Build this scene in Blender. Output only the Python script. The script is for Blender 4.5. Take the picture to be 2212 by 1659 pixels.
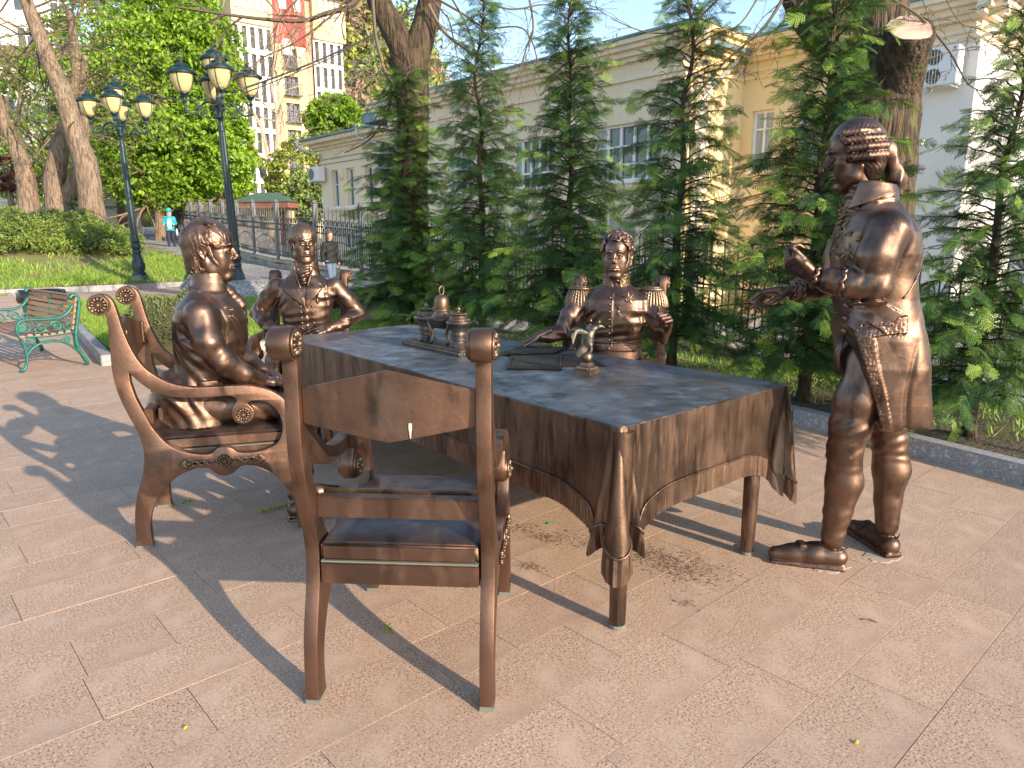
import bpy, bmesh, math, random
import numpy as np
from mathutils import Vector, Matrix, Euler
PI = math.pi
R = math.radians
for o in list(bpy.data.objects): bpy.data.objects.remove(o)
SC = bpy.context.scene
COL = SC.collection
# ---------------------------------------------------------------- camera, sky, sun, exposure
EYE = 1.5; FPX = 711.0; PITCH = 11.5
cd = bpy.data.cameras.new('camera'); cam = bpy.data.objects.new('camera', cd); COL.objects.link(cam)
cam.location = (0, 0, EYE); cam.rotation_euler = (R(90 - PITCH), 0, 0)
cd.sensor_width = 36.0; cd.lens = 36.0 * FPX / 1024.0; cd.clip_end = 3000; cd.clip_start = 0.05
SC.camera = cam
SUN_AZ = 134.5; SUN_EL = 19.0          # azimuth clockwise from +Y
w = bpy.data.worlds.new('World'); SC.world = w; w.use_nodes = True
nt = w.node_tree; nt.nodes.clear()
sky = nt.nodes.new('ShaderNodeTexSky'); sky.sky_type = 'NISHITA'; sky.sun_disc = False
sky.sun_elevation = R(SUN_EL); sky.sun_rotation = R(SUN_AZ); sky.air_density = 1.0; sky.dust_density = .5; sky.ozone_density = 1.2
bg = nt.nodes.new('ShaderNodeBackground'); bg.inputs[1].default_value = 0.15
wo = nt.nodes.new('ShaderNodeOutputWorld')
nt.links.new(sky.outputs[0], bg.inputs[0]); nt.links.new(bg.outputs[0], wo.inputs[0])
sl = bpy.data.lights.new('sun', 'SUN'); sl.energy = 3.4; sl.angle = R(0.55); sl.color = (1.0, 0.83, 0.62)
sun = bpy.data.objects.new('sun', sl); COL.objects.link(sun)
sd = Vector((math.sin(R(SUN_AZ)) * math.cos(R(SUN_EL)), math.cos(R(SUN_AZ)) * math.cos(R(SUN_EL)), math.sin(R(SUN_EL))))
sun.rotation_euler = sd.to_track_quat('Z', 'Y').to_euler(); sun.location = (6, -6, 8)
SC.view_settings.view_transform = 'Standard'; SC.view_settings.look = 'None'
SC.view_settings.exposure = 1.27; SC.view_settings.gamma = 1.0; SC.view_settings.use_curve_mapping = False
SC.render.engine = 'CYCLES'
SC.cycles.max_bounces = 6; SC.cycles.transparent_max_bounces = 8
# ---------------------------------------------------------------- helpers
_p = R(PITCH); _f = np.array([0, math.cos(_p), -math.sin(_p)]); _u = np.array([0, math.sin(_p), math.cos(_p)]); _r = np.array([1., 0, 0])
def ray(x, y):                     # direction through a point of the 2212 x 1659 view
    s = 1024 / 2212.0
    return _f * FPX + _r * (x * s - 512) + _u * (384 - y * s)
def at(x, y, Y):
    d = ray(x, y); return np.array([0, 0, EYE]) + d * (Y / d[1])
def gz(x, y, z=0.0):
    d = ray(x, y); return np.array([0, 0, EYE]) + d * ((z - EYE) / d[2])
def unit(v): return v / (np.linalg.norm(v, axis=-1, keepdims=True) + 1e-9)
def tag(o, label=None, cat=None, group=None, kind=None):
    if label: o['label'] = label
    if cat: o['category'] = cat
    if group: o['group'] = group
    if kind: o['kind'] = kind
    return o
def empty(name, loc=(0, 0, 0), rz=0.0, label=None, cat=None, group=None):
    o = bpy.data.objects.new(name, None); COL.objects.link(o)
    o.location = loc; o.rotation_euler = (0, 0, rz); o.empty_display_size = 0.2
    return tag(o, label, cat, group)
def link(name, me, m=None, parent=None):
    if m is not None and not me.materials: me.materials.append(m)
    o = bpy.data.objects.new(name, me); COL.objects.link(o)
    if parent: o.parent = parent
    return o
def npmesh(name, V, F, smooth=True):
    """V (n,3) array, F (m,k) array of equal sized faces, or list of such arrays"""
    me = bpy.data.meshes.new(name)
    Fs = F if isinstance(F, list) else [F]
    Fs = [f for f in Fs if len(f)]
    V = np.asarray(V, np.float32)
    me.vertices.add(len(V)); me.vertices.foreach_set('co', V.ravel())
    tot = np.concatenate([np.full(len(f), f.shape[1], np.int32) for f in Fs])
    li = np.concatenate([f.astype(np.int32).ravel() for f in Fs])
    me.loops.add(len(li)); me.loops.foreach_set('vertex_index', li)
    me.polygons.add(len(tot)); st = np.concatenate([[0], np.cumsum(tot)[:-1]]).astype(np.int32)
    me.polygons.foreach_set('loop_start', st); me.polygons.foreach_set('loop_total', tot)
    me.polygons.foreach_set('use_smooth', np.full(len(tot), smooth, bool))
    me.update(calc_edges=True); me.validate()
    return me
def rotz(a):
    c, s = math.cos(a), math.sin(a); return np.array([[c, -s, 0], [s, c, 0], [0, 0, 1.]])
class MB:
    """collects shapes, then builds one mesh"""
    def __init__(s): s.v = []; s.f = {}; s.n = 0; s.sm = []
    def raw(s, V, F):
        V = np.asarray(V, float).reshape(-1, 3)
        for f in F: s.f.setdefault(len(f), []).append([i + s.n for i in f])
        s.v.append(V); s.n += len(V); return s
    def box(s, c, d, rz=0.0, M=None, taper=None):
        x, y, z = [q / 2 for q in d]
        V = np.array([[-x, -y, -z], [x, -y, -z], [x, y, -z], [-x, y, -z], [-x, -y, z], [x, -y, z], [x, y, z], [-x, y, z]])
        if taper: V[4:, :2] *= taper
        V = V @ (rotz(rz).T if M is None else np.asarray(M).T) + np.array(c)
        return s.raw(V, [(0, 3, 2, 1), (4, 5, 6, 7), (0, 1, 5, 4), (1, 2, 6, 5), (2, 3, 7, 6), (3, 0, 4, 7)])
    def tube(s, pts, rad, seg=8, cap=True, sq=None, twist=0.0):
        P = np.array(pts, float); n = len(P)
        rad = np.full(n, rad, float) if np.isscalar(rad) else np.array(rad, float)
        T = np.gradient(P, axis=0); T /= np.linalg.norm(T, axis=1)[:, None] + 1e-12
        ref = np.array([0, 0, 1.]) if abs(T[0, 2]) < .9 else np.array([1., 0, 0])
        a = np.cross(T[0], ref); a /= np.linalg.norm(a); rings = []
        for i in range(n):
            a = a - T[i] * (a @ T[i]); a /= np.linalg.norm(a) + 1e-12; b = np.cross(T[i], a)
            th = np.arange(seg) * 2 * PI / seg + twist * i
            ka, kb = (1, 1) if sq is None else sq
            rings.append(P[i] + rad[i] * (np.cos(th)[:, None] * a * ka + np.sin(th)[:, None] * b * kb))
        F = []
        for i in range(n - 1):
            for j in range(seg):
                k = (j + 1) % seg; F.append((i * seg + j, i * seg + k, (i + 1) * seg + k, (i + 1) * seg + j))
        if cap: F.append(tuple(range(seg - 1, -1, -1))); F.append(tuple((n - 1) * seg + j for j in range(seg)))
        return s.raw(np.concatenate(rings), F)
    def lathe(s, prof, c=(0, 0, 0), seg=24, M=None, wav=None):
        V = []; n = len(prof)
        for r_, z in prof:
            for j in range(seg):
                t = 2 * PI * j / seg; rr = r_ * (1 if wav is None else wav(t, z)); V.append((rr * math.cos(t), rr * math.sin(t), z))
        V = np.array(V)
        if M is not None: V = V @ np.asarray(M).T
        V = V + np.array(c); F = []
        for i in range(n - 1):
            for j in range(seg):
                k = (j + 1) % seg; F.append((i * seg + j, i * seg + k, (i + 1) * seg + k, (i + 1) * seg + j))
        F.append(tuple(range(seg - 1, -1, -1))); F.append(tuple((n - 1) * seg + j for j in range(seg)))
        return s.raw(V, F)
    def ball(s, c, r, seg=10, rings=7, sc=(1, 1, 1), M=None):
        pr = [(r * math.sin(PI * i / rings) + 1e-5, -r * math.cos(PI * i / rings)) for i in range(rings + 1)]
        V = []
        for a, z in pr:
            for j in range(seg): V.append((a * math.cos(2 * PI * j / seg) * sc[0], a * math.sin(2 * PI * j / seg) * sc[1], z * sc[2]))
        V = np.array(V)
        if M is not None: V = V @ np.asarray(M).T
        F = [(i * seg + j, i * seg + (j + 1) % seg, (i + 1) * seg + (j + 1) % seg, (i + 1) * seg + j) for i in range(rings) for j in range(seg)]
        return s.raw(V + np.array(c), F)
    def prism(s, poly, z0, z1, M=None, c=(0, 0, 0)):
        """convex or mildly concave polygon in xy, extruded in z, then M and c"""
        n = len(poly); V = np.array([(x, y, z0) for x, y in poly] + [(x, y, z1) for x, y in poly], float)
        if M is not None: V = V @ np.asarray(M).T
        return s.raw(V + np.array(c), [tuple(range(n - 1, -1, -1)), tuple(range(n, 2 * n))] + [(i, (i + 1) % n, n + (i + 1) % n, n + i) for i in range(n)])
    def mesh(s, name, smooth=False, ang=None):
        V = np.concatenate(s.v); F = [np.array(f) for f in s.f.values()]
        me = npmesh(name, V, F, smooth or ang is not None)
        if ang is not None:
            try: me.set_sharp_from_angle(angle=R(ang))
            except Exception: pass
        return me
    def build(s, name, m, parent=None, smooth=False, ang=None, bevel=0.0, bseg=2):
        me = s.mesh(name, smooth, ang)
        if bevel:
            bm = bmesh.new(); bm.from_mesh(me)
            ed = [e for e in bm.edges if len(e.link_faces) == 2 and e.calc_face_angle(0) > R(30)]
            bmesh.ops.bevel(bm, geom=ed, offset=bevel, segments=bseg, affect='EDGES', clamp_overlap=True)
            bm.to_mesh(me); bm.free()
            me.polygons.foreach_set('use_smooth', np.ones(len(me.polygons), bool))
            try: me.set_sharp_from_angle(angle=R(50))
            except Exception: pass
        return link(name, me, m, parent)
def curve_mesh(name, loops, half, bevel=0.003, M=None):
    """flat profile with holes, given thickness and a rounded edge -> mesh (profile in xy, thickness in z)"""
    cu = bpy.data.curves.new(name, 'CURVE'); cu.dimensions = '2D'; cu.fill_mode = 'BOTH'
    cu.extrude = half - bevel; cu.bevel_depth = bevel; cu.bevel_resolution = 1; cu.offset = -bevel
    for L in loops:
        sp = cu.splines.new('POLY'); sp.points.add(len(L) - 1); sp.use_cyclic_u = True
        for i, (x, y) in enumerate(L): sp.points[i].co = (x, y, 0, 1)
    o = bpy.data.objects.new('tmp', cu); COL.objects.link(o)
    dg = bpy.context.evaluated_depsgraph_get(); dg.update()
    me = bpy.data.meshes.new_from_object(o.evaluated_get(dg)); me.name = name
    bpy.data.objects.remove(o); bpy.data.curves.remove(cu); me.materials.clear()
    if M is not None: me.transform(Matrix(M))
    bm = bmesh.new(); bm.from_mesh(me); bmesh.ops.remove_doubles(bm, verts=bm.verts, dist=1e-5); bmesh.ops.recalc_face_normals(bm, faces=bm.faces); bm.to_mesh(me); bm.free()
    me.polygons.foreach_set('use_smooth', np.ones(len(me.polygons), bool))
    try: me.set_sharp_from_angle(angle=R(40))
    except Exception: pass
    return me
def catmull(P, n=6, closed=False):
    P = [np.array(p, float) for p in P]; out = []; m = len(P)
    for i in range(m if closed else m - 1):
        g = lambda k: P[k % m] if closed else P[min(max(k, 0), m - 1)]
        p0, p1, p2, p3 = g(i - 1), g(i), g(i + 1), g(i + 2)
        for k in range(n):
            t = k / n
            out.append(.5 * ((2 * p1) + (-p0 + p2) * t + (2 * p0 - 5 * p1 + 4 * p2 - p3) * t * t + (-p0 + 3 * p1 - 3 * p2 + p3) * t ** 3))
    if not closed: out.append(P[-1])
    return out
# ---------------------------------------------------------------- materials
def mat(name, col=(.5, .5, .5), rough=.6, metal=0.0, noise=None, bump=None, spec=None, coat=0.0, trans=0.0, rand=0.0, island=0.0, alpha=None, emit=None):
    """noise: (scale, colour2, detail, lo, hi [, stretch]); bump: (scale, strength, distance [, stretch])"""
    m = bpy.data.materials.new(name); m.use_nodes = True; nt = m.node_tree; N = nt.nodes; L = nt.links
    b = N['Principled BSDF']; b.inputs['Base Color'].default_value = (*col, 1); b.inputs['Roughness'].default_value = rough; b.inputs['Metallic'].default_value = metal
    if spec is not None: b.inputs['Specular IOR Level'].default_value = spec
    if coat: b.inputs['Coat Weight'].default_value = coat; b.inputs['Coat Roughness'].default_value = .25
    tc = N.new('ShaderNodeTexCoord'); src = None
    def mapped(st):
        if not st: return tc.outputs['Object']
        mp = N.new('ShaderNodeMapping'); mp.inputs['Scale'].default_value = st; L.new(tc.outputs['Object'], mp.inputs[0]); return mp.outputs[0]
    if noise:
        for nz in (noise if isinstance(noise, list) else [noise]):
            sc, c2, det, lo, hi = nz[:5]; st = nz[5] if len(nz) > 5 else None
            t = N.new('ShaderNodeTexNoise'); t.inputs['Scale'].default_value = sc; t.inputs['Detail'].default_value = det; L.new(mapped(st), t.inputs['Vector'])
            r = N.new('ShaderNodeMapRange'); r.inputs[1].default_value = lo; r.inputs[2].default_value = hi; L.new(t.outputs[0], r.inputs[0])
            mx = N.new('ShaderNodeMix'); mx.data_type = 'RGBA'; L.new(r.outputs[0], mx.inputs[0])
            if src is None: mx.inputs[6].default_value = (*col, 1)
            else: L.new(src, mx.inputs[6])
            mx.inputs[7].default_value = (*c2, 1); src = mx.outputs[2]
    if rand or island:
        hs = N.new('ShaderNodeHueSaturation'); a = None
        if rand:
            oi = N.new('ShaderNodeObjectInfo'); a = N.new('ShaderNodeMapRange'); a.inputs[3].default_value = 1 - rand; a.inputs[4].default_value = 1 + rand; L.new(oi.outputs['Random'], a.inputs[0])
        if island:
            g = N.new('ShaderNodeNewGeometry'); c = N.new('ShaderNodeMapRange'); c.inputs[3].default_value = 1 - island; c.inputs[4].default_value = 1 + island; L.new(g.outputs['Random Per Island'], c.inputs[0])
            if a: mm = N.new('ShaderNodeMath'); mm.operation = 'MULTIPLY'; L.new(a.outputs[0], mm.inputs[0]); L.new(c.outputs[0], mm.inputs[1]); a = mm
            else: a = c
        L.new(a.outputs[0], hs.inputs['Value'])
        if src: L.new(src, hs.inputs['Color'])
        else: hs.inputs['Color'].default_value = (*col, 1)
        src = hs.outputs[0]
    if src: L.new(src, b.inputs['Base Color'])
    if bump:
        prev = None
        for bp in (bump if isinstance(bump, list) else [bump]):
            sc, stg, dist = bp[:3]; st = bp[3] if len(bp) > 3 else None
            t = N.new('ShaderNodeTexNoise'); t.inputs['Scale'].default_value = sc; t.inputs['Detail'].default_value = 4; L.new(mapped(st), t.inputs['Vector'])
            bn = N.new('ShaderNodeBump'); bn.inputs['Strength'].default_value = stg; bn.inputs['Distance'].default_value = dist; L.new(t.outputs[0], bn.inputs['Height'])
            if prev: L.new(prev, bn.inputs['Normal'])
            prev = bn.outputs[0]
        L.new(prev, b.inputs['Normal'])
    if trans:
        tr = N.new('ShaderNodeBsdfTranslucent'); ms = N.new('ShaderNodeMixShader'); ms.inputs[0].default_value = trans
        if src: L.new(src, tr.inputs[0])
        else: tr.inputs[0].default_value = (*col, 1)
        L.new(b.outputs[0], ms.inputs[1]); L.new(tr.outputs[0], ms.inputs[2]); L.new(ms.outputs[0], N['Material Output'].inputs[0])
    return m
def bronze(name, col, dark, rough=.36, patina=None, stretch=None, pat_hi=.75, bump=.15):
    """brown lacquered bronze: warm and dark clouds, fine scratches, optional green grey patina"""
    m = mat(name, col, rough, .92, noise=[(3.2, dark, 6, .38, .66, stretch), (9, tuple(c * .55 for c in dark), 7, .56, .74, (1.4, 1.4, .5)), (14, tuple(c * 1.35 for c in col), 5, .52, .78, stretch)] + ([(5, patina, 8, .55, pat_hi)] if patina else []), bump=[(70, bump * 1.6, .003), (6, bump, .02)])
    nt = m.node_tree; N = nt.nodes; L = nt.links; b = N['Principled BSDF']
    t = N.new('ShaderNodeTexNoise'); t.inputs['Scale'].default_value = 7; t.inputs['Detail'].default_value = 6
    tc = N['Texture Coordinate']; L.new(tc.outputs['Object'], t.inputs['Vector'])
    r = N.new('ShaderNodeMapRange'); r.inputs[1].default_value = .3; r.inputs[2].default_value = .7; r.inputs[3].default_value = rough - .08; r.inputs[4].default_value = rough + .14
    L.new(t.outputs[0], r.inputs[0]); L.new(r.outputs[0], b.inputs['Roughness'])
    return m
M = {}
M['br'] = bronze('statue_bronze', (.20, .126, .094), (.085, .054, .043), .39, bump=.15)
M['brhair'] = bronze('hair_bronze', (.22, .138, .102), (.085, .056, .045), .42, bump=.25)  # lighter than the statue bronze, hair highlights put into the colour
M['brchair'] = bronze('chair_bronze', (.22, .125, .088), (.125, .078, .060), .45, stretch=(1, 1, .5), patina=(.17, .17, .155), pat_hi=.95)
M['brgold'] = bronze('ornament_bronze', (.255, .17, .115), (.085, .058, .042), .40)
M['brseat'] = bronze('seat_bronze', (.19, .14, .12), (.10, .10, .105), .40, patina=(.20, .24, .26))
M['brtop'] = bronze('tabletop_bronze', (.27, .285, .30), (.15, .17, .19), .40, patina=(.38, .46, .52), pat_hi=.75)
M['brcloth'] = bronze('tablecloth_bronze', (.21, .135, .098), (.07, .048, .038), .43, stretch=(3.5, 3.5, .45))
M['brjoint'] = mat('verdigris', (.155, .17, .145), .8, .2, bump=(60, .4, .003))
M['brink'] = bronze('inkstand_bronze', (.20, .16, .13), (.10, .09, .085), .38)
M['breagle'] = bronze('eagle_bronze', (.15, .135, .11), (.07, .062, .05), .5)
M['brpaper'] = bronze('paper_bronze', (.060, .050, .044), (.03, .027, .024), .42)
M['brtext'] = mat('worn_engraving', (.42, .33, .23), .4, .8)
# ---------------------------------------------------------------- signed distance modelling
f32 = np.float32
def ell(c, r, Rm=None):
    c = np.array(c, f32); r = np.array(r, f32)
    def fn(X, Y, Z):
        x, y, z = X - c[0], Y - c[1], Z - c[2]
        if Rm is not None:
            A = Rm; x, y, z = A[0][0] * x + A[0][1] * y + A[0][2] * z, A[1][0] * x + A[1][1] * y + A[1][2] * z, A[2][0] * x + A[2][1] * y + A[2][2] * z
        k0 = np.sqrt((x / r[0]) ** 2 + (y / r[1]) ** 2 + (z / r[2]) ** 2); k1 = np.sqrt((x / r[0] ** 2) ** 2 + (y / r[1] ** 2) ** 2 + (z / r[2] ** 2) ** 2) + 1e-9
        return k0 * (k0 - 1) / k1
    m = max(r); return fn, c - m, c + m
def cone(a, b, ra, rb, sq=None):
    a = np.array(a, f32); b = np.array(b, f32); ba = b - a; L2 = float(ba @ ba) + 1e-12
    def fn(X, Y, Z):
        x, y, z = X - a[0], Y - a[1], Z - a[2]
        h = np.clip((x * ba[0] + y * ba[1] + z * ba[2]) / L2, 0, 1)
        dx, dy, dz = x - h * ba[0], y - h * ba[1], z - h * ba[2]
        if sq is not None:
            n, k = sq; q = dx * n[0] + dy * n[1] + dz * n[2]; e = q * (1 / k - 1)
            dx, dy, dz = dx + n[0] * e, dy + n[1] * e, dz + n[2] * e
            return (np.sqrt(dx * dx + dy * dy + dz * dz) - (ra + h * (rb - ra))) * min(1, k) if k < 1 else (np.sqrt(dx * dx + dy * dy + dz * dz) - (ra + h * (rb - ra)))
        return np.sqrt(dx * dx + dy * dy + dz * dz) - (ra + h * (rb - ra))
    m = max(ra, rb) * (max(1, sq[1]) if sq else 1); return fn, np.minimum(a, b) - m, np.maximum(a, b) + m
def rbox(c, hd, rd, Rm=None):
    c = np.array(c, f32); hd = np.array(hd, f32)
    def fn(X, Y, Z):
        x, y, z = X - c[0], Y - c[1], Z - c[2]
        if Rm is not None:
            A = Rm; x, y, z = A[0][0] * x + A[0][1] * y + A[0][2] * z, A[1][0] * x + A[1][1] * y + A[1][2] * z, A[2][0] * x + A[2][1] * y + A[2][2] * z
        qx, qy, qz = np.abs(x) - hd[0] + rd, np.abs(y) - hd[1] + rd, np.abs(z) - hd[2] + rd
        return np.sqrt(np.maximum(qx, 0) ** 2 + np.maximum(qy, 0) ** 2 + np.maximum(qz, 0) ** 2) + np.minimum(np.maximum(qx, np.maximum(qy, qz)), 0) - rd
    m = float(np.linalg.norm(hd)) if Rm is not None else hd; return fn, c - m, c + m
def loft(lv, p=2.3, lean=None):
    """lv rows: z, cx, cy, rx, ry"""
    lv = np.array(lv, f32); zs = lv[:, 0]
    def fn(X, Y, Z):
        g = lambda k: np.interp(Z.ravel(), zs, lv[:, k]).reshape(Z.shape).astype(f32)
        cx, cy, rx, ry = g(1), g(2), g(3), g(4)
        d = ((np.abs((X - cx) / rx) ** p + np.abs((Y - cy) / ry) ** p) ** (1 / p) - 1) * np.minimum(rx, ry)
        return np.maximum(d, np.maximum(zs[0] - Z, Z - zs[-1]))
    lo = np.array([(lv[:, 1] - lv[:, 3]).min(), (lv[:, 2] - lv[:, 4]).min(), zs[0]]); hi = np.array([(lv[:, 1] + lv[:, 3]).max(), (lv[:, 2] + lv[:, 4]).max(), zs[-1]])
    return fn, lo, hi
class Vol:
    def __init__(s, lo, hi, h):
        s.lo = np.array(lo, float); s.h = h; n = np.ceil((np.array(hi) - s.lo) / h).astype(int) + 1; s.n = n
        s.ax = [(s.lo[i] + h * np.arange(n[i])).astype(f32) for i in range(3)]; s.F = np.full(n, .5, f32)
    def sl(s, lo, hi, m):
        a = np.clip(np.floor((np.array(lo) - m - s.lo) / s.h).astype(int), 0, s.n); b = np.clip(np.ceil((np.array(hi) + m - s.lo) / s.h).astype(int) + 1, 0, s.n)
        S = tuple(slice(a[i], b[i]) for i in range(3))
        return S, s.ax[0][S[0]][:, None, None], s.ax[1][S[1]][None, :, None], s.ax[2][S[2]][None, None, :]
    def add(s, prim, k=0.0, carve=False, grow=0.0):
        fn, lo, hi = prim; S, X, Y, Z = s.sl(lo, hi, k + 3 * s.h + abs(grow))
        if 0 in s.F[S].shape: return s
        d = fn(X, Y, Z) - grow; F = s.F[S]
        if carve:
            a = -d; 
            if k > 0: hh = np.maximum(k - np.abs(F - a), 0) / k; s.F[S] = np.maximum(F, a) + hh * hh * k * .25
            else: s.F[S] = np.maximum(F, a)
        else:
            if k > 0: hh = np.maximum(k - np.abs(F - d), 0) / k; s.F[S] = np.minimum(F, d) - hh * hh * k * .25
            else: s.F[S] = np.minimum(F, d)
        return s
    def chain(s, pts, rad, k=0.0, kk=None, sq=None, carve=False):
        for i in range(len(pts) - 1): s.add(cone(pts[i], pts[i + 1], rad[i], rad[i + 1], sq), k if i == 0 else (k if kk is None else kk), carve)
        return s
    def disp(s, fn, lo=None, hi=None):
        S, X, Y, Z = s.sl(s.lo if lo is None else lo, s.ax[0][-1:].tolist() + s.ax[1][-1:].tolist() + s.ax[2][-1:].tolist() if hi is None else hi, 0)
        s.F[S] = s.F[S] + fn(X, Y, Z); return s
    def relief(s, base, poly, off, axis=1, sgn=1, at0=0.0, soft=.004, lim=None):
        """raise the base surface by off inside a polygon (coords are the two axes other than `axis`), on the side sgn"""
        P = np.array(poly, float); ia = [i for i in range(3) if i != axis]
        lo = np.array(s.lo, float); hi = np.array([a[-1] for a in s.ax], float); lo[ia] = P.min(0); hi[ia] = P.max(0)
        if sgn > 0: lo[axis] = at0
        else: hi[axis] = at0
        if lim: (lo, hi)[0 if sgn < 0 else 1][axis] = lim
        S, X, Y, Z = s.sl(lo, hi, .008); A = [X, Y, Z]; U = A[ia[0]]; W = A[ia[1]]
        d = np.full(np.broadcast(U, W).shape, 1e9, f32); sg = np.ones(d.shape, f32); n = len(P)
        for i in range(n):
            a, b = P[i], P[(i - 1) % n]; e = b - a; wx, wy = U - a[0], W - a[1]
            t = np.clip((wx * e[0] + wy * e[1]) / (e @ e), 0, 1); d = np.minimum(d, (wx - e[0] * t) ** 2 + (wy - e[1] * t) ** 2)
            c1 = W >= a[1]; c2 = W < b[1]; c3 = e[0] * wy > e[1] * wx
            fl = (c1 & c2 & c3) | (~c1 & ~c2 & ~c3); sg = np.where(fl, -sg, sg)
        d2 = np.sqrt(d) * sg
        dd = np.maximum(base[S] - off, np.maximum(d2, sgn * (at0 - A[axis])))
        s.F[S] = np.minimum(s.F[S], dd); return s
    def mesh(s):
        F = s.F; h = s.h; ins = F < 0
        c = np.zeros(np.array(F.shape) - 1, np.uint8); sh = F.shape
        for i in (0, 1):
            for j in (0, 1):
                for k in (0, 1): c += ins[i:sh[0] - 1 + i, j:sh[1] - 1 + j, k:sh[2] - 1 + k]
        mask = (c > 0) & (c < 8); cells = np.argwhere(mask); idx = np.full(mask.shape, -1, np.int32); idx[mask] = np.arange(len(cells))
        P = np.zeros((len(cells), 3)); cnt = np.zeros(len(cells))
        cor = {}
        for i in (0, 1):
            for j in (0, 1):
                for k in (0, 1): cor[i, j, k] = F[cells[:, 0] + i, cells[:, 1] + j, cells[:, 2] + k].astype(float)
        for a in list(cor):
            for ax in range(3):
                if a[ax] == 0:
                    b = list(a); b[ax] = 1; fa, fb = cor[a], cor[tuple(b)]; m = (fa < 0) != (fb < 0); t = np.where(m, fa / np.where(m, fa - fb, 1), 0)
                    q = np.array(a, float)[None, :] + np.zeros((len(cells), 3)); q[:, ax] += t
                    P[m] += q[m]; cnt[m] += 1
        P = (P / cnt[:, None] + cells) * h + s.lo
        Q = []
        for ax in range(3):
            u_, v_ = (ax + 1) % 3, (ax + 2) % 3
            A = np.moveaxis(ins, (ax, u_, v_), (0, 1, 2)); I = np.moveaxis(idx, (ax, u_, v_), (0, 1, 2))
            e = A[:-1, 1:-1, 1:-1] != A[1:, 1:-1, 1:-1]; g = np.argwhere(e)
            if not len(g): continue
            i, j, k = g[:, 0], g[:, 1] + 1, g[:, 2] + 1
            q = np.stack([I[i, j - 1, k - 1], I[i, j, k - 1], I[i, j, k], I[i, j - 1, k]], 1); fl = A[i, j, k]
            q[~fl] = q[~fl][:, ::-1]; Q.append(q)
        return P, np.concatenate(Q)
def relax(P, Q, it=1, k=.5):
    for _ in range(it):
        S = np.zeros_like(P); n = np.zeros(len(P))
        for a, b in ((0, 1), (1, 2), (2, 3), (3, 0)):
            for x, y in ((a, b), (b, a)):
                for ax in range(3): S[:, ax] += np.bincount(Q[:, x], P[Q[:, y], ax], len(P))
                n += np.bincount(Q[:, x], minlength=len(P))
        P = P * (1 - k) + k * S / np.maximum(n, 1)[:, None]
    return P
def xform(P, M3=None, t=(0, 0, 0)):
    return (P if M3 is None else P @ np.asarray(M3).T) + np.array(t)
def rot(yaw=0, pitch=0, roll=0):
    return np.array(Euler((R(pitch), R(roll), R(yaw)), 'XYZ').to_matrix())
def joined(parts):
    V = []; F = []; n = 0
    for P, Q in parts: V.append(P); F.append(Q + n); n += len(P)
    return np.concatenate(V), np.concatenate(F)
def sdf_obj(name, parts, m, parent):
    V, F = joined(parts); return link(name, npmesh(name, V, F), m, parent)
# ---------------------------------------------------------------- setting materials
M['slab'] = mat('pink_granite', (.485, .325, .215), .8, noise=[(125, (.15, .10, .085), 2, .53, .62), (95, (.63, .47, .37), 2, .55, .68), (1.1, (.43, .285, .195), 6, .40, .75), (6, (.52, .365, .265), 5, .52, .75), (2.3, (.36, .25, .19), 7, .60, .72)], bump=(260, .3, .0015), rand=.07)
M['joint'] = mat('joint_sand', (.13, .10, .08), .95, noise=(9, (.05, .06, .028), 4, .5, .7))
M['kerb'] = mat('grey_granite', (.33, .32, .33), .7, noise=[(120, (.14, .14, .15), 2, .5, .64), (40, (.52, .50, .50), 3, .55, .7), (3, (.22, .23, .22), 4, .5, .8)], bump=(120, .3, .003), rand=.08)
M['road'] = mat('cobbled_road', (.36, .345, .33), .85, noise=[(7, (.24, .235, .23), 6, .4, .65), (1, (.42, .40, .37), 4, .45, .7)], bump=(7, .8, .04))
def cobble(m):
    nt = m.node_tree; N = nt.nodes; L = nt.links; b = N['Principled BSDF']
    v = N.new('ShaderNodeTexVoronoi'); v.feature = 'DISTANCE_TO_EDGE'; v.inputs['Scale'].default_value = 8.5; L.new(N['Texture Coordinate'].outputs['Object'], v.inputs['Vector'])
    r = N.new('ShaderNodeMapRange'); r.inputs[1].default_value = .0; r.inputs[2].default_value = .09; L.new(v.outputs[0], r.inputs[0])
    src = b.inputs['Base Color'].links[0].from_socket; mx = N.new('ShaderNodeMix'); mx.data_type = 'RGBA'; L.new(r.outputs[0], mx.inputs[0]); mx.inputs[6].default_value = (.17, .155, .14, 1); L.new(src, mx.inputs[7]); L.new(mx.outputs[2], b.inputs['Base Color'])
    bn = N.new('ShaderNodeBump'); bn.inputs['Strength'].default_value = .8; bn.inputs['Distance'].default_value = .02; L.new(r.outputs[0], bn.inputs['Height']); L.new(bn.outputs[0], b.inputs['Normal'])
cobble(M['road'])
M['lawn'] = mat('lawn_soil', (.20, .14, .075), .95, noise=[(1.2, (.17, .22, .05), 6, .40, .60), (12, (.26, .19, .11), 4, .5, .7)], bump=(20, .6, .03))
M['soil'] = mat('bed_soil', (.10, .07, .045), .95, noise=[(6, (.055, .075, .02), 5, .45, .65), (35, (.20, .15, .10), 3, .58, .7)], bump=(30, .8, .03))
M['grass'] = mat('grass_blades', (.27, .42, .06), .6, island=.35, trans=.35, noise=(1.3, (.36, .40, .10), 4, .5, .75))
M['flat'] = mat('far_ground', (.12, .15, .06), .95, noise=(.2, (.16, .13, .08), 4, .4, .6))
M['wall'] = mat('cream_stucco', (.80, .66, .48), .9, noise=[(.5, (.74, .59, .42), 5, .4, .7), (9, (.82, .70, .53), 4, .5, .8)], bump=(60, .15, .004))
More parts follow.
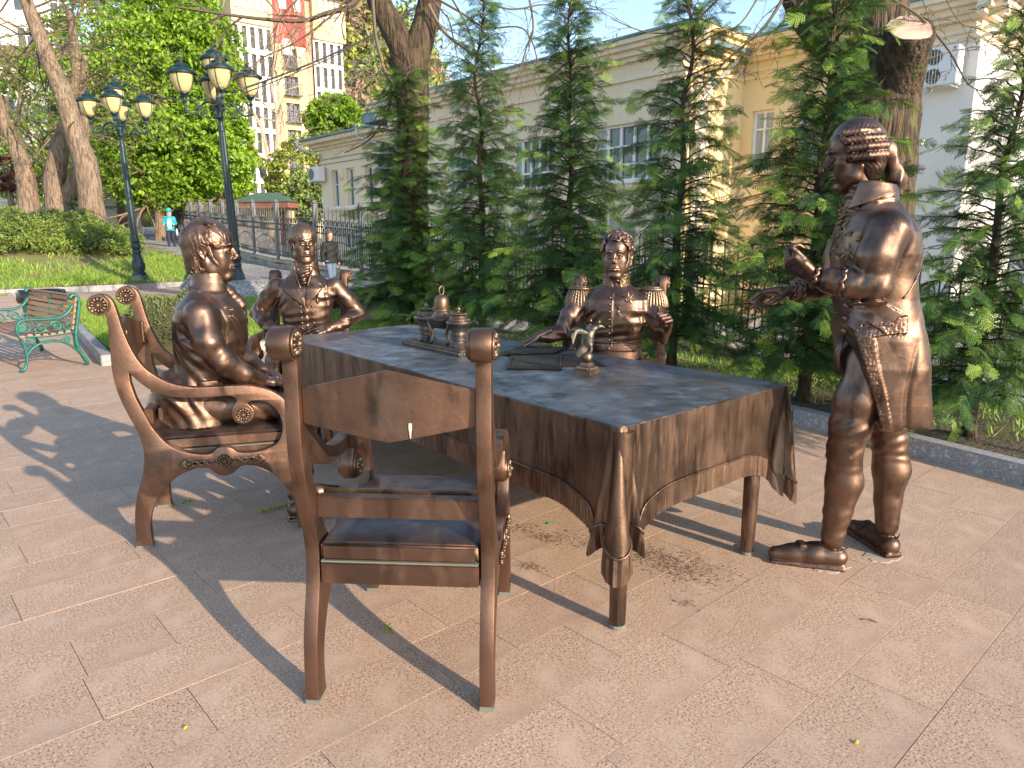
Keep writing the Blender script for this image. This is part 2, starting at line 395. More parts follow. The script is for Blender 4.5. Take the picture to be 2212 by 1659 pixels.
M['wallw'] = mat('white_stucco', (.70, .68, .65), .9, noise=(.7, (.62, .58, .53), 5, .4, .75), bump=(60, .15, .004))
M['yellow'] = mat('yellow_stucco', (.76, .56, .28), .9, noise=[(.6, (.74, .60, .36), 5, .4, .7)], bump=(60, .15, .004))
M['corn'] = mat('cornice_plaster', (.78, .67, .50), .85, noise=(2, (.62, .53, .40), 5, .5, .75))
M['roofm'] = mat('blue_green_roof_edge', (.13, .21, .24), .5, .3, noise=(3, (.22, .28, .28), 4, .4, .7))
M['frame'] = mat('white_window_frame', (.80, .80, .78), .45)
M['glass'] = mat('window_glass', (.05, .055, .06), .08, spec=.8, noise=(.8, (.10, .09, .075), 3, .45, .6))
M['curtain'] = mat('pale_curtain', (.50, .50, .47), .9, noise=(8, (.38, .38, .36), 2, .4, .6, (1, 1, .1)))
M['gutter'] = mat('zinc_gutter', (.50, .52, .54), .4, .6)
M['iron'] = mat('grey_painted_iron', (.055, .058, .065), .55, .2, noise=(9, (.17, .17, .18), 4, .5, .7))
M['post'] = mat('grey_post_paint', (.13, .135, .15), .6, .1, noise=(6, (.28, .27, .26), 4, .5, .75), rand=.1)
M['stone'] = mat('sandstone_coping', (.42, .36, .28), .9, noise=[(4, (.26, .22, .17), 6, .45, .65)], bump=(25, .6, .02), rand=.15)
M['acw'] = mat('ac_white', (.72, .73, .73), .45); M['acd'] = mat('ac_grille', (.06, .065, .07), .5)
# ---------------------------------------------------------------- terrain
def inpoly(x, y, P):
    c = False; n = len(P)
    for i in range(n):
        x1, y1 = P[i]; x2, y2 = P[i - 1]
        if (y1 > y) != (y2 > y) and x < (x2 - x1) * (y - y1) / (y2 - y1) + x1: c = not c
    return c
def inpoly_np(Q, P):
    x, y = Q[:, 0], Q[:, 1]; c = np.zeros(len(Q), bool); n = len(P)
    for i in range(n):
        x1, y1 = P[i]; x2, y2 = P[i - 1]
        if y1 == y2: continue
        c ^= ((y1 > y) != (y2 > y)) & (x < (x2 - x1) * (y - y1) / (y2 - y1) + x1)
    return c
U = np.array([math.sin(R(-42)), math.cos(R(-42))]); NB = np.array([U[1], -U[0]])     # along the street (left-back) and across it (right-back)
KERB = [(-10.3, 15.9), (-7.03, 11.4), (-4.95, 8.45), (-1.75, 10.9), (2.32, 5.72), (3.18, 4.2), (5.0, 0.95), (6.8, -2.3)]
ISLAND = KERB + [(8.0, -1.6), (6.1, 2.4), (4.75, 4.9), (3.75, 6.25), (-4.3, 16.6), (-5.5, 17.6), (-9.4, 17.3)]
PLAZA = [(-10.3, 15.9)] + KERB[1:] + [(6.8, -6), (-16, -6), (-24, 7.5), (-13.8, 19.2), (-10.5, 23.0), (-10.0, 22.9), (-8.2, 19.6), (-7.3, 17.5), (-9.4, 17.3)]
FC0 = np.array([-13.8, 19.2]); FCD = np.array([.656, .755]); FCN = np.array([-.755, .656])
def z_road(x, y):
    t = (x + 2.4) * U[0] + (y - 21) * U[1]; tf = (x + 4.6) * U[0] + (y - 18.7) * U[1]; k = min(max(1 + ((x + 4.6) * NB[0] + (y - 18.7) * NB[1]) / 7.0, 0), 1)
    return (.08 + (.052 if t > -2.1 else .02) * (min(t, 40) + 2.1)) * (1 - k) + (cop(min(tf, 40)) - .24) * k
def FP(t): return FO + U * t + NB * (max(0, t - 4) * .17)
FO = np.array([-4.6, 18.7])
def cop(t): return .80 + (.045 * t if t > 0 else .07 * t)
def terr(x, y):
    zr = z_road(x, y); dm = (x - FC0[0]) * FCN[0] + (y - FC0[1]) * FCN[1]
    e = (x + 8.3) * .656 + (y - 23.7) * .755          # >0 : beyond the road's left edge, on the road
    zm = .12 + .165 * min(max(dm, 0), 7) + .03 * max(dm - 7, 0) + .05 * math.sin(x * .9) * math.sin(y * .7)
    if dm < 0: return zr, 0
    k = min(max((e + .3) / .9, 0), 1)
    return zm * (1 - k) + zr * k, (0 if e > .1 else 1)
def axis_steps(a, b, st, far): 
    v = list(np.arange(a, b + 1e-6, st)); return [a - far, a - far * .3, a - far * .08] + v + [b + far * .08, b + far * .3, b + far]
xs = axis_steps(-46, 22, .6, 900); ys = axis_steps(-20, 64, .6, 900)
V = []; cls = []
for y in ys:
    for x in xs:
        if inpoly(x, y, PLAZA) or inpoly(x, y, ISLAND) or y < 0: V.append((x, y, -.09)); cls.append(2)
        else:
            z, c = terr(min(max(x, -60), 30), min(y, 75)); V.append((x, y, z)); cls.append(c)
nx = len(xs); Fc = [[], [], []]
for j in range(len(ys) - 1):
    for i in range(nx - 1):
        q = (j * nx + i, j * nx + i + 1, (j + 1) * nx + i + 1, (j + 1) * nx + i); cc = [cls[k] for k in q]
        c = 1 if cc.count(1) >= 2 else (2 if cc.count(2) == 4 else 0)
        Fc[c].append(q)
for c, nm, mm in ((0, 'road', 'road'), (1, 'lawn', 'lawn'), (2, 'ground', 'joint')):
    F = np.array(Fc[c]); uq, inv = np.unique(F, return_inverse=True)
    tag(link(nm, npmesh(nm, np.array(V)[uq], inv.reshape(F.shape)), M[mm]), kind='structure')
def flat_poly(name, P, z, m, parent=None, depth=.0):
    bm = bmesh.new(); vs = [bm.verts.new((x, y, z)) for x, y in P]; f = bm.faces.new(vs); bmesh.ops.triangulate(bm, faces=[f]); bmesh.ops.recalc_face_normals(bm, faces=bm.faces)
    for f in bm.faces:
        if f.normal.z < 0: f.normal_flip()
    me = bpy.data.meshes.new(name); bm.to_mesh(me); bm.free(); return link(name, me, m, parent)
# paving: granite slabs laid in courses, the nearest 300 in view one by one
pav = tag(flat_poly('pavement', PLAZA, -.022, M['joint']), kind='structure')
PA = R(47.8); DA = np.array([math.sin(PA), math.cos(PA)]); DB = np.array([math.cos(PA), -math.sin(PA)])
rng = random.Random(5); PITCHW = .2955
smesh = {}
def slab_mesh(L):
    if L in smesh: return smesh[L]
    W = PITCHW; g = .0011; b = .0003; mb = MB(); V_ = []
    for z, i in ((0, g + b), (-.0005, g), (-.03, g)):
        for sx, sy in ((-1, -1), (1, -1), (1, 1), (-1, 1)): V_.append((sx * (L / 2 - i), sy * (W / 2 - i), z))
    mb.raw(V_, [(0, 1, 2, 3)] + [(k + 4 * r_, k + 4 * r_ + 4, (k + 1) % 4 + 4 * r_ + 4, (k + 1) % 4 + 4 * r_) for r_ in (0, 1) for k in range(4)])
    smesh[L] = mb.mesh('slab'); smesh[L].materials.append(M['slab']); return smesh[L]
slabs = []
for k in range(-86, 20):
    off = -.587 + (k + .5) * PITCHW; a = -9 + rng.random() * .6
    while a < 26:
        L = rng.choice([.3, .6, .6, .75, .9, .9, 1.05]); c = DA * (a + L / 2) + DB * off; a += L
        if c[1] < .9 or c[1] > 25: continue
        vv = (c[0]) / (c[1] + .4)
        if abs(vv) > .95: continue
        cs = [c + DA * sx * L / 2 + DB * sy * PITCHW / 2 for sx in (-1, 1) for sy in (-1, 1)] + [c]
        if any(inpoly(q[0], q[1], PLAZA) for q in cs): slabs.append((float(np.hypot(*c)), c[0], c[1], L))
slabs.sort(); rb = rng.random
for d, x, y, L in slabs[:300]:
    o = link('slab', slab_mesh(L), None, pav); o.location = (x, y, (rb() - .5) * .0014); o.rotation_euler = ((rb() - .5) * .0012, (rb() - .5) * .002, PI / 2 - PA)
far = MB(); Rz = rotz(PI / 2 - PA)
for d, x, y, L in slabs[300:]:
    me = slab_mesh(L); vv = np.array([v.co for v in me.vertices]) @ Rz.T + np.array([x, y, (rb() - .5) * .002]); far.raw(vv, [tuple(p.vertices) for p in me.polygons])
M['slabf'] = mat('pink_granite_far', (.485, .325, .215), .8, noise=[(170, (.17, .12, .10), 2, .54, .68), (60, (.64, .49, .40), 3, .52, .72), (1.1, (.42, .30, .25), 5, .45, .75)], island=.08)
tag(far.build('far_slabs', M['slabf'], pav), kind='stuff')
# island beds
isl = tag(flat_poly('planting_bed', ISLAND, .085, M['soil']), kind='structure')
def kerb_run(parent, P, w_=.13, top=.13, L0=1.02, zf=lambda x, y: 0.0):
    for i in range(len(P) - 1):
        a, b = np.array(P[i]), np.array(P[i + 1]); ln = np.linalg.norm(b - a); n = max(1, round(ln / L0)); e = (b - a) / ln; nrm = np.array([-e[1], e[0]])
        for k in range(n):
            c = a + e * (ln * (k + .5) / n) + nrm * (w_ / 2) * -1 + 0; mb = MB(); mb.box((0, 0, 0), (ln / n - .008, w_, .3))
            o = mb.build('kerb_stone', M['kerb'], parent, bevel=.008); o.location = (c[0], c[1], zf(*c) + top - .15 + rng.uniform(-.002, .002)); o.rotation_euler = (0, 0, math.atan2(e[1], e[0]))
kb = tag(empty('kerb'), kind='structure'); 
kerb_run(kb, KERB[::-1])
kb2 = tag(empty('kerb'), kind='structure'); kerb_run(kb2, [tuple(FC0 + FCD * s) for s in (-9, 7.3)][::-1], w_=.16, top=.17, L0=1.0)
kb3 = tag(empty('kerb'), kind='structure'); kerb_run(kb3, [(-10.0, 22.9), (-8.2, 19.6), (-7.3, 17.55)], w_=.16, top=.20)
kb4 = tag(empty('kerb'), kind='structure'); kerb_run(kb4, [(-7.1, 17.65), (-5.45, 17.75)], w_=.14, top=.19)
# grass
def grass_mesh(name, pts, hgt, wid, parent=None, seed=1, lean=.5):
    g = np.random.default_rng(seed); n = len(pts); P = np.array(pts); a = g.random(n) * 2 * PI; h = hgt * (.5 + g.random(n)); l = g.normal(0, lean, (n, 2)) * h[:, None]
    dx = np.stack([np.cos(a), np.sin(a), 0 * a], 1) * (wid * (.6 + .8 * g.random(n)))[:, None]
    up = np.stack([l[:, 0], l[:, 1], h], 1); V_ = np.concatenate([P - dx, P + dx, P + up * .55 + dx * .7, P + up * .55 - dx * .7, P + up])
    i = np.arange(n); Q = np.stack([i, i + n, i + 2 * n, i + 3 * n], 1); T = np.stack([i + 3 * n, i + 2 * n, i + 4 * n], 1)
    o = link(name, npmesh(name, V_, [Q, T], False), M['grass'], parent); return tag(o, kind='stuff')
rg = np.random.default_rng(3)
pts = []
LAWN = [(-10.1, 15.9), (-6.95, 11.5), (-4.9, 8.72), (-1.8, 11.1), (-.6, 11.0), (-2.6, 13.6), (-5.8, 17.3), (-9.3, 17.1)]
q = rg.uniform((-10.4, 8.3), (0, 17.6), (230000, 2)); q = q[inpoly_np(q, LAWN) & (rg.random(len(q)) < np.minimum(1, (10.5 / q[:, 1]) ** 2))][:42000]
pts = np.column_stack([q, np.full(len(q), .08)])
tag(grass_mesh('grass', pts, .11, .006, seed=2), 'bright tufted spring grass filling the kerbed island left of the table', 'grass')
pts = []
s_ = rg.uniform(0, 9.5, (9000, 1)); q = np.array([3.0, 6.35]) + np.array([-.6, .8]) * (s_ - 4.5) + rg.uniform(-.45, .85, (9000, 1)) * np.array([.8, .6])
k_ = rg.random(9000) < np.where((q - np.array([3.2, 6.2])) @ np.array([.8, .6]) > .2, .9, .25); pts = np.column_stack([q, np.full(9000, .08)])[k_]
grs2 = grass_mesh('grass', pts, .085, .005, seed=4); tag(grs2, 'sunlit strip of rough grass under the conifers by the cobbles', 'grass')
pts = []
q = rg.uniform((-30, 15), (-7, 33), (210000, 2)); dm = (q - FC0) @ FCN; e_ = (q[:, 0] + 8.3) * .656 + (q[:, 1] - 23.7) * .755
z_ = .12 + .165 * np.clip(dm, 0, 7) + .03 * np.clip(dm - 7, 0, 99) + .05 * np.sin(q[:, 0] * .9) * np.sin(q[:, 1] * .7)
k_ = (dm > .1) & (e_ < -.2) & (rg.random(len(q)) < .25 + .9 * np.abs(np.sin(q[:, 0] * .8 + 2) * np.cos(q[:, 1] * .6)) - np.maximum(0, dm - 2.6) * .22)
pts = np.column_stack([q, z_])[k_][:70000]
tag(grass_mesh('grass', pts, .13, .012, seed=6), 'yellow green grass on the raised lawn behind the bench', 'grass')
# ---------------------------------------------------------------- buildings
def plane_hit(O, e, x, y):
    n = np.array([-e[1], e[0], 0]); d = ray(x, y); O3 = np.array([O[0], O[1], 0]); C3 = np.array([0, 0, EYE]); t = ((O3 - C3) @ n) / (d @ n); q = C3 + d * t
    return float((q - O3)[:2] @ e), float(q[2])
def wall_grid(mb, O, e, s0, s1, z0, z1, holes, depth=.16, inward=None):
    """vertical wall from O along e with rectangular openings and their reveals"""
    S = sorted({s0, s1} | {h[0] for h in holes} | {h[1] for h in holes}); Z = sorted({z0, z1} | {h[2] for h in holes} | {h[3] for h in holes})
    P = lambda s, z, d=0.0: (O[0] + e[0] * s + inward[0] * d, O[1] + e[1] * s + inward[1] * d, z)
    for i in range(len(S) - 1):
        for j in range(len(Z) - 1):
            cs, cz = (S[i] + S[i + 1]) / 2, (Z[j] + Z[j + 1]) / 2
            if S[i] < s0 or S[i + 1] > s1 or Z[j] < z0 or Z[j + 1] > z1 or any(h[0] < cs < h[1] and h[2] < cz < h[3] for h in holes): continue
            mb.raw([P(S[i], Z[j]), P(S[i + 1], Z[j]), P(S[i + 1], Z[j + 1]), P(S[i], Z[j + 1])], [(0, 1, 2, 3)])
    for a, b, c, d in [h[:4] for h in holes]:
        for (p, q) in (((a, c), (b, c)), ((b, c), (b, d)), ((b, d), (a, d)), ((a, d), (a, c))):
            mb.raw([P(*p), P(*q), P(*q, depth), P(*p, depth)], [(0, 1, 2, 3)])
def window(parent, O, e, inward, rect, cols, rows, depth=.13, fw=.05, cur=None, mframe='frame'):
    a, b, c, d = rect; ang = math.atan2(e[1], e[0]); P = lambda s, z, k: (O[0] + e[0] * s + inward[0] * k, O[1] + e[1] * s + inward[1] * k, z)
    mb = MB(); mb.box(P((a + b) / 2, c + fw / 2, depth), (b - a, .06, fw), ang); mb.box(P((a + b) / 2, d - fw / 2, depth), (b - a, .06, fw), ang)
    for k in range(cols + 1): 
        s = a + fw / 2 + (b - a - fw) * k / cols; mb.box(P(s, (c + d) / 2, depth), (fw, .055, d - c - 2 * fw), ang)
    for k in rows: mb.box(P((a + b) / 2, c + (d - c) * k, depth + .002), (b - a - .01, .045, fw * .8), ang)
    w_ = mb.build('window', M[mframe], parent)
    g = MB(); g.box(P((a + b) / 2, (c + d) / 2, depth + .03), (b - a, .008, d - c), ang); g.build('pane', M['glass'], w_)
    if cur is not None:
        q = MB()
        for (u0, u1) in cur:
            n = 10; s_ = np.linspace(a + (b - a) * u0, a + (b - a) * u1, n); V_ = []
            for k, s in enumerate(s_): V_ += [P(s, c + .02, depth + .016 + .006 * (k % 2)), P(s, d - .02, depth + .016 + .006 * (k % 2))]
            q.raw(V_, [(2 * k, 2 * k + 2, 2 * k + 3, 2 * k + 1) for k in range(n - 1)])
        q.build('curtain', M['curtain'], w_, smooth=True)
    si = MB(); si.box(P((a + b) / 2, c - .03, -.02), (b - a + .1, .10, .05), ang); si.build('sill', M['frame'], w_)
    return w_
def cornice(name, m, parent, O, e, out, s0, s1, steps):
    """steps: (z0, z1, projection)"""
    mb = MB(); ang = math.atan2(e[1], e[0])
    for z0, z1, pr in steps:
        c = np.array(O) + e * ((s0 + s1) / 2) + out * (pr / 2); mb.box((c[0], c[1], (z0 + z1) / 2), (s1 - s0 + (0 if abs(s1 - s0) < 0 else 0), pr, z1 - z0 - .002), ang)
    return mb.build(name, m, parent)
bO = np.array([-2.4, 21.0]); OUT = -NB
bld = empty('school_building', (bO[0], bO[1], 0), 0, 'long cream stucco building with deep cornice and tall white windows behind the conifers', 'building')
bld.location = (0, 0, 0)
BT = -8.72                         # near corner of the main wing (along U)
wins = [(-1.98, -.86, 2.72, 3.88), (-5.06, -3.55, 2.72, 3.88), (-8.05, -6.2, 2.72, 3.88)]
bwins = [(-7.5, -6.2, 1.3, 2.02), (-4.9, -3.6, 1.3, 1.98), (-1.9, -.9, 1.3, 1.95)]
mb = MB(); wall_grid(mb, bO, U, BT, 2.0, -.6, 5.05, wins + bwins, inward=NB)
O3 = bO + U * BT                    # corner; side wall goes along NB
swin = [(.04, .74, 2.86, 3.78)]
mb.build('wall', M['wall'], bld)
my = MB(); wall_grid(my, O3, NB, 0, 1.86, -.6, 5.05, swin + [(.5, 1.1, 1.0, 1.85)], inward=U)
O2 = O3 + NB * 1.86
W2 = [(-.74, -.25, 2.9, 4.1), (-1.75, -1.25, 2.9, 4.1)]
wall_grid(my, O2, -U, 0, 3.2, -.6, 5.05, [(-b, -a, c, d) for a, b, c, d in W2], inward=NB)
my.build('side_wall', M['yellow'], bld)
mw = MB(); wall_grid(mw, O2, -U, 3.2, 4.3, -.6, 4.78, [], inward=NB)
O4 = O2 - U * 4.3; wall_grid(mw, O4, NB, 0, 3.4, -.6, 4.78, [(1.6, 2.3, 2.9, 4.1)], inward=U)
mw.build('white_wall', M['wallw'], bld)
mt = MB(); wall_grid(mt, O2, -U, 3.2, 4.3, 4.78, 5.05, [], inward=NB); wall_grid(mt, O4, NB, 0, 3.4, 4.78, 5.05, [], inward=U); mt.build('frieze', M['wall'], bld)
for k, wn in enumerate(wins): window(bld, bO, U, NB, wn, 5 if k else 4, [.62, .3] if k else [.55], cur=[(.78, 1)] if k else [(0, 1)])
for wn in bwins: window(bld, bO, U, NB, wn, 3, [], cur=[(0, 1)])
for wn in swin: window(bld, O3, NB, U, wn, 2, [.55], cur=[(0, 1)])
window(bld, O3, NB, U, (.5, 1.1, 1.0, 1.85), 1, [], cur=[(0, 1)])
for wn in W2: window(bld, O2, -U, NB, (-wn[1], -wn[0], wn[2], wn[3]), 2, [.7], cur=[(0, 1)])
window(bld, O4, NB, U, (1.6, 2.3, 2.9, 4.1), 2, [.6])
ST = [(4.70, 4.78, .06), (5.05, 5.13, .12), (5.13, 5.24, .2), (5.24, 5.33, .30), (5.33, 5.42, .38)]
cornice('cornice', M['corn'], bld, bO, U, OUT, BT - .38, 2.4, ST)
my2 = M['yellow']
cornice('cornice', my2, bld, O3, NB, -U, -.38, 1.86 - .0, [(z0 + .001, z1 - .001, p) for z0, z1, p in ST])
cornice('cornice', my2, bld, O2, -U, OUT, -.0, 2.3, [(4.86, 4.92, .03), (4.72, 4.78, .04)] + [(z0, z1, p) for z0, z1, p in ST[1:]])
cornice('cornice', M['corn'], bld, O2, -U, OUT, 2.3, 4.3 + .38, [(4.86, 4.92, .03), (4.74, 4.80, .04)] + ST[1:])
cornice('cornice', M['corn'], bld, O4, NB, -U, -.38, 3.4, [(4.861, 4.921, .03), (4.741, 4.801, .04)] + [(a + .001, b - .001, p) for a, b, p in ST[1:]])
cap = MB()
def cap_at(mb, O, e, out, s0, s1, z, pr, th=.05):
    c = np.array(O) + e * ((s0 + s1) / 2) + out * (pr / 2 - 1.2); mb.box((c[0], c[1], z), (s1 - s0, pr + 2.4, th), math.atan2(e[1], e[0]))
cap_at(cap, bO, U, OUT, BT - .41, 2.45, 5.447, .42); cap_at(cap, O2, -U, OUT, -1.2, 4.7, 5.449, .41); cap.build('roof_edge', M['roofm'], bld)
rf = MB(); c_ = bO + U * (-2.5) + NB * 5; rf.box((c_[0], c_[1], 5.3), (13, 9.4, .3), math.atan2(U[1], U[0])); rf.build('roof', M['roofm'], bld)
# capital band on the corner pilasters
pl = MB()
for O_, e_, out_, s_ in ((bO, U, OUT, BT + .35), (O3, NB, -U, .35)):
    c = O_ + e_ * s_ + out_ * .03; pl.box((c[0], c[1], 2.4), (.5, .08, 4.0), math.atan2(e_[1], e_[0])); c = O_ + e_ * s_ + out_ * .05
    for z, k in ((4.42, .56), (4.5, .6), (4.6, .68)): pl.box((c[0], c[1], z), (k, .12 + (k - .56), .05), math.atan2(e_[1], e_[0]))
pl.build('pilaster', M['corn'], bld)
# string bands and downpipe
dp = MB(); e0 = O2 + OUT * .3 + (-U) * .15; p0 = np.array([e0[0], e0[1], 5.2]); q = O3 + NB * .28 - U * .06
dp.tube([p0, (q[0] - U[0] * 0, q[1], 4.15), (q[0], q[1], 3.9), (q[0], q[1], 0)], .045, 8); dp.build('downpipe', M['gutter'], bld, smooth=True)
# annex: lower wing to the left
anx = empty('annex_building', (0, 0, 0), 0, 'lower cream wing with narrow paired windows and gutter at left end', 'building')
aw = [(5.1, 5.62, 2.58, 3.80), (4.1, 4.60, 2.58, 3.80), (2.92, 3.42, 2.58, 3.78), (1.95, 2.34, 2.58, 3.76)]
ab = [(4.3, 5.03, 1.2, 1.72), (2.97, 3.8, 1.2, 1.72)]
am = MB(); wall_grid(am, bO, U, 1.9, 6.34, 0, 4.52, aw + ab, inward=NB); am.raw([(*(bO + U * 6.34), 0), (*(bO + U * 6.34 + NB * 8), 0), (*(bO + U * 6.34 + NB * 8), 4.52), (*(bO + U * 6.34), 4.52)], [(0, 3, 2, 1)])
am.build('wall', M['wall'], anx)
for wn in aw: window(anx, bO, U, NB, wn, 2, [.62], fw=.04, depth=.14)
for wn in ab: window(anx, bO, U, NB, wn, 2, [], fw=.04)
for a_, b_ in ((4.02, 5.7), (1.9, 3.5)):
    lb = MB(); c = bO + U * ((a_ + b_) / 2) + OUT * .05; lb.box((c[0], c[1], 2.5), (b_ - a_ + .15, .12, .07), math.atan2(U[1], U[0])); lb.build('sill', M['corn'], anx)
    cp_ = MB(); c = bO + U * ((a_ + b_) / 2) + OUT * .03; cp_.lathe([(.06, 3.45), (.07, 3.55), (.10, 3.62), (.12, 3.70), (.12, 3.8)], (c[0], c[1], 0), 10); cp_.build('capital', M['corn'], anx, smooth=True)
cornice('cornice', M['corn'], anx, bO, U, OUT, 1.9, 6.34 + .42, [(4.50, 4.58, .08), (4.58, 4.68, .2), (4.68, 4.80, .42)])
ac2 = MB(); cap_at(ac2, bO, U, OUT, 2.3, 6.9, 4.84, .5, .06); ac2.build('roof_edge', M['roofm'], anx)
gt = MB(); 
for s_ in (7.0, 3.0):
    p = bO + U * s_ + OUT * .5; q2 = bO + U * (s_ - .75) + OUT * .08
    gt.tube([(p[0], p[1], 4.92), (p[0], p[1], 4.72), (p[0] + U[0] * -.1, p[1] - U[1] * .1, 4.55), (q2[0], q2[1], 4.36), (q2[0], q2[1], 4.2)], .04, 7); gt.lathe([(.035, -.06), (.075, .05), (.075, .07)], (p[0], p[1], 4.9), 8)
gt.build('downpipe', M['gutter'], anx, smooth=True)
cw = MB()
for z in (4.18, 4.02): cw.tube([(*(bO + U * 6.34 + OUT * .03), z), (*(bO + U * 2.2 + OUT * .03), z - .0)], .008, 4)
cw.build('wall_cable', M['iron'], anx)
def ac_unit(O, e, out, s, z, wd, hg, fans, label, dp=.26):
    t = empty('air_conditioner', (*(np.array(O) + e * s + out * (dp / 2 + .1)), z), math.atan2(-out[1], -out[0]) - PI / 2, label, 'air conditioner')
    mb = MB(); mb.box((0, 0, 0), (wd, dp, hg)); mb.build('case', M['acw'], t, bevel=.012)
    for k in range(fans):
        zz = (k - (fans - 1) / 2) * hg / 2 * 1.0; fr = min(wd * .3, hg / fans * .4); g = MB()
        Mx = np.array([[1, 0, 0], [0, 0, -1], [0, 1, 0.]]); g.lathe([(fr, 0), (fr, .012), (fr * .2, .014)], (-wd * .17, -dp / 2 - .002, zz), 20, Mx); f = g.build('fan_grille', M['acd'], t)
        h = MB()
        for j in range(5): a = j * 2 * PI / 5; h.box((-wd * .17 + math.cos(a) * fr * .5, -dp / 2 - .018, zz + math.sin(a) * fr * .5), (fr * .7, .004, fr * .28), M=np.array(Euler((0, -a, 0)).to_matrix()))
        h.build('fan_blade', M['iron'], f)
        b2 = MB()
        for j in range(-2, 3): b2.box((-wd * .17 + j * fr * .4, -dp / 2 - .026, zz), (.006, .004, fr * 2))
        b2.build('guard_wire', M['acw'], f)
    br_ = MB(); br_.box((-wd * .35, .1, -hg / 2 - .02), (.03, dp + .2, .03)); br_.box((wd * .35, .1, -hg / 2 - .02), (.03, dp + .2, .03)); br_.build('bracket', M['gutter'], t)
    return t
ac_unit(bO, U, OUT, 6.25, 3.7, .72, .48, 1, 'white air conditioner at the far end of the low cream wing')
ac_unit(bO, U, OUT, 1.75, 3.8, .62, .56, 1, 'white air conditioner half hidden by the conifer at the wing junction')
acr = ac_unit(O2, -U, OUT, 3.85, 4.33, .54, .60, 2, 'tall white air conditioner with two fans on the wall beside the sawn trunk')
lg = MB(); lg.box((.2, -.134, .22), (.07, .002, .008)); lg.lathe([(.018, 0), (.018, .002), (.01, .002)], (.2, -.132, .26), 12, np.array([[1, 0, 0], [0, 0, -1], [0, 1, 0.]])); lg.build('emblem', mat('red_print', (.5, .06, .05), .5), acr)
camr = empty('security_camera', (*(O2 - U * 3.62 + OUT * .1), 3.15), math.atan2(OUT[1], OUT[0]), 'small white security camera on the wall below the two fan unit', 'camera')
q = MB(); q.tube([(-.1, 0, .06), (0, 0, .02)], .02, 8); q.build('bracket', M['acw'], camr); q = MB(); q.tube([(-.04, 0, 0), (.12, .02, -.03)], .028, 10); q.build('body', M['acw'], camr, smooth=True)
# canopy over a door on the white wing
cpy = MB(); c = O4 + NB * .9 - U * .3; cpy.tube([(*(O4 + NB * .2 - U * .5), 2.72), (*(O4 + NB * 1.6 - U * .5), 2.72)], .2, 12, sq=(1, .5)); cpy.build('canopy', M['gutter'], bld, smooth=True)
# ---------------------------------------------------------------- fence on its low stone wall
fen = empty('iron_fence', (0, 0, 0), 0, 'grey iron fence with spear tips and scroll bands on a stone base along the road', 'fence')
posts = [-17.92 + 2.36 * k for k in range(0, 20)]
def post_mesh():
    mb = MB(); mb.box((0, 0, .78), (.11, .11, 1.56)); mb.box((0, 0, 1.58), (.13, .13, .03)); mb.lathe([(.05, 1.595), (.075, 1.63), (.03, 1.70)], (0, 0, 0), 8); return mb.mesh('post')
pm = post_mesh(); pm.materials.append(M['post'])
angU = math.atan2(U[1], U[0])
for k, t in enumerate(posts):
    p = FP(t); o = link('post', pm, None, fen); o.location = (p[0], p[1], cop(t) - .02); o.rotation_euler = (0, 0, angU)
def panel_mesh(L, drop):
    mb = MB(); n = int((L - .13) / .105); sk = lambda x: drop * (x / L)
    for k in range(n):
        x = .115 + (L - .23) * k / (n - 1); z0 = .1 + sk(x); top = 1.42 if k % 2 == 0 else 1.2
        mb.box((x, 0, z0 + (top - .1) / 2), (.018, .018, top - .1))
        if k % 2 == 0: mb.raw([(x - .018, -.01, z0 + top - .1), (x + .018, -.01, z0 + top - .1), (x + .018, .01, z0 + top - .1), (x - .018, .01, z0 + top - .1), (x, 0, z0 + top + .03)], [(0, 1, 4), (1, 2, 4), (2, 3, 4), (3, 0, 4)])
    for z in (.12, 1.02, .85): mb.raw([(.06, -.012, z - .015), (L - .06, -.012, z - .015 + drop), (L - .06, .012, z - .015 + drop), (.06, .012, z - .015), (.06, -.012, z + .015), (L - .06, -.012, z + .015 + drop), (L - .06, .012, z + .015 + drop), (.06, .012, z + .015)], [(0, 3, 2, 1), (4, 5, 6, 7), (0, 1, 5, 4), (1, 2, 6, 5), (2, 3, 7, 6), (3, 0, 4, 7)])
    m_ = n // 2
    for k in range(m_):
        x = .17 + (L - .34) * k / (m_ - 1)
        for zc, r_, a0, a1 in ((1.12, .078, -.6, 3.75), (.935, .07, 0, 6.0), (.19, .06, 0, 6.0)):
            mb.tube([(x + r_ * math.cos(a), 0, zc + sk(x) + r_ * math.sin(a)) for a in np.linspace(a0, a1, 9)], .011, 3)
    mb.tube([(.08 + (L - .16) * u, 0, .42 + .26 * math.sin(PI * u) + sk(.08 + (L - .16) * u)) for u in np.linspace(0, 1, 13)], .012, 4)
    return mb
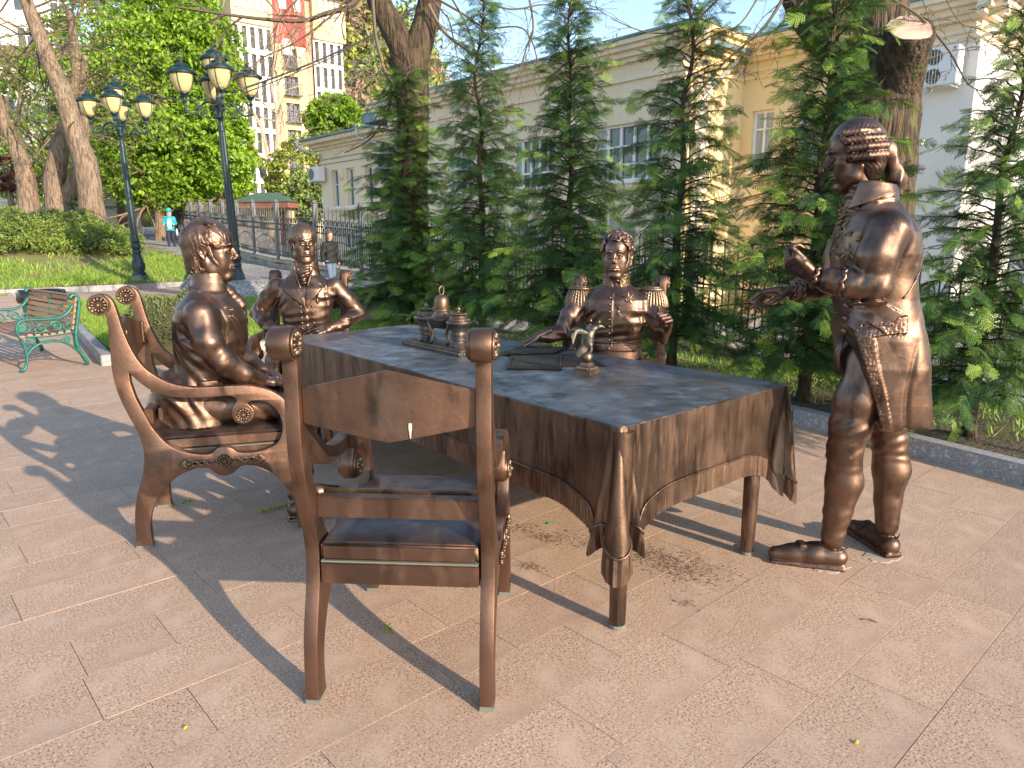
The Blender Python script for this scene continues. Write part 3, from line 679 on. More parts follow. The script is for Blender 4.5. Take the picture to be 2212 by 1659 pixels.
for k in range(len(posts) - 1):
    t = posts[k]; p = FP(t); pe = FP(posts[k + 1]) - p; angU = math.atan2(pe[1], pe[0]); d = cop(posts[k + 1]) - cop(t); o = panel_mesh(float(np.linalg.norm(pe)), d).build('panel', M['iron'], fen); o.location = (p[0], p[1], cop(t) - .02); o.rotation_euler = (0, 0, angU)
    b = MB(); c0, c1 = cop(t), cop(posts[k + 1]); L = float(np.linalg.norm(pe))
    for (x0, x1) in ((0, .5), (.5, 1)):
        za, zb = c0 + (c1 - c0) * x0, c0 + (c1 - c0) * x1; V_ = []
        for (xx, zz) in ((x0 * L + .006, za), (x1 * L - .006, zb)):
            for yy in (-.2, .2): V_ += [(xx, yy, zz - .09), (xx, yy, zz - .005)]
        b.raw(V_, [(0, 2, 3, 1), (4, 5, 7, 6), (0, 4, 6, 2), (1, 3, 7, 5), (0, 1, 5, 4), (2, 6, 7, 3)])
    o = b.build('coping_stone', M['stone'], fen, bevel=.012); o.location = (p[0], p[1], 0); o.rotation_euler = (0, 0, angU)
    b = MB(); b.box((L / 2, 0, (c0 + c1) / 2 - .09 - .6), (L, .30, 1.2)); o = b.build('base_wall', M['stone'], fen); o.location = (p[0], p[1], -.0); o.rotation_euler = (0, 0, angU)
# ---------------------------------------------------------------- far buildings, hill
M['tw'] = mat('white_cladding', (.74, .72, .70), .7, noise=(.3, (.68, .62, .55), 3, .4, .7)); M['ty'] = mat('tower_yellow', (.72, .56, .25), .8, noise=(.25, (.70, .60, .38), 3, .4, .7))
M['tr'] = mat('tower_red', (.42, .05, .04), .8); M['tb'] = mat('tower_brown', (.42, .30, .22), .8); M['tg'] = mat('tower_glass', (.10, .11, .14), .12, spec=.7, noise=(.4, (.22, .23, .27), 3, .4, .6))
M['tglow'] = mat('balcony_glazing', (.50, .50, .58), .15, noise=(.3, (.34, .36, .46), 2, .4, .6)); M['rooft'] = mat('dark_roof', (.16, .11, .09), .8)
twr = empty('tower_block', (0, 0, 0), 0, 'tall apartment block in white yellow and red with gridded windows behind the lamps', 'building')
TO = at(510, 200, 70)[:2]; TE = np.array([math.sin(R(52)), math.cos(R(52))]); TI = np.array([-TE[1], TE[0]])
def TH(x, y): return plane_hit(TO, TE, x, y)
s1 = TH(588, 60)[0]; s2 = TH(660, 60)[0]; s3 = TH(676, 100)[0]; s4 = TH(742, 150)[0]
zr0 = TH(490, 8)[1]; zw = TH(520, 48)[1]; zy = TH(700, 88)[1]; zt = TH(690, -6)[1]; zred = TH(620, 95)[1]
def tbox(mb, a, b, z0, z1, d0, d1):
    c = TO + TE * ((a + b) / 2) + TI * ((d0 + d1) / 2); mb.box((c[0], c[1], (z0 + z1) / 2), (b - a, d1 - d0, z1 - z0), math.atan2(TE[1], TE[0]))
def tgrid(name, a, b, z0, z1, nc, nr, m, wfrac=.5, hfrac=.62, d=0.0, wall=None, mul=2):
    """wall section whose windows are openings with frames and panes"""
    mb = MB(); holes = []; cw_, ch = (b - a) / nc, (z1 - z0) / nr
    for i in range(nc):
        for j in range(nr): holes.append((a + cw_ * (i + .5 - wfrac / 2), a + cw_ * (i + .5 + wfrac / 2), z0 + ch * (j + .5 - hfrac / 2), z0 + ch * (j + .5 + hfrac / 2)))
    wall_grid(mb, TO - TI * 0 + TI * d, TE, a, b, z0, z1, holes, depth=.35, inward=TI); mb.build(name, m, twr)
    ang = math.atan2(TE[1], TE[0])
    for h in holes:
        if h[3] < 3: continue
        c = TO + TE * ((h[0] + h[1]) / 2) + TI * (d + .3); f = MB(); W_, H_ = h[1] - h[0], h[3] - h[2]; zc = (h[2] + h[3]) / 2
        f.box((c[0], c[1], h[2] + .06), (W_, .1, .12), ang); f.box((c[0], c[1], h[3] - .06), (W_, .1, .12), ang); f.box((c[0], c[1], h[2] + H_ * .62), (W_, .09, .09), ang)
        for k in range(mul + 1): q = c + TE * ((k / mul - .5) * (W_ - .1)); f.box((q[0], q[1], zc), (.09, .1, H_), ang)
        o = f.build('window', M['tg' if 0 else 'iron'], twr); g = MB(); q = c + TI * .12; g.box((q[0], q[1], zc), (W_, .03, H_), ang); g.build('pane', M['tg'], o)
tgrid('white_wall', 0, s1, 0, zw, 5, 9, M['tw'], .55, .8)
tgrid('yellow_bay', s1 + .02, s2 - .02, 0, zred, 1, 8, M['ty'], .42, .72, d=.15, mul=3)
mb = MB(); tbox(mb, s2 + .01, s3, 0, zt, .3, 3); mb.build('brown_pier', M['tb'], twr)
tgrid('white_wall', s3 + .01, s4, 0, zy, 4, 9, M['tw'], .5, .82)
mb = MB(); tbox(mb, s3 + .01, s4 + .3, zy, zt, -.25, 8); tbox(mb, 0, s1, zw, zr0 + 1.5, -.25, 8); mb.build('upper_storeys', M['ty'], twr)
for a, b, z0, z1, n in ((s3 + .6, s4 - .2, zy + 1.3, zy + 5.2, 4), (.3, s1 - .3, zw + 1.2, zw + 6.2, 5)):
    for k in range(n): 
        w_ = (b - a) / n; f = MB(); tbox(f, a + w_ * k, a + w_ * (k + 1) - .25, z0, z1, -.36, -.3); f.build('loggia_pane', M['tglow'], twr)
mb = MB(); tbox(mb, s1 + .02, s2 - .02, zred, zt, -.05, 6); mb.build('red_panel', M['tr'], twr)
f = MB(); tbox(f, s1 + 1.4, s2 - 2.6, zred + 3.0, zred + 7.6, -.2, -.06); f.build('loggia_pane', M['tglow'], twr)
mb = MB(); tbox(mb, s1 + .8, s2 - 1.6, zred - 1.0, zred + .4, -.25, -.06); tbox(mb, s2 - 1.2, s2 - .5, zred + 3, zred + 5.5, -.2, -.06); mb.build('white_trim', M['tw'], twr)
for j in range(8):
    mb = MB(); zz = (j + .1) * zred / 8
    if zz > 4:
        tbox(mb, s1 + (s2 - s1) * .26, s1 + (s2 - s1) * .74, zz, zz + .12, -.5, .14)
        for k in range(9): tbox(mb, s1 + (s2 - s1) * (.26 + .48 * k / 8) - .03, s1 + (s2 - s1) * (.26 + .48 * k / 8) + .03, zz, zz + 1.1, -.5, -.44)
        tbox(mb, s1 + (s2 - s1) * .26, s1 + (s2 - s1) * .74, zz + 1.05, zz + 1.15, -.52, -.43); mb.build('balcony_rail', M['iron'], twr)
mb = MB(); tbox(mb, -.8, s1 + .2, zr0 + 1.4, zr0 + 2.0, -.9, 9); tbox(mb, s1, s4 + 1.1, zt, zt + .8, -1.2, 9); c = TO + TE * 4 + TI * 4; mb.prism([(-2.2, -2), (2.2, -2), (0, 2.6)], -2, 2, M=np.array([[TE[0], 0, TI[0]], [TE[1], 0, TI[1]], [0, 1, 0.]]), c=(c[0], c[1], zr0 + 3)); mb.build('roof', M['rooft'], twr)
mb = MB(); tbox(mb, .05, s4, 0, zw, .9, 10); mb.build('core', M['tb'], twr)
# left return of the tower
mb = MB(); lw = []
for i in range(2):
    for j in range(9): lw.append((.8 + i * 2.1, 2.2 + i * 2.1, zw * (j + .15) / 9, zw * (j + .85) / 9))
wall_grid(mb, TO, TI, 0, 5, 0, zw, lw, depth=.3, inward=TE); mb.build('return_wall', M['tw'], twr)
for h in lw:
    if h[3] > 12: window(twr, TO, TI, TE, h, 2, [.6], depth=.2, fw=.12, mframe='iron')
# second block seen through the trees, top left
b2 = empty('apartment_block', (0, 0, 0), 0, 'white and yellow apartment block with red band glimpsed through twigs at upper left', 'building')
BO = at(-60, 200, 62)[:2]; BE = np.array([.93, .36]); BI = np.array([-BE[1], BE[0]])
_, z_a = plane_hit(BO, BE, 60, 60); _, z_b = plane_hit(BO, BE, 60, 118); _, z_c = plane_hit(BO, BE, 60, 160); L2 = plane_hit(BO, BE, 118, 100)[0]
for nm, mm, z0, z1, nr in (('white_wall', 'tw', z_b, z_a + 9, 4), ('red_band', 'tr', z_c, z_b, 0), ('yellow_wall', 'ty', 0, z_c, 5)):
    hs = [(1 + i * 2.6, 2.4 + i * 2.6, z0 + (z1 - z0) * (j + .2) / nr, z0 + (z1 - z0) * (j + .8) / nr) for i in range(4) for j in range(nr)] if nr else []
    mb = MB(); wall_grid(mb, BO, BE, 0, L2, z0, z1, hs, depth=.3, inward=BI); mb.build(nm, M[mm], b2)
    for h in hs:
        if h[2] > 8: window(b2, BO, BE, BI, h, 2, [.6], depth=.2, fw=.1)
mb = MB(); c = BO + BE * L2 / 2 + BI * 5; mb.box((c[0], c[1], z_a / 2 + 4.4), (L2 - .1, 8, z_a + 8.8), math.atan2(BE[1], BE[0])); mb.build('core', M['tb'], b2)
# pale house at far left behind the trunks
lh = empty('pale_house', (0, 0, 0), 0, 'pale stucco house behind the leaning trunks at far left', 'building')
HO = at(-90, 480, 40)[:2]; HE = np.array([.97, .24]); HI = np.array([-HE[1], HE[0]]); HL = plane_hit(HO, HE, 300, 400)[0]
hs = [(2.2 + i * 2.9, 3.5 + i * 2.9, 3.6, 5.4) for i in range(int((HL - 2) / 2.9))] + [(2.2 + i * 2.9, 3.5 + i * 2.9, 7.2, 9) for i in range(int((HL - 2) / 2.9))]
mb = MB(); wall_grid(mb, HO, HE, 0, HL, 0, 11, hs, depth=.2, inward=HI); mb.build('wall', M['wallw'], lh)
for h in hs: window(lh, HO, HE, HI, h, 2, [.65], fw=.07)
mb = MB(); c = HO + HE * HL / 2; mb.box((c[0], c[1], 1.9), (HL, .16, 1.2), math.atan2(HE[1], HE[0])); mb.build('plinth', M['wall'], lh)
mb = MB(); c = HO + HE * HL / 2 + HI * 3; mb.box((c[0], c[1], 11.2), (HL + 1, 8, .5), math.atan2(HE[1], HE[0])); mb.build('roof', M['rooft'], lh)
# gatehouse
M['shing'] = mat('green_shingles', (.10, .17, .12), .85, noise=(14, (.05, .09, .07), 3, .4, .6)); M['terra'] = mat('terracotta', (.27, .10, .07), .75, noise=(5, (.19, .065, .045), 4, .4, .7))
GO = at(528, 500, 34)[:2]; gh = empty('gatehouse', (GO[0], GO[1], .35), R(-18), 'small yellow gatehouse with green shingled roof and red brown doors behind the fence', 'kiosk'); gh.scale = (.56, .6, .80)
k_ = 34 * .000651; mb = MB(); mb.box((2.2, 2, 1.6), (5.0, 4, 3.2)); mb.build('wall', M['yellow'], gh)
for x, w_ in ((.75, 1.5), (3.6, .9)):
    mb = MB(); mb.box((x, -.03, 1.9), (w_, .1, 2.3)); d_ = mb.build('door', M['terra'], gh); mb = MB()
    for q in range(3): mb.box((x, -.09, 1.1 + q * .72), (w_ * .7, .03, .55))
    mb.build('door_panel', M['terra'], d_)
mb = MB()
for x in (-.3, 1.7, 2.3, 4.7): mb.box((x, -.35, 1.6), (.2, .2, 3.2))
mb.build('post', M['stone'], gh)
mb = MB(); mb.box((2.2, 1.7, 3.33), (6.1, 5.6, .32)); mb.build('fascia', M['terra'], gh)
for j in range(7):
    u0, u1 = j / 7, (j + 1) / 7; mb = MB(); q0, q1 = 3.2 - 1.9 * u0 ** .8, 3.2 - 1.9 * u1 ** .8; z0, z1 = 3.49 + .55 * u0, 3.49 + .55 * u1 + .04
    mb.raw([(2.2 - q0, 1.7 - q0 * .9, z0), (2.2 + q0, 1.7 - q0 * .9, z0), (2.2 + q0, 1.7 + q0 * .9, z0), (2.2 - q0, 1.7 + q0 * .9, z0), (2.2 - q1, 1.7 - q1 * .9, z1), (2.2 + q1, 1.7 - q1 * .9, z1), (2.2 + q1, 1.7 + q1 * .9, z1), (2.2 - q1, 1.7 + q1 * .9, z1)], [(0, 1, 5, 4), (1, 2, 6, 5), (2, 3, 7, 6), (3, 0, 4, 7), (4, 5, 6, 7)]); mb.build('shingle_course', M['shing'], gh)
# ---------------------------------------------------------------- foliage helpers
M['bark'] = mat('grey_brown_bark', (.27, .195, .14), .95, noise=[(5, (.12, .085, .06), 6, .42, .6, (3, 3, .5)), (16, (.36, .28, .21), 4, .55, .75, (3, 3, .6))], bump=[(9, 1.0, .06, (3, 3, .45)), (40, .5, .01, (2, 2, .6))])
M['barkd'] = mat('furrowed_bark', (.115, .078, .05), .95, noise=[(5, (.05, .033, .022), 6, .42, .58, (4, 4, .5)), (7, (.11, .12, .035), 5, .58, .72)], bump=[(8, 1.0, .08, (4, 4, .5)), (40, .6, .01, (2, 2, .5))])
M['twig'] = mat('bare_twigs', (.13, .10, .07), .9, island=.25)
M['leafy'] = mat('fresh_chestnut_leaves', (.26, .42, .035), .5, island=.45, trans=.4, noise=(.35, (.17, .30, .025), 4, .45, .65))
M['leafm'] = mat('small_spring_leaves', (.30, .36, .06), .6, island=.3, trans=.35)
M['juni'] = mat('juniper_sprays', (.25, .34, .07), .7, island=.4, trans=.12, noise=(1.2, (.11, .16, .05), 4, .45, .65))
M['box'] = mat('boxwood_leaves', (.10, .135, .04), .7, island=.4, noise=(9, (.17, .14, .06), 3, .5, .7))
M['coni'] = mat('conifer_fronds', (.060, .135, .032), .6, island=.3, trans=.25, noise=(1.6, (.12, .21, .035), 4, .52, .72))
M['conit'] = mat('sunlit_conifer_shoots', (.24, .38, .05), .6, island=.3, trans=.3)  # shoots brighter than the fronds: sunlight on the tips put into their colour
def leaves(name, C_, size, m, parent, seed=0, up=.3, asp=.55, aim=None, kind=None):
    """bent leaf faces at the points C_ (n,3)"""
    g = np.random.default_rng(seed); n = len(C_); d = unit(g.normal(0, 1, (n, 3)) + (0 if aim is None else aim)); nn = unit(g.normal(0, 1, (n, 3)) + np.array([0, 0, up * 3]))
    a = unit(np.cross(d, nn)); s = (size * (.6 + .8 * g.random(n)))[:, None]; t = np.cross(a, d) * s * .16
    V_ = np.concatenate([C_ - d * s, C_ + a * s * asp + t, C_ + d * s, C_ - a * s * asp + t]); i = np.arange(n)
    o = link(name, npmesh(name, V_, [np.stack([i, i + n, i + 2 * n], 1), np.stack([i, i + 2 * n, i + 3 * n], 1)], False), m, parent)
    if kind: o['kind'] = kind
    return o
def clumps(g, n, cen, rad, cl, k, shell=.55):
    """k points in each of n clumps spread through an ellipsoid"""
    u = unit(g.normal(0, 1, (n, 3))) * (shell + (1 - shell) * g.random((n, 1)) ** .6) ; c = np.array(cen) + u * np.array(rad)
    return (c[:, None, :] + unit(g.normal(0, 1, (n, k, 3))) * (cl * g.random((n, k, 1)) ** .5) * np.array([1, 1, .6])).reshape(-1, 3)
def branchy(mb, p, d, ln, r, depth, g, droop=0.0, nch=3, seg=4, spread=.7, tips=None, up=0.0):
    pts = [np.array(p, float)]; rr = [r]; d = unit(np.array(d, float)); n = 5
    for i in range(n):
        d = unit(d + g.normal(0, .16, 3) + np.array([0, 0, up - droop])); pts.append(pts[-1] + d * ln / n); rr.append(r * (1 - .62 * (i + 1) / n))
    mb.tube(pts, rr, 5 if r > .02 else 3, cap=False)
    if depth > 0:
        for k in range(nch):
            i = g.integers(1, n + 1); dd = unit(d + g.normal(0, spread, 3)); branchy(mb, pts[i], dd, ln * g.uniform(.45, .75), max(rr[i] * .6, .0035), depth - 1, g, droop, nch, seg, spread, tips, up)
    elif tips is not None: tips += pts[2:]
def trunk(name, parent, pts, rad, m, seg=22, ridge=.0, nr=11):
    P = np.array(catmull(pts, 7)); rd = np.interp(np.linspace(0, 1, len(P)), np.linspace(0, 1, len(rad)), rad); mb = MB(); mb.tube(P, rd, seg)
    V_ = np.concatenate(mb.v); n = len(P)
    if ridge:
        for i in range(n):
            for j in range(seg):
                a = 2 * PI * j / seg; q = V_[i * seg + j] - P[i]; s = 1 + ridge * (math.sin(a * nr + math.sin(i * .5) * 1.3) * .5 + .6 * math.sin(a * 3 + i * .13) + .35 * math.sin(i * 1.1 + a * 5)); V_[i * seg + j] = P[i] + q * s
        mb.v = [V_]
    return mb.build(name, m, parent, smooth=True)
# hill
hg = np.random.default_rng(11); hx = np.linspace(-110, 60, 60); hy = np.linspace(110, 260, 30); V_ = []
for y in hy:
    for x in hx: V_.append((x, y, 2 + 60 * math.exp(-((y - 215) / 55) ** 2) * (.72 + .28 * math.sin(x * .030 + 2.9)) * (1 if x < -30 else max(.15, 1 - (x + 30) / 45)) * min(1, (y - 105) / 40) + 0))
F = [(j * 60 + i, j * 60 + i + 1, j * 60 + 61 + i, j * 60 + 60 + i) for j in range(29) for i in range(59)]
tag(link('hill', npmesh('hill', V_, np.array(F)), M['flat']), kind='structure')
for mm, col, n, sd_ in (('w1', (.16, .22, .07), 500, 1), ('w2', (.30, .34, .06), 240, 2), ('w3', (.30, .20, .14), 420, 3)):
    m = mat('far_wood_' + mm, col, .9, island=.3); idx = hg.integers(0, len(V_), n * 2); c = np.array(V_)[idx]; c = c[(c[:, 0] > -75) & (c[:, 0] < 25)][:n]; c = c + hg.normal(0, 2.2, c.shape) * [1, 1, .3] + [0, 0, 1.5]
    P_ = (c[:, None, :] + unit(hg.normal(0, 1, (len(c), 60, 3))) * [3.0, 3.0, 4.0] * hg.random((len(c), 60, 1)) ** .4).reshape(-1, 3)
    leaves('woodland', P_, .75, m, None, sd_, kind='stuff')
# round green tree on the slope
def leafy_tree(name, pos, base, rad, label, n, k, size, m, seed, group=None, th=.25, lean=0):
    t = empty(name, (0, 0, 0), 0, label, 'tree', group); g = np.random.default_rng(seed); pos = np.array(pos, float)
    trunk('trunk', t, [(pos[0], pos[1], base), (pos[0] + .1, pos[1], (base + pos[2]) / 2), tuple(pos)], [th, th * .7, th * .35], M['bark'], 10)
    mb = MB()
    for i in range(14): branchy(mb, pos + [0, 0, -rad[2] * g.uniform(.1, .9)], g.normal(0, 1, 3) + [0, 0, .4], rad[0] * .9, th * .25, 1, g)
    mb.build('limb', M['bark'], t); leaves('crown', clumps(g, n, pos, rad, rad[0] * .2, k), size, m, t, seed)
    return t
leafy_tree('round_tree', at(722, 262, 52), 3, (2.0, 1.8, 1.75), 'small round bright green tree above the roof of the low cream wing', 260, 34, .17, M['leafy'], 5)
leafy_tree('slope_shrub', at(655, 380, 38), 1, (2.0, 1.4, 1.9), 'loose light green shrub between the gatehouse and the low wing', 150, 26, .12, M['leafm'], 8)
leafy_tree('spruce_sapling', at(665, 430, 34), 1, (1.1, .9, 1.2), 'blue green spruce at the left end of the low wing', 200, 26, .10, M['juni'], 18)
# the chestnut mass, several trees
for i, (x, y, Y, rr, n, sd_) in enumerate(((345, 170, 37, (3.1, 2.4, 4.6), 560, 1), (425, 160, 38, (2.5, 2.2, 3.9), 470, 2), (465, 340, 35, (1.9, 1.6, 2.5), 330, 3), (330, 350, 34.5, (2.9, 2.0, 2.3), 380, 4), (90, 290, 38, (3.8, 2.2, 4.2), 260, 5), (225, 110, 41, (3.0, 2.2, 4.2), 230, 6))):
    lab = ['tall bright green chestnut tree right behind the left lamp', 'broad chestnut crown rising beside the tower block', 'low chestnut crown hanging over the fence behind the right lamp', 'chestnut crown hanging low behind the left lamp post', 'thin leafed green tree behind the leaning trunks at far left', 'sparse pale green tree behind the twigs left of the lamps'][i]
    leafy_tree('chestnut_tree', at(x, y, Y), 1, rr, lab, n, 26, .125, M['leafy'], sd_ + 20, 'chestnut trees behind the fence', .3)
# three old trunks on the raised lawn
def P24(pts, Y=24.0): return [tuple(at(x, y, Y)) for x, y in pts]
def old_tree(pts, rad, label, seed, twigs, Y=24.0, extra=None, group='old trees on the raised lawn'):
    t = empty('old_tree', (0, 0, 0), 0, label, 'tree', group); P_ = P24(pts, Y); rad = [q * Y / 24.5 for q in rad]; trunk('trunk', t, P_, rad, M['bark'], 20, .05)
    if extra:
        for ep, er in extra: trunk('limb', t, P24(ep, Y), er, M['bark'], 14, .05)
    g = np.random.default_rng(seed); tips = []; mb = MB(); C_ = catmull(P_, 4)
    for k in range(twigs):
        i = g.integers(len(C_) // 2, len(C_)); branchy(mb, C_[i], g.normal(0, 1, 3) * [1.3, .8, 1] + [.2, 0, .3], g.uniform(1.6, 3.4), .05, 3, g, .02, 3, tips=tips)
    tag(mb.build('twigs', M['twig'], t), kind='stuff')
    tp = np.array(tips); tp = tp[g.random(len(tp)) < .8]; leaves('bud_leaves', tp + g.normal(0, .06, tp.shape), .04, M['leafm'], t, seed)
    return t
old_tree([(206, 560), (204, 500), (198, 440), (186, 358), (161, 286), (136, 200), (107, 136), (86, 79), (68, 32), (50, -20), (20, -90)], [.50, .44, .38, .36, .31, .28, .25, .22, .2, .18, .14], 'tall leaning trunk with furrowed bark nearest the left lamp', 31, 20, 28.5)
old_tree([(134, 560), (128, 490), (124, 440), (118, 387), (133, 304), (150, 243), (166, 170), (160, 90), (150, 20)], [.42, .38, .35, .33, .27, .2, .17, .14, .1], 'forked trunk standing between the two single trunks', 32, 18, 30, extra=[([(128, 445), (150, 410), (176, 350), (183, 280), (178, 200), (184, 120)], [.3, .27, .2, .17, .14, .1])])
old_tree([(70, 560), (66, 480), (62, 430), (50, 358), (20, 286), (4, 250), (-20, 170), (-30, 60)], [.38, .34, .31, .27, .22, .2, .17, .12], 'leftmost leaning trunk above the juniper hedge', 33, 16, 30)
# bare tree by the gatehouse
bt = empty('bare_tree', (0, 0, 0), 0, 'bare pale branched tree in front of the tower block beside the gatehouse', 'tree'); g = np.random.default_rng(7); mb = MB(); b0 = at(585, 420, 40)
for dx, dz, l in ((-.45, 1, 8.5), (.25, 1, 9), (-.1, 1, 10), (.55, 1, 7), (-.8, 1, 7)): branchy(mb, b0, (dx, .1, dz * 1.6), l, .13, 4, g, 0, 4, spread=.45, up=.04)
mb.build('branches', mat('pale_bark', (.46, .35, .27), .9, island=.15), bt); trunk('trunk', bt, [tuple(at(588, 490, 40)), tuple(b0 + [0, 0, .3])], [.3, .22], M['bark'], 12)
# red leaved shrub at far left
leafy_tree('red_shrub', at(12, 375, 36), 1, (.9, .8, .9), 'dark red leaved shrub at the far left edge', 60, 22, .09, mat('red_leaves', (.11, .02, .03), .6, island=.3), 12)
# juniper hedge: arching sprays
jh = empty('juniper_hedge', (0, 0, 0), 0, 'wide spreading juniper hedge on the raised lawn at far left', 'hedge'); g = np.random.default_rng(4); C_ = []; A_ = []
def hedge_pts(n):
    out = []; aim = []
    for _ in range(n):
        x = rng.uniform(-60, 300); Y0 = 23.3 + max(0, x) / 280 * 2.7; Y = rng.uniform(Y0, Y0 + 4.2); b = at(x, 540, Y); z0 = terr(b[0], b[1])[0]; 
        hx_ = (x + 60) / 360; H = 1.30 * (1 - max(0, hx_ - .72) * 2.3) * (.86 + .14 * math.sin(x * .06) * math.cos(Y * 1.7)); k = rng.random() ** .45
        dep = math.sin(PI * (Y - Y0 + .25) / 4.7); out.append((b[0], b[1], z0 + .02 + H * dep ** .5 * k)); aim.append((rng.gauss(.9, .6), -.7, .35))
    return np.array(out), np.array(aim)
c, a = hedge_pts(5200); a = unit(a); P_ = (c[:, None, :] + a[:, None, :] * np.linspace(0, .42, 9)[None, :, None] * np.array([1, 1, .8]) + g.normal(0, .028, (5200, 9, 3))).reshape(-1, 3); AA = np.repeat(a, 9, 0)
leaves('sprays', P_, .066, M['juni'], jh, 3, .1, .28, AA * 2.0); 
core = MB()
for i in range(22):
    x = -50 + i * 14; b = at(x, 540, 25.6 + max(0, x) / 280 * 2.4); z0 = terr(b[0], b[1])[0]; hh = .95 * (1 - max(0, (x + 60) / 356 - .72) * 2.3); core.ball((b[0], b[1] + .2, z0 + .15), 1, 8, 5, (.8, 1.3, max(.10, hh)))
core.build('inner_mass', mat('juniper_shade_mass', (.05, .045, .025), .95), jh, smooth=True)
# clipped box shrubs on the island
def topiary(loc, r, label, seed, n=5200):
    t = empty('box_shrub', (*loc, .09), 0, label, 'shrub', 'clipped box shrubs on the kerbed island'); g = np.random.default_rng(seed); u = unit(g.normal(0, 1, (n, 3))); u[:, 2] = np.abs(u[:, 2]) * 1.0 - .12 * g.random(n)
    P_ = u * np.array([r, r, r * 1.05]) * (.9 + .13 * g.random((n, 1))) + [0, 0, r * .42]
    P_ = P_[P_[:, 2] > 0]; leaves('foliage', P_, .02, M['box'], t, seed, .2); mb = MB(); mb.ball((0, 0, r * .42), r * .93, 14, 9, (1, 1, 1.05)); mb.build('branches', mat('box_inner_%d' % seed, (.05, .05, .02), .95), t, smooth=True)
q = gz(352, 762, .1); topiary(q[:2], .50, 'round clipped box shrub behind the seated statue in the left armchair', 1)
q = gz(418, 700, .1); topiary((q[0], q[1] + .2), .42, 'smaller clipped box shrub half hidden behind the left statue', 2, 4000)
# ---------------------------------------------------------------- conifers
def frond(g, L=.30):
    """flat feathery spray in the xy plane, growing along +y, tip drooping"""
    V_ = []; T = []
    def strip(p, d, l, w0, dz):
        nonlocal V_, T
        a = np.array([-d[1], d[0], 0]); n = len(V_); e = p + d * l + np.array([0, 0, -dz]); V_ += [p - a * w0, p + a * w0, e]; T.append((n, n + 1, n + 2)); return e
    ax = lambda t: np.array([.03 * math.sin(t * 3) * L, t * L, -.22 * L * t * t])
    for i in range(5): 
        a_, b_ = ax(i / 5), ax((i + 1) / 5); n = len(V_); w_ = .0035; V_ += [a_ + [-w_, 0, 0], a_ + [w_, 0, 0], b_ + [w_ * .7, 0, 0], b_ + [-w_ * .7, 0, 0]]; T += [(n, n + 1, n + 2), (n, n + 2, n + 3)]
    for i in range(9):
        t = .06 + i * .104; l = L * (.44 * math.sin(PI * min(1, t * .9 + .16)) + .06) * g.uniform(.75, 1.15); p = ax(t)
        for s in (-1, 1):
            an = s * g.uniform(.75, 1.0); d = np.array([math.sin(an), math.cos(an), 0]); q = strip(p, d, l, .0048, l * .25)
            for k in range(4):
                u = .16 + k * .20; pp = p + d * l * u + [0, 0, -l * .2 * u]
                for s2 in (-1, 1): a2 = an + s2 * .62; strip(pp, np.array([math.sin(a2), math.cos(a2), 0]), l * .26 * (1 - u * .5) + .006, .0042, .004 + .012 * g.random())
    return np.array(V_), np.array(T)
def conifer(name, H, wid, seed, nb=150, gap=0.0):
    """trunk, branch mesh, crown mesh and sunlit shoots mesh, base at the origin"""
    g = np.random.default_rng(seed); FR = [frond(g) for _ in range(3)]; cv = []; ct = []; sv = []; st = []; nC = nS = 0
    tr = MB(); P_ = [(g.normal(0, .012) * z, g.normal(0, .012) * z, z) for z in np.linspace(0, H, 9)]; tr.tube(catmull(P_, 3), np.interp(np.linspace(0, 1, 25), [0, .05, .5, 1], [.085, .06, .035, .006]), 9); br_ = MB()
    PA_ = np.array(P_)
    for b in range(nb):
        z = H * (.10 + .88 * ((b + g.random()) / nb) ** 1.02); az = b * 2.399 + g.normal(0, .3); u = z / H
        if gap and g.random() < gap * u: continue
        Lb = wid * (1.0 - .84 * u ** .88) * g.uniform(.45, 1.15) * (.7 if u < .08 else 1); el = .28 + .75 * u - .25 * (1 - u)
        o_ = np.array([np.interp(z, PA_[:, 2], PA_[:, 0]), np.interp(z, PA_[:, 2], PA_[:, 1]), z]); h = np.array([math.cos(az), math.sin(az), 0]); n = 9; pts = []
        for k in range(n + 1): t = k / n; pts.append(o_ + h * Lb * t * math.cos(el * .6) + np.array([0, 0, Lb * (math.sin(el) * t - .42 * t * t)]) + g.normal(0, .008, 3))
        br_.tube(pts, np.linspace(.013 * (1 - .5 * u) + .002, .003, n + 1), 3, cap=False); nf = max(4, int(Lb * 20))
        for k in range(nf):
            t = .10 + .90 * (k + .5) / nf; i = min(int(t * n), n - 1); p = pts[i] + (pts[i + 1] - pts[i]) * (t * n - i); s = (1 if k % 2 else -1) * (g.uniform(.35, .95)) * (1 - .6 * (t > .88)); a2 = az + s
            fv, ft = FR[g.integers(3)]; sc = g.uniform(.60, 1.25) * (.62 + .38 * (1 - u)) * (1 - .25 * t); Ml = rotz(a2 - PI / 2) @ np.array(Euler((g.normal(-.30, .34) + .25 * u, g.normal(0, .6), 0)).to_matrix())
            W_ = (fv * sc) @ Ml.T + p
            if g.random() < (.13 + .40 * (t > .74)): sv.append(W_); st.append(ft + nS); nS += len(fv)
            else: cv.append(W_); ct.append(ft + nC); nC += len(fv)
    # inner dead wood and old foliage close to the stem
    me = [tr.mesh('trunk', True), br_.mesh('branch', True), npmesh('crown', np.concatenate(cv), np.concatenate(ct), False), npmesh('sunlit_shoot_tips', np.concatenate(sv), np.concatenate(st), False)]
    for m_, k in zip(me, ('barkd', 'barkd', 'coni', 'conit')): m_.materials.append(M[k])
    return me
cvar = [conifer('c', 4.4, 1.42, 1, 200), conifer('c', 4.6, 1.38, 2, 185, .2), conifer('c', 4.0, 1.35, 5, 175)]
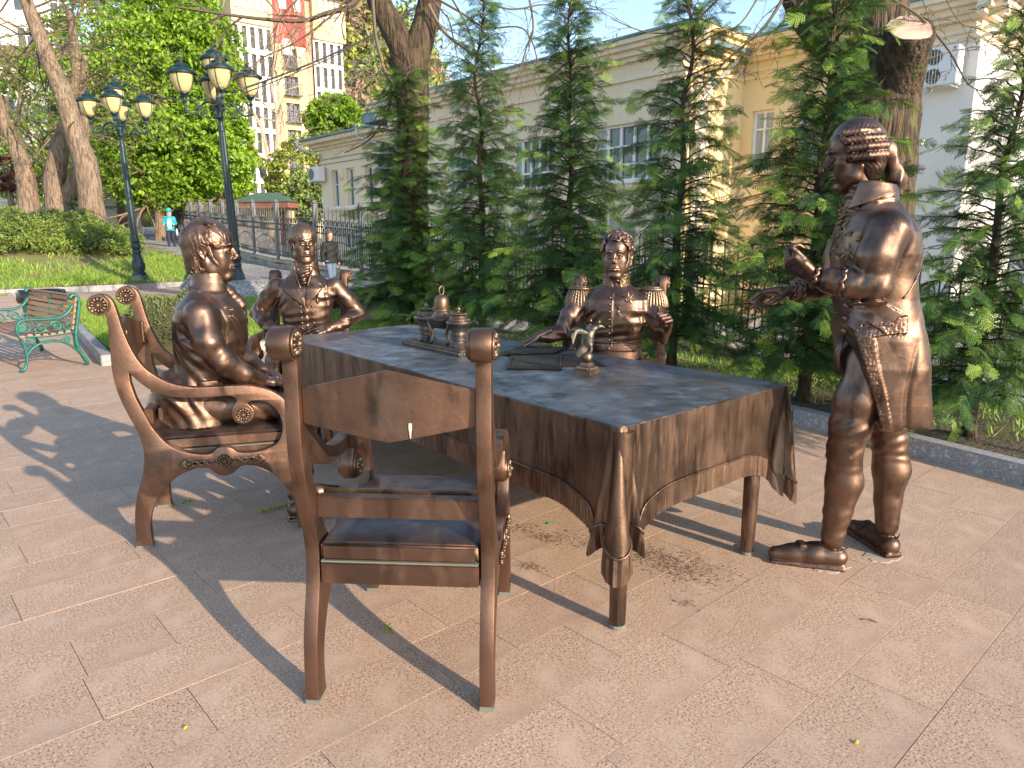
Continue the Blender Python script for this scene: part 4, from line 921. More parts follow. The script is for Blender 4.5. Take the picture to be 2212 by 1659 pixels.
clab = ['conifer climbing against the forked bare trunk', 'slender conifer just right of the forked trunk', 'tall conifer rising behind the bell shaped inkstand lid', 'conifer directly behind the epauletted seated statue', 'conifer between the seated officer and the standing statue, in front of the huge trunk', 'conifer behind the standing statue at the right edge', 'conifer outside the kerb corner at the extreme right']
cpos = [(-1.67, 11.6, 1.0, 2, .2, 1.28), (-.41, 9.95, 1.02, 1, 1.2, .92), (.67, 8.55, .98, 0, 2.6, .95), (1.66, 7.3, .93, 1, 4.0, .95), (2.6, 6.2, .92, 0, 5.1, 1.0), (3.36, 5.05, .76, 2, .9, .96)]
for i, (x, y, s, v, rz, wd) in enumerate(cpos):
    t = empty('conifer', (x, y, .07), rz, clab[i], 'conifer', 'row of conifers along the kerb'); t.scale = (s * wd, s * wd, s)
    for me in cvar[v]: link(me.name, me, None, t)
# ---------------------------------------------------------------- big bare tree (forked) and the huge sawn trunk
ft = empty('forked_tree', (0, 0, 0), 0, 'large bare tree with a mossy V fork rising among the conifers', 'tree'); Yt = 12.7
trunk('trunk', ft, [tuple(at(x, y, Yt)) for x, y in ((897, 720), (893, 560), (890, 420), (893, 260), (888, 160), (880, 120))], [.33, .29, .27, .26, .30, .34], M['barkd'], 30, .045)
trunk('limb', ft, [tuple(at(x, y, Yt)) for x, y in ((884, 150), (868, 100), (843, 50), (818, 0), (800, -70), (760, -200))], [.27, .23, .20, .19, .18, .12], M['barkd'], 24, .05)
trunk('limb', ft, [tuple(at(x, y, Yt)) for x, y in ((889, 150), (906, 95), (921, 45), (930, -5), (940, -80), (990, -220))], [.25, .22, .20, .19, .17, .12], M['barkd'], 24, .05)
g = np.random.default_rng(21); mb = MB(); tips = []
def twig_run(pts, Y, r, n=7, ln=.8):
    P_ = catmull([at(x, y, Y) for x, y in pts], 5); mb.tube(P_, np.linspace(r, r * .35, len(P_)), 5, cap=False)
    for k in range(n): 
        i = g.integers(2, len(P_)); branchy(mb, P_[i], unit(P_[i] - P_[i - 2]) + g.normal(0, .6, 3) * [1, .5, 1], ln * g.uniform(.5, 1.2), r * .4, 2, g, .06, 3, tips=tips)
for run, r in (([(805, 0), (812, 80), (830, 150), (845, 190), (838, 240), (800, 300), (745, 330)], .03), ([(800, -40), (760, 10), (700, 30), (650, 45), (560, 40), (470, 28), (380, 14)], .05), ([(925, 10), (960, 70), (1010, 110), (1060, 150), (1085, 200)], .03), ([(930, -10), (1000, 30), (1050, 60), (1130, 62), (1160, 130), (1150, 190)], .022), ([(1140, -20), (1152, 60), (1135, 110), (1120, 160)], .02), ([(935, 0), (960, 30), (975, 60), (1000, 190)], .018), ([(1020, -10), (1100, 20), (1180, 10), (1240, 30)], .02), ([(760, -20), (720, 30), (640, 90), (560, 130), (540, 170)], .02), ([(815, 60), (800, 120), (770, 170), (690, 200)], .015), ([(960, -30), (1010, 60), (1030, 140), (1010, 200)], .018), ([(660, -20), (600, 50), (590, 130), (560, 220)], .018), ([(560, -20), (620, 60), (640, 140), (600, 240)], .015)): twig_run(run, Yt - g.uniform(0, 1.2), r)
tag(mb.build('twigs', M['twig'], ft), kind='stuff'); tp = np.array(tips)[::7]; leaves('bud_leaves', tp, .016, M['leafm'], ft, 3)
bt2 = empty('sawn_tree', (0, 0, 0), 0, 'huge furrowed trunk with a pale sawn limb stub behind the standing statue', 'tree'); Yb = 7.7
trunk('trunk', bt2, [tuple(at(x, y, Yb)) for x, y in ((1840, 900), (1850, 700), (1862, 500), (1874, 380), (1884, 260), (1890, 180), (1895, 120))], [.62, .52, .46, .44, .44, .43, .40], M['barkd'], 46, .04, 17)
trunk('limb', bt2, [tuple(at(x, y, Yb + .1)) for x, y in ((1880, 220), (1850, 120), (1790, 60), (1752, 0), (1720, -90), (1700, -240))], [.38, .30, .26, .25, .22, .18], M['barkd'], 30, .05, 13)
trunk('limb', bt2, [tuple(at(x, y, Yb)) for x, y in ((1885, 200), (1893, 110), (1895, 40), (1893, -10), (1900, -120), (1930, -260))], [.40, .31, .28, .27, .25, .2], M['barkd'], 34, .05, 13)
a_, b_ = at(1905, 235, Yb - .05), at(1967, 62, Yb - .62); dirn = unit(b_ - a_); trunk('sawn_limb', bt2, [tuple(a_), tuple((a_ + b_) / 2 + [.03, 0, 0]), tuple(b_)], [.27, .235, .212], M['barkd'], 34, .045, 15)
wood = mat('sawn_wood', (.56, .41, .31), .8, noise=[(9, (.34, .22, .16), 6, .4, .65), (3, (.60, .47, .37), 4, .5, .7)]); nt = wood.node_tree; Zq = np.array(Vector(dirn).to_track_quat('Z', 'Y').to_matrix()); mb = MB(); mb.lathe([(.200, 0), (.203, .012), (.15, .016), (.05, .014), (0.001, .012)], (0, 0, 0), 34, wav=lambda t, z: 1 + .03 * math.sin(5 * t) + .02 * math.sin(11 * t)); o = mb.build('cut_face', wood, bt2)
o.matrix_world = Matrix.Translation(Vector(b_ + dirn * .0)) @ Matrix(Zq).to_4x4()
mb = MB(); tips = []
for run, r in (([(1700, -20), (1650, 60), (1560, 140), (1460, 260)], .022), ([(1780, -60), (1730, 10), (1640, 100), (1600, 170)], .018), ([(1560, -10), (1480, 60), (1400, 70), (1320, 40)], .014), ([(1640, -10), (1600, 50), (1540, 90), (1500, 150)], .012), ([(1930, 0), (1990, 40), (2050, 110), (2090, 180), (2130, 200)], .018), ([(2010, 125), (2060, 110), (2120, 100), (2160, 95)], .008), ([(2040, -10), (2060, 30), (2085, 60)], .007), ([(1990, -10), (2010, 60), (2000, 120)], .007)): twig_run(run, Yb - .6, r * .8, 4, .35)
tag(mb.build('twigs', M['twig'], bt2), kind='stuff'); leaves('bud_leaves', np.array(tips)[::5], .012, M['leafm'], bt2, 4)
# overhead cables
for k, (run, lab, Y_) in enumerate((([(240, 165), (330, 205), (420, 216), (500, 205)], 'slack black cable from the leaning trunk to the right lamp', 22), ([(500, 200), (600, 165), (700, 125), (800, 78), (905, 10)], 'thick black cable rising from the right lamp to the forked tree', 17), ([(530, 200), (620, 165), (720, 122), (810, 72), (905, 20)], 'second thinner black cable rising to the forked tree', 16.6))):
    mb = MB(); mb.tube(catmull([at(x, y, Y_) for x, y in run], 8), .022 if k < 2 else .012, 6); tag(mb.build('overhead_cable', M['iron'], None, smooth=True), lab, 'cable', 'cables strung between trees and lamps')
# ---------------------------------------------------------------- bronze armchairs
FRONT = [(-.01, 1.249), (.011, 1.227), (.022, 1.197), (.031, 1.153), (.044, 1.082), (.067, 1.002), (.1, .929), (.144, .876), (.221, .824), (.302, .80), (.369, .794), (.472, .794), (.55, .792), (.61, .782), (.68, .755), (.735, .712), (.768, .65), (.780, .57), (.778, .50), (.772, .44)]
OUTER_F = [(.776, .40), (.786, .355), (.805, .29), (.826, .22), (.838, .145), (.842, .07), (.842, 0)]
FRONT_LEG_IN = [(.768, 0), (.765, .07), (.758, .139), (.738, .205), (.705, .27), (.662, .322), (.612, .358), (.555, .380), (.52, .384)]
UNDER = [(.500, .372), (.475, .350), (.445, .338), (.412, .340), (.385, .356), (.362, .380), (.33, .388), (.293, .385), (.231, .362), (.177, .323), (.13, .27), (.095, .205), (.076, .139), (.073, .06), (.076, 0)]
BACK = [(0, 0), (.002, .069), (.006, .147), (.015, .224), (.032, .29), (.054, .355), (.071, .421), (.077, .487), (.072, .544), (.054, .611), (.028, .678), (.003, .753), (-.013, .826), (-.02, .899), (-.019, .97), (-.017, 1.041), (-.017, 1.11), (-.022, 1.158), (-.05, 1.160), (-.079, 1.174), (-.087, 1.205), (-.078, 1.235), (-.05, 1.254)]
OPEN = [(.05, .882), (.07, .858), (.106, .819), (.152, .784), (.215, .757), (.298, .745), (.382, .742), (.451, .744), (.492, .742), (.516, .722), (.499, .695), (.487, .660), (.492, .625), (.51, .604), (.545, .599), (.577, .614), (.592, .646), (.585, .676), (.563, .700), (.590, .712), (.635, .708), (.680, .68), (.712, .63), (.722, .57), (.712, .52), (.69, .484), (.653, .464), (.615, .452), (.552, .446), (.499, .454), (.478, .474), (.44, .488), (.405, .482), (.386, .464), (.359, .454), (.3, .462), (.242, .482), (.195, .512), (.157, .556), (.121, .618), (.094, .688), (.068, .758), (.052, .835)]
def cr(L, n=3): return [tuple(p) for p in catmull(L, n)]
side_me = curve_mesh('side_frame', [cr(BACK) + cr(FRONT) + cr(OUTER_F) + cr(FRONT_LEG_IN) + cr(UNDER), cr(OPEN, 2)], .0232, .004, M=[[1, 0, 0, 0], [0, 0, -1, 0], [0, 1, 0, 0], [0, 0, 0, 1]])
side_me.materials.append(M['brchair'])
def rosette_mesh(r, np_=12):
    """flower in the xz plane facing -y"""
    mb = MB(); Mx = np.array([[1, 0, 0], [0, 0, -1], [0, 1, 0.]])
    mb.lathe([(r, 0), (r, .006), (r * .93, .010), (r * .86, .004), (r * .5, .006)], (0, 0, 0), 24, Mx)
    for k in range(np_):
        a = 2 * PI * k / np_; c, s = math.cos(a), math.sin(a); Rm = np.array([[c, 0, -s], [0, 1, 0], [s, 0, c]])
        mb.ball((c * r * .62, -.008, s * r * .62), 1, 8, 5, (r * .30, .009, r * .165), Rm)
    mb.ball((0, -.012, 0), 1, 10, 6, (r * .26, .012, r * .26))
    for k in range(8): a = 2 * PI * k / 8 + .2; mb.ball((math.cos(a) * r * .3, -.014, math.sin(a) * r * .3), r * .07, 6, 4)
    me = mb.mesh('rosette', True); me.materials.append(M['brgold']); return me
ros_big = rosette_mesh(.043); ros_small = rosette_mesh(.038)
def ornament_mesh():
    mb = MB()
    for sg in (-1, 1):
        for k in range(7): a = (k - 3) * .36; c, s = math.cos(a) * sg, math.sin(a); Rm = np.array([[c, 0, -s], [0, 1, 0], [s, 0, c]]); l = .036 - abs(k - 3) * .003; mb.ball((sg * .165 + c * l * .55, -.007, s * l * .55), 1, 8, 5, (l * .55, .009, .0065), Rm)
        mb.ball((sg * .158, -.009, 0), .011, 8, 5)
        for ph in (0, PI): mb.tube([(sg * (.045 + .105 * u), -.007, .0125 * math.sin(u * 3 * PI + ph)) for u in np.linspace(0, 1, 16)], .0058, 6)
        for k in range(4): mb.ball((sg * (.06 + k * .028), -.011, 0), .0065, 6, 4)
    mb.tube([(-.16, -.003, 0), (.16, -.003, 0)], .004, 5)
    me = mb.mesh('palmette_ornament', True); me.materials.append(M['brgold']); return me
orn_me = ornament_mesh(); YW = .63
def armchair(loc, fwd, label, seated):
    ang = math.atan2(fwd[1], fwd[0]); t = empty('armchair', (*loc, 0), ang, label, 'armchair', 'bronze armchairs round the table')
    flip = Matrix.Rotation(PI, 4, 'Z')
    for k, y in enumerate((.0275, YW - .0275)):
        s = link('side_frame', side_me, None, t); s.location = (0, y, 0)
        for sg in (-1, 1):
            for (x, z, me) in ((-.043, 1.205, ros_big), (.541, .648, ros_small)):
                o = link('rosette', me, None, s); o.location = (x, sg * .0305, z); o.rotation_euler = (0, 0, 0 if sg < 0 else PI)
        for (x, z, rr_) in ((-.043, 1.205, .049), (.541, .648, .045)):
            j = MB(); j.lathe([(rr_, -.0305), (rr_ + .001, -.029), (rr_ + .001, .029), (rr_, .0305)], (x, 0, z), 28, np.array([[1, 0, 0], [0, 0, -1], [0, 1, 0.]])); j.build('scroll_drum', M['brchair'], s, ang=40)
        o = link('palmette_ornament', orn_me, None, s); o.location = (.432, -.0232 if k == 0 else .0232, .415); o.rotation_euler = (0, 0, 0 if k == 0 else PI)
        o = link('rosette', ros_small, None, s); o.location = (.436, (-.0240 if k == 0 else .0240), .415); o.rotation_euler = (0, 0, 0 if k == 0 else PI)
        
        for jx in (.038, .805): j = MB(); j.box((jx, 0, .008), (.080, .0490, .016)); j.build('green_foot', M['brjoint'], s, bevel=.002)
    # backboard: bent hexagonal plate
    V_ = []; n = 13; y0, y1 = .050, YW - .050
    for i in range(n):
        u = i / (n - 1); y = y0 + (y1 - y0) * u; k = 1 - abs(2 * u - 1); zt, zb = 1.062 + .060 * k, .952 - .051 * k; bow = -.018 * (1 - (2 * u - 1) ** 2)
        for (x, z) in ((bow + .006 - .012 * (zt - 1), zt), (bow + .036 - .012, zt), (bow + .040, zb), (bow + .008, zb)): V_.append((x, y, z))
    F = [(4 * i + j, 4 * i + (j + 1) % 4, 4 * i + 4 + (j + 1) % 4, 4 * i + 4 + j) for i in range(n - 1) for j in range(4)] + [(3, 2, 1, 0), tuple(4 * (n - 1) + j for j in range(4))]
    mb = MB(); mb.raw(V_, F); bb = mb.build('backboard', M['brchair'], t, bevel=.003)
    if True:
        for sg in (-1, 1):
            g = MB(); g.tube([(.030 + .004 * (k % 2), YW / 2 + sg * .19, .955 + k * .012) for k in range(11)], [.007 + .002 * (k % 2) for k in range(11)], 6); g.build('relief_band', M['brgold'], bb, smooth=True)
    mb = MB(); mb.box((.105, YW / 2, .655), (.045, YW - .096, .070)); mb.build('back_rail', M['brchair'], t, bevel=.004)
    mb = MB(); mb.box((.16, YW / 2, .664), (.02, YW - .1, .060)); mb.build('inner_rail', M['brgold'], t, bevel=.004)
    # cushion and seat box
    P_ = []; cu = MB(); nx_, ny_ = 12, 12
    for i in range(nx_ + 1):
        for j in range(ny_ + 1):
            a, b = i / nx_, j / ny_; ed = min(a, 1 - a, b, 1 - b); P_.append((.072 + .68 * a, .06 + (YW - .12) * b, .545 + .018 * min(1, ed * 6) + .012 * math.sin(PI * a) * math.sin(PI * b) - .010 * (ed < .01)))
    Fq = [(i * (ny_ + 1) + j, (i + 1) * (ny_ + 1) + j, (i + 1) * (ny_ + 1) + j + 1, i * (ny_ + 1) + j + 1) for i in range(nx_) for j in range(ny_)]
    cu.raw(P_, Fq); cu.build('seat', M['brseat'], t, smooth=True)
    mb = MB(); mb.box((.412, YW / 2, .508), (.690, YW - .114, .066)); mb.build('cushion_side', M['brchair'], t, bevel=.012, bseg=3)
    mb = MB(); mb.box((.412, YW / 2, .474), (.684, YW - .116, .005)); mb.build('green_seam', M['brjoint'], t)
    mb = MB(); mb.box((.412, YW / 2, .434), (.690, YW - .113, .074)); mb.build('seat_rail', M['brchair'], t, bevel=.004)
    return t
chA = armchair((-.686, 2.08), (1, 0), 'empty armchair in front with its plain hexagonal backboard facing us', False)
e_ = np.array([.628, -.04]); e_ /= np.linalg.norm(e_)
def place_chair(ch, left_back, fwd):      # left_back: outer rear foot on the side that lies at local y=0 (the chair's right)
    ch.location = (*left_back, 0); ch.rotation_euler = (0, 0, math.atan2(fwd[1], fwd[0]))
# local x is forward and y runs to the chair's left, so the origin is the rear foot on its right hand side
place_chair(chA, (-.058 + .0, 2.045), (e_[1] * -1 * -1 * -1, e_[0])) if False else None
fA = np.array([.0636, .998]); place_chair(chA, (-.055, 2.045), fA)
chB = armchair((0, 0), (1, 0), 'left armchair seen from its side with the profile statue sitting in it', True); place_chair(chB, (-1.853, 3.276), np.array([.957, .29]))
fC = np.array([0.02, -1.]); chC = armchair((0, 0), (1, 0), 'armchair at the far end of the table behind the statue in the double breasted coat', True); place_chair(chC, (-1.975, 5.87), fC / np.linalg.norm(fC))
fD = np.array([-.19, -.982]); chD = armchair((0, 0), (1, 0), 'armchair of the epauletted officer at the far long side of the table', True); place_chair(chD, (.445, 5.04), fD)
# pale worn blot on the backboard of the empty chair
mb = MB(); mb.lathe([(.008, 0), (.0075, .0008), (.001, .001)], (0, 0, 0), 14, wav=lambda t, z: 1 + .25 * math.sin(3 * t)); 
o = mb.build('pale_blot', mat('bird_dropping', (.50, .44, .38), .9), chA); o.scale = (.62, 3.0, 1); o.rotation_euler = (R(90), 0, R(-90)); o.location = (-.014, .2475, .945)
# ---------------------------------------------------------------- table
TN, TR, TF, TL = [gz(x, y, .819)[:2] for x, y in ((1340, 922), (1700, 830), (888, 701), (620, 728))]
TBL = empty('table', (*((TN + TR + TF + TL) / 4), 0), 0, 'long bronze table under a fringed cloth with blue grey worn top', 'table')
def tab_part(o): o.parent = TBL; o.matrix_parent_inverse = Matrix.Translation(-TBL.location); return o
cor = [TN, TR, TF, TL]; cen = sum(cor) / 4; HT = .819
# perimeter with rounded corners: position, outward normal, distance to the nearest corner
per = []; rc = .022
for i in range(4):
    a, b, c = cor[i - 1], cor[i], cor[(i + 1) % 4]; d1, d2 = (b - a) / np.linalg.norm(b - a), (c - b) / np.linalg.norm(c - b); n1, n2 = np.array([d1[1], -d1[0]]), np.array([d2[1], -d2[0]])
    q = b - d1 * rc + -n1 * rc
    for k in range(13): u = k / 12; n_ = n1 * math.cos(u * PI / 2) + n2 * math.sin(u * PI / 2); per.append((q + n_ * rc, n_ / np.linalg.norm(n_), 'c', (u - .5) * .05, i))
    L = np.linalg.norm(c - b) - 2 * rc; m_ = int(L / .0085); 
    for k in range(1, m_): s = L * k / m_; per.append((b + d2 * (rc + s), n2, 'e', (s + .025) if s < L / 2 else -(L - s + .025), i if s < L / 2 else (i + 1) % 4))
def drape(rows, lo, hi, fr=False):
    """rows of z fraction; returns verts. lo/hi: functions of distance to the corner"""
    V_ = []; n = len(per)
    for r_ in rows:
        for j, (p, nn, ty, s, ci) in enumerate(per):
            a = abs(s); zt, zb = hi(a, s), lo(a, s); z = zt + (zb - zt) * r_; v = (HT - z) / HT
            vv = min(1, v * 1.55); c1, w1, w2 = .022 + .070 * vv, .010 + .026 * vv, .008 + .020 * vv; lobe = .080 * math.exp(-(s / w1) ** 2) + .056 * math.exp(-((a - c1) / w2) ** 2) - .016 * math.exp(-((a - c1 * .52) / (w2 * .6)) ** 2)
            o_ = .012 + lobe * vv ** .75 + .004 * math.sin(s * 23 + ci) * v * (a > .15) + (.0060 * (j % 2) if fr else 0)
            tang = np.array([-nn[1], nn[0]]); V_.append((p[0] + nn[0] * o_, p[1] + nn[1] * o_, z))
    F = [(i * n + j, i * n + (j + 1) % n, (i + 1) * n + (j + 1) % n, (i + 1) * n + j) for i in range(len(rows) - 1) for j in range(n)]
    return V_, F
def hem(a, s=0): 
    base = .533 - .058 * math.exp(-((a - .1) / .13) ** 2) if a > .1 else .475
    return base - (.085 * math.exp(-((a - .092) / .034) ** 2)) - .15 * math.exp(-(a / .040) ** 2)
mb = MB(); V_, F = drape(np.linspace(0, 1, 22), hem, lambda a, s: HT - .004); mb.raw(V_, F); tab_part(mb.build('tablecloth', M['brcloth'], None, smooth=True))
mb = MB(); V_, F = drape(np.linspace(0, 1, 7), lambda a, s: hem(a) - .098 - .012 * math.exp(-(a / .04) ** 2), lambda a, s: hem(a) + .006, True); mb.raw(V_, F); V2, F2 = drape([1, 0], lambda a, s: hem(a) + 0, lambda a, s: hem(a) - .09); 
tab_part(tag(mb.build('fringe', M['brcloth'], None), kind='stuff'))
V_, _ = drape([0], hem, lambda a, s: hem(a) + .002); mb = MB(); n = len(V_); V_ = [np.array(v) for v in V_] + [np.array(V_[0])]; P_ = [V_[i] + np.array([per[i % n][1][0], per[i % n][1][1], 0]) * .003 + np.array([0, 0, .0016 * (i % 2)]) for i in range(n + 1)]
mb.tube(P_, [.0050 + .0018 * (i % 2) for i in range(n + 1)], 6, cap=False); tab_part(mb.build('rope_trim', M['brcloth'], None, smooth=True))
# top sheet
mb = MB(); n = len(per); mb.raw([(p[0] + nn[0] * .004, p[1] + nn[1] * .004, HT) for p, nn, *_ in per] + [(p[0] + nn[0] * .012, p[1] + nn[1] * .012, HT - .006) for p, nn, *_ in per], [tuple(range(n))] + [(i, (i + 1) % n, n + (i + 1) % n, n + i)[::-1] for i in range(n)])
tab_part(mb.build('tabletop', M['brtop'], None)); mb = MB(); mb.tube([(p[0] + nn[0] * .006, p[1] + nn[1] * .006, HT - .002) for p, nn, *_ in per] + [(per[0][0][0] + per[0][1][0] * .006, per[0][0][1] + per[0][1][1] * .006, HT - .002)], .0035, 6, cap=False); tab_part(mb.build('top_edge', M['brgold'], None, smooth=True))
for k, p in enumerate((gz(1333, 1353)[:2], gz(1613, 1195)[:2], None, None)):
    if p is None: c = cor[k]; p = c + (cen - c) / np.linalg.norm(cen - c) * .14
    mb = MB(); mb.lathe([(.031, .0), (.032, .02), (.0325, .05), (.040, .62), (.041, .80)], (p[0], p[1], 0), 20); tab_part(mb.build('leg', M['brcloth'], None, ang=40))
    mb = MB(); mb.lathe([(.034, 0), (.0335, .012), (.033, .016)], (p[0], p[1], .0005), 18, wav=lambda t, z: 1 + .03 * math.sin(5 * t)); tab_part(mb.build('green_foot', M['brjoint'], None))
# ---------------------------------------------------------------- on the table: inkstand
a0, a1, a2 = gz(*(((1500 + 170 * .6329) * .54004), ((850 + 825 * .6329) * .54004)), .83)[:2], gz((1500 + 535 * .6329) * .54004, (850 + 905 * .6329) * .54004, .83)[:2], gz((1500 + 670 * .6329) * .54004, (850 + 882 * .6329) * .54004, .83)[:2]
ed = (a1 - a0) / np.linalg.norm(a1 - a0); en = np.array([-ed[1], ed[0]]); IL = np.linalg.norm(a1 - a0); IW = .20
IC = a0 + ed * IL / 2 + en * IW / 2; ia = math.atan2(ed[1], ed[0])
ink = empty('inkstand', (*IC, HT + .001), ia, 'bronze inkstand on a beaded tray with bell lid and two urn inkwells', 'inkstand')
mb = MB(); mb.box((0, 0, .012), (IL, IW, .024)); mb.box((0, 0, .030), (IL - .03, IW - .03, .012)); tray = mb.build('tray', M['brink'], ink, bevel=.003)
g = MB()
for sx, L_, ax_ in ((1, IL, 0), (-1, IL, 0), (1, IW, 1), (-1, IW, 1)):
    n = int(L_ / .022)
    for k in range(n):
        u = -L_ / 2 + L_ * (k + .5) / n; g.ball((u, sx * IW / 2, .014) if ax_ == 0 else (sx * IL / 2, u, .014), 1, 6, 5, (.009, .007, .010) if ax_ == 0 else (.007, .009, .010))
g.build('beaded_moulding', M['brink'], tray, smooth=True)
def urn(x):
    mb = MB(); s = 1.0
    mb.lathe([(.062, .0), (.064, .008), (.058, .016), (.044, .026), (.040, .036), (.046, .042), (.047, .055), (.043, .060), (.045, .072), (.048, .082), (.046, .088), (.048, .098), (.056, .118), (.066, .136), (.078, .142), (.080, .150), (.076, .158), (.060, .162)], (x, 0, .036), 24); u = mb.build('urn', M['brink'], ink, ang=35)
    mb = MB(); mb.lathe([(.062, .162), (.062, .172), (.058, .176), (.052, .190), (.042, .196), (.045, .200), (.045, .205), (.012, .208), (.006, .212), (.005, .219), (.011, .226), (.011, .234), (.004, .246), (.0005, .249)], (x, 0, .036), 28, wav=lambda t, z: 1 + .02 * math.sin(14 * t)); l = mb.build('lid', M['brgold'], u, ang=35)
    g = MB()
    for k in range(20): a = 2 * PI * k / 20; g.ball((x + math.cos(a) * .0475, math.sin(a) * .0475, .036 + .202), .005, 6, 4); g.ball((x + math.cos(a) * .062, math.sin(a) * .062, .036 + .167), .0045, 6, 4)
    g.build('bead_ring', M['brgold'], l, smooth=True)
urn(-.185); urn(.185)
mb = MB(); mb.lathe([(.025, .100), (.055, .104), (.062, .112), (.085, .132), (.094, .150), (.112, .156), (.114, .166), (.085, .172), (.07, .174)], (0, 0, .036), 28); bw_ = mb.build('bowl', M['brink'], ink, ang=35)
mb = MB(); mb.lathe([(.072, .172), (.062, .180), (.052, .194), (.050, .200), (.053, .204), (.050, .208), (.050, .222), (.053, .226), (.053, .232), (.047, .236), (.047, .262), (.042, .285), (.030, .300), (.012, .307), (.001, .308)], (0, 0, .036), 28); bl = mb.build('bell_lid', M['brgold'], bw_, ang=35)
mb = MB(); mb.tube([(0.0, math.sin(a) * .017, .368 + math.cos(a) * .026) for a in np.linspace(0, 2 * PI, 21)], .0048, 8, cap=False); mb.build('ring_handle', M['brgold'], bl, smooth=True)
for k in range(3):
    a = 2 * PI * k / 3 - 2.2; mb = MB(); c, s = math.cos(a), math.sin(a); mb.tube([(c * .085, s * .085, .178), (c * .074, s * .074, .135), (c * .058, s * .058, .10), (c * .064, s * .064, .06), (c * .075, s * .075, .036)], [.012, .011, .009, .010, .013], 6); mb.build('foot', M['brink'], bw_, smooth=True)
# ---------------------------------------------------------------- eagle figurine
EC = (gz(1255 * .6329 * .54004 + 1500 * .54004, (850 + 1020 * .6329) * .54004, HT) + gz((1500 + 1422 * .6329) * .54004, (850 + 1020 * .6329) * .54004, HT))[:2] / 2
eg = empty('eagle_figurine', (EC[0], EC[1] + .0, HT + .001), R(49), 'small bronze double headed eagle on a ball over a stepped square base', 'figurine')
mb = MB(); mb.box((0, 0, .010), (.108, .108, .020)); mb.box((0, 0, .032), (.098, .098, .024), taper=.62); mb.box((0, 0, .052), (.056, .056, .016), taper=.8); mb.build('base', M['brgold'], eg, bevel=.002)
g = MB()
for k in range(4):
    c, s = math.cos(k * PI / 2), math.sin(k * PI / 2)
    for q in range(6): u = -.036 + q * .0145; g.ball((c * .042 - s * u * .85, s * .042 + c * u * .85, .032), 1, 6, 4, (.005, .005, .008))
g.build('leaf_moulding', M['brgold'], eg, smooth=True)
mb = MB(); mb.ball((0, 0, .088), .031, 16, 10); mb.build('globe', M['brgold'], eg, smooth=True)
# body modelled in a frame where +x points to the camera's right
v = Vol((-.18, -.07, .08), (.12, .09, .30), .0026)
v.add(ell((.006, 0, .180), (.028, .024, .045)), .012); v.chain([(.012, 0, .20), (.030, 0, .232), (.055, -.004, .246)], [.022, .015, .011], .01); v.add(ell((.062, -.006, .246), (.016, .010, .010)), .006); v.chain([(.074, -.008, .246), (.088, -.010, .238)], [.006, .002], .004)
v.chain([(.004, 0, .21), (.006, .012, .236), (.016, .022, .250)], [.018, .012, .009], .01); v.chain([(.016, .022, .250), (.034, .03, .247)], [.007, .0025], .004)
v.chain([(.002, .0, .15), (-.028, 0, .118), (-.045, 0, .098)], [.024, .020, .016], .01, sq=((0, 1, 0), .5))
v.chain([(.014, -.01, .15), (.018, -.012, .125), (.012, -.014, .115)], [.013, .007, .007], .006); v.chain([(.004, .012, .15), (.006, .014, .125), (.0, .016, .115)], [.013, .007, .007], .006)
for (p0, dy) in (((-.008, -.012, .212), -1), ((-.004, .014, .210), 1)):
    for k in range(13):
        u = k / 12; root = np.array(p0) + np.array([-.0052 * k, .002 * dy * k, .016 * math.sin(u * 2.4)]); tip = root + np.array([-.066 + .050 * u * u, dy * .02, .0 - .016 * u - .045 * u * u]) if dy < 0 else root + np.array([-.06 + .03 * u, .03, .02 - .055 * u])
        v.chain([root, (root + tip) / 2 + [0, 0, .004], tip], [.0085, .0075, .003], .002, sq=((0, 1, 0), .5))
v.disp(lambda X, Y, Z: (.0007 * np.sin(Z * 620 + X * 260) * np.sin(X * 500)).astype(f32)); P_, Q = v.mesh(); P_ = xform(P_, rotz(-R(49)) @ rotz(R(6)))
link('eagle', npmesh('eagle', P_, Q), M['breagle'], eg)
mb = MB(); Rr = rotz(-R(43))
for c in ((.058, -.006, .262), (.020, .022, .266)): 
    q = Rr @ np.array(c); mb.lathe([(.006, 0), (.0075, .004), (.005, .006), (.007, .010), (.004, .014), (.001, .017)], tuple(q), 8)
mb.build('crown', M['brgold'], eg, smooth=True)
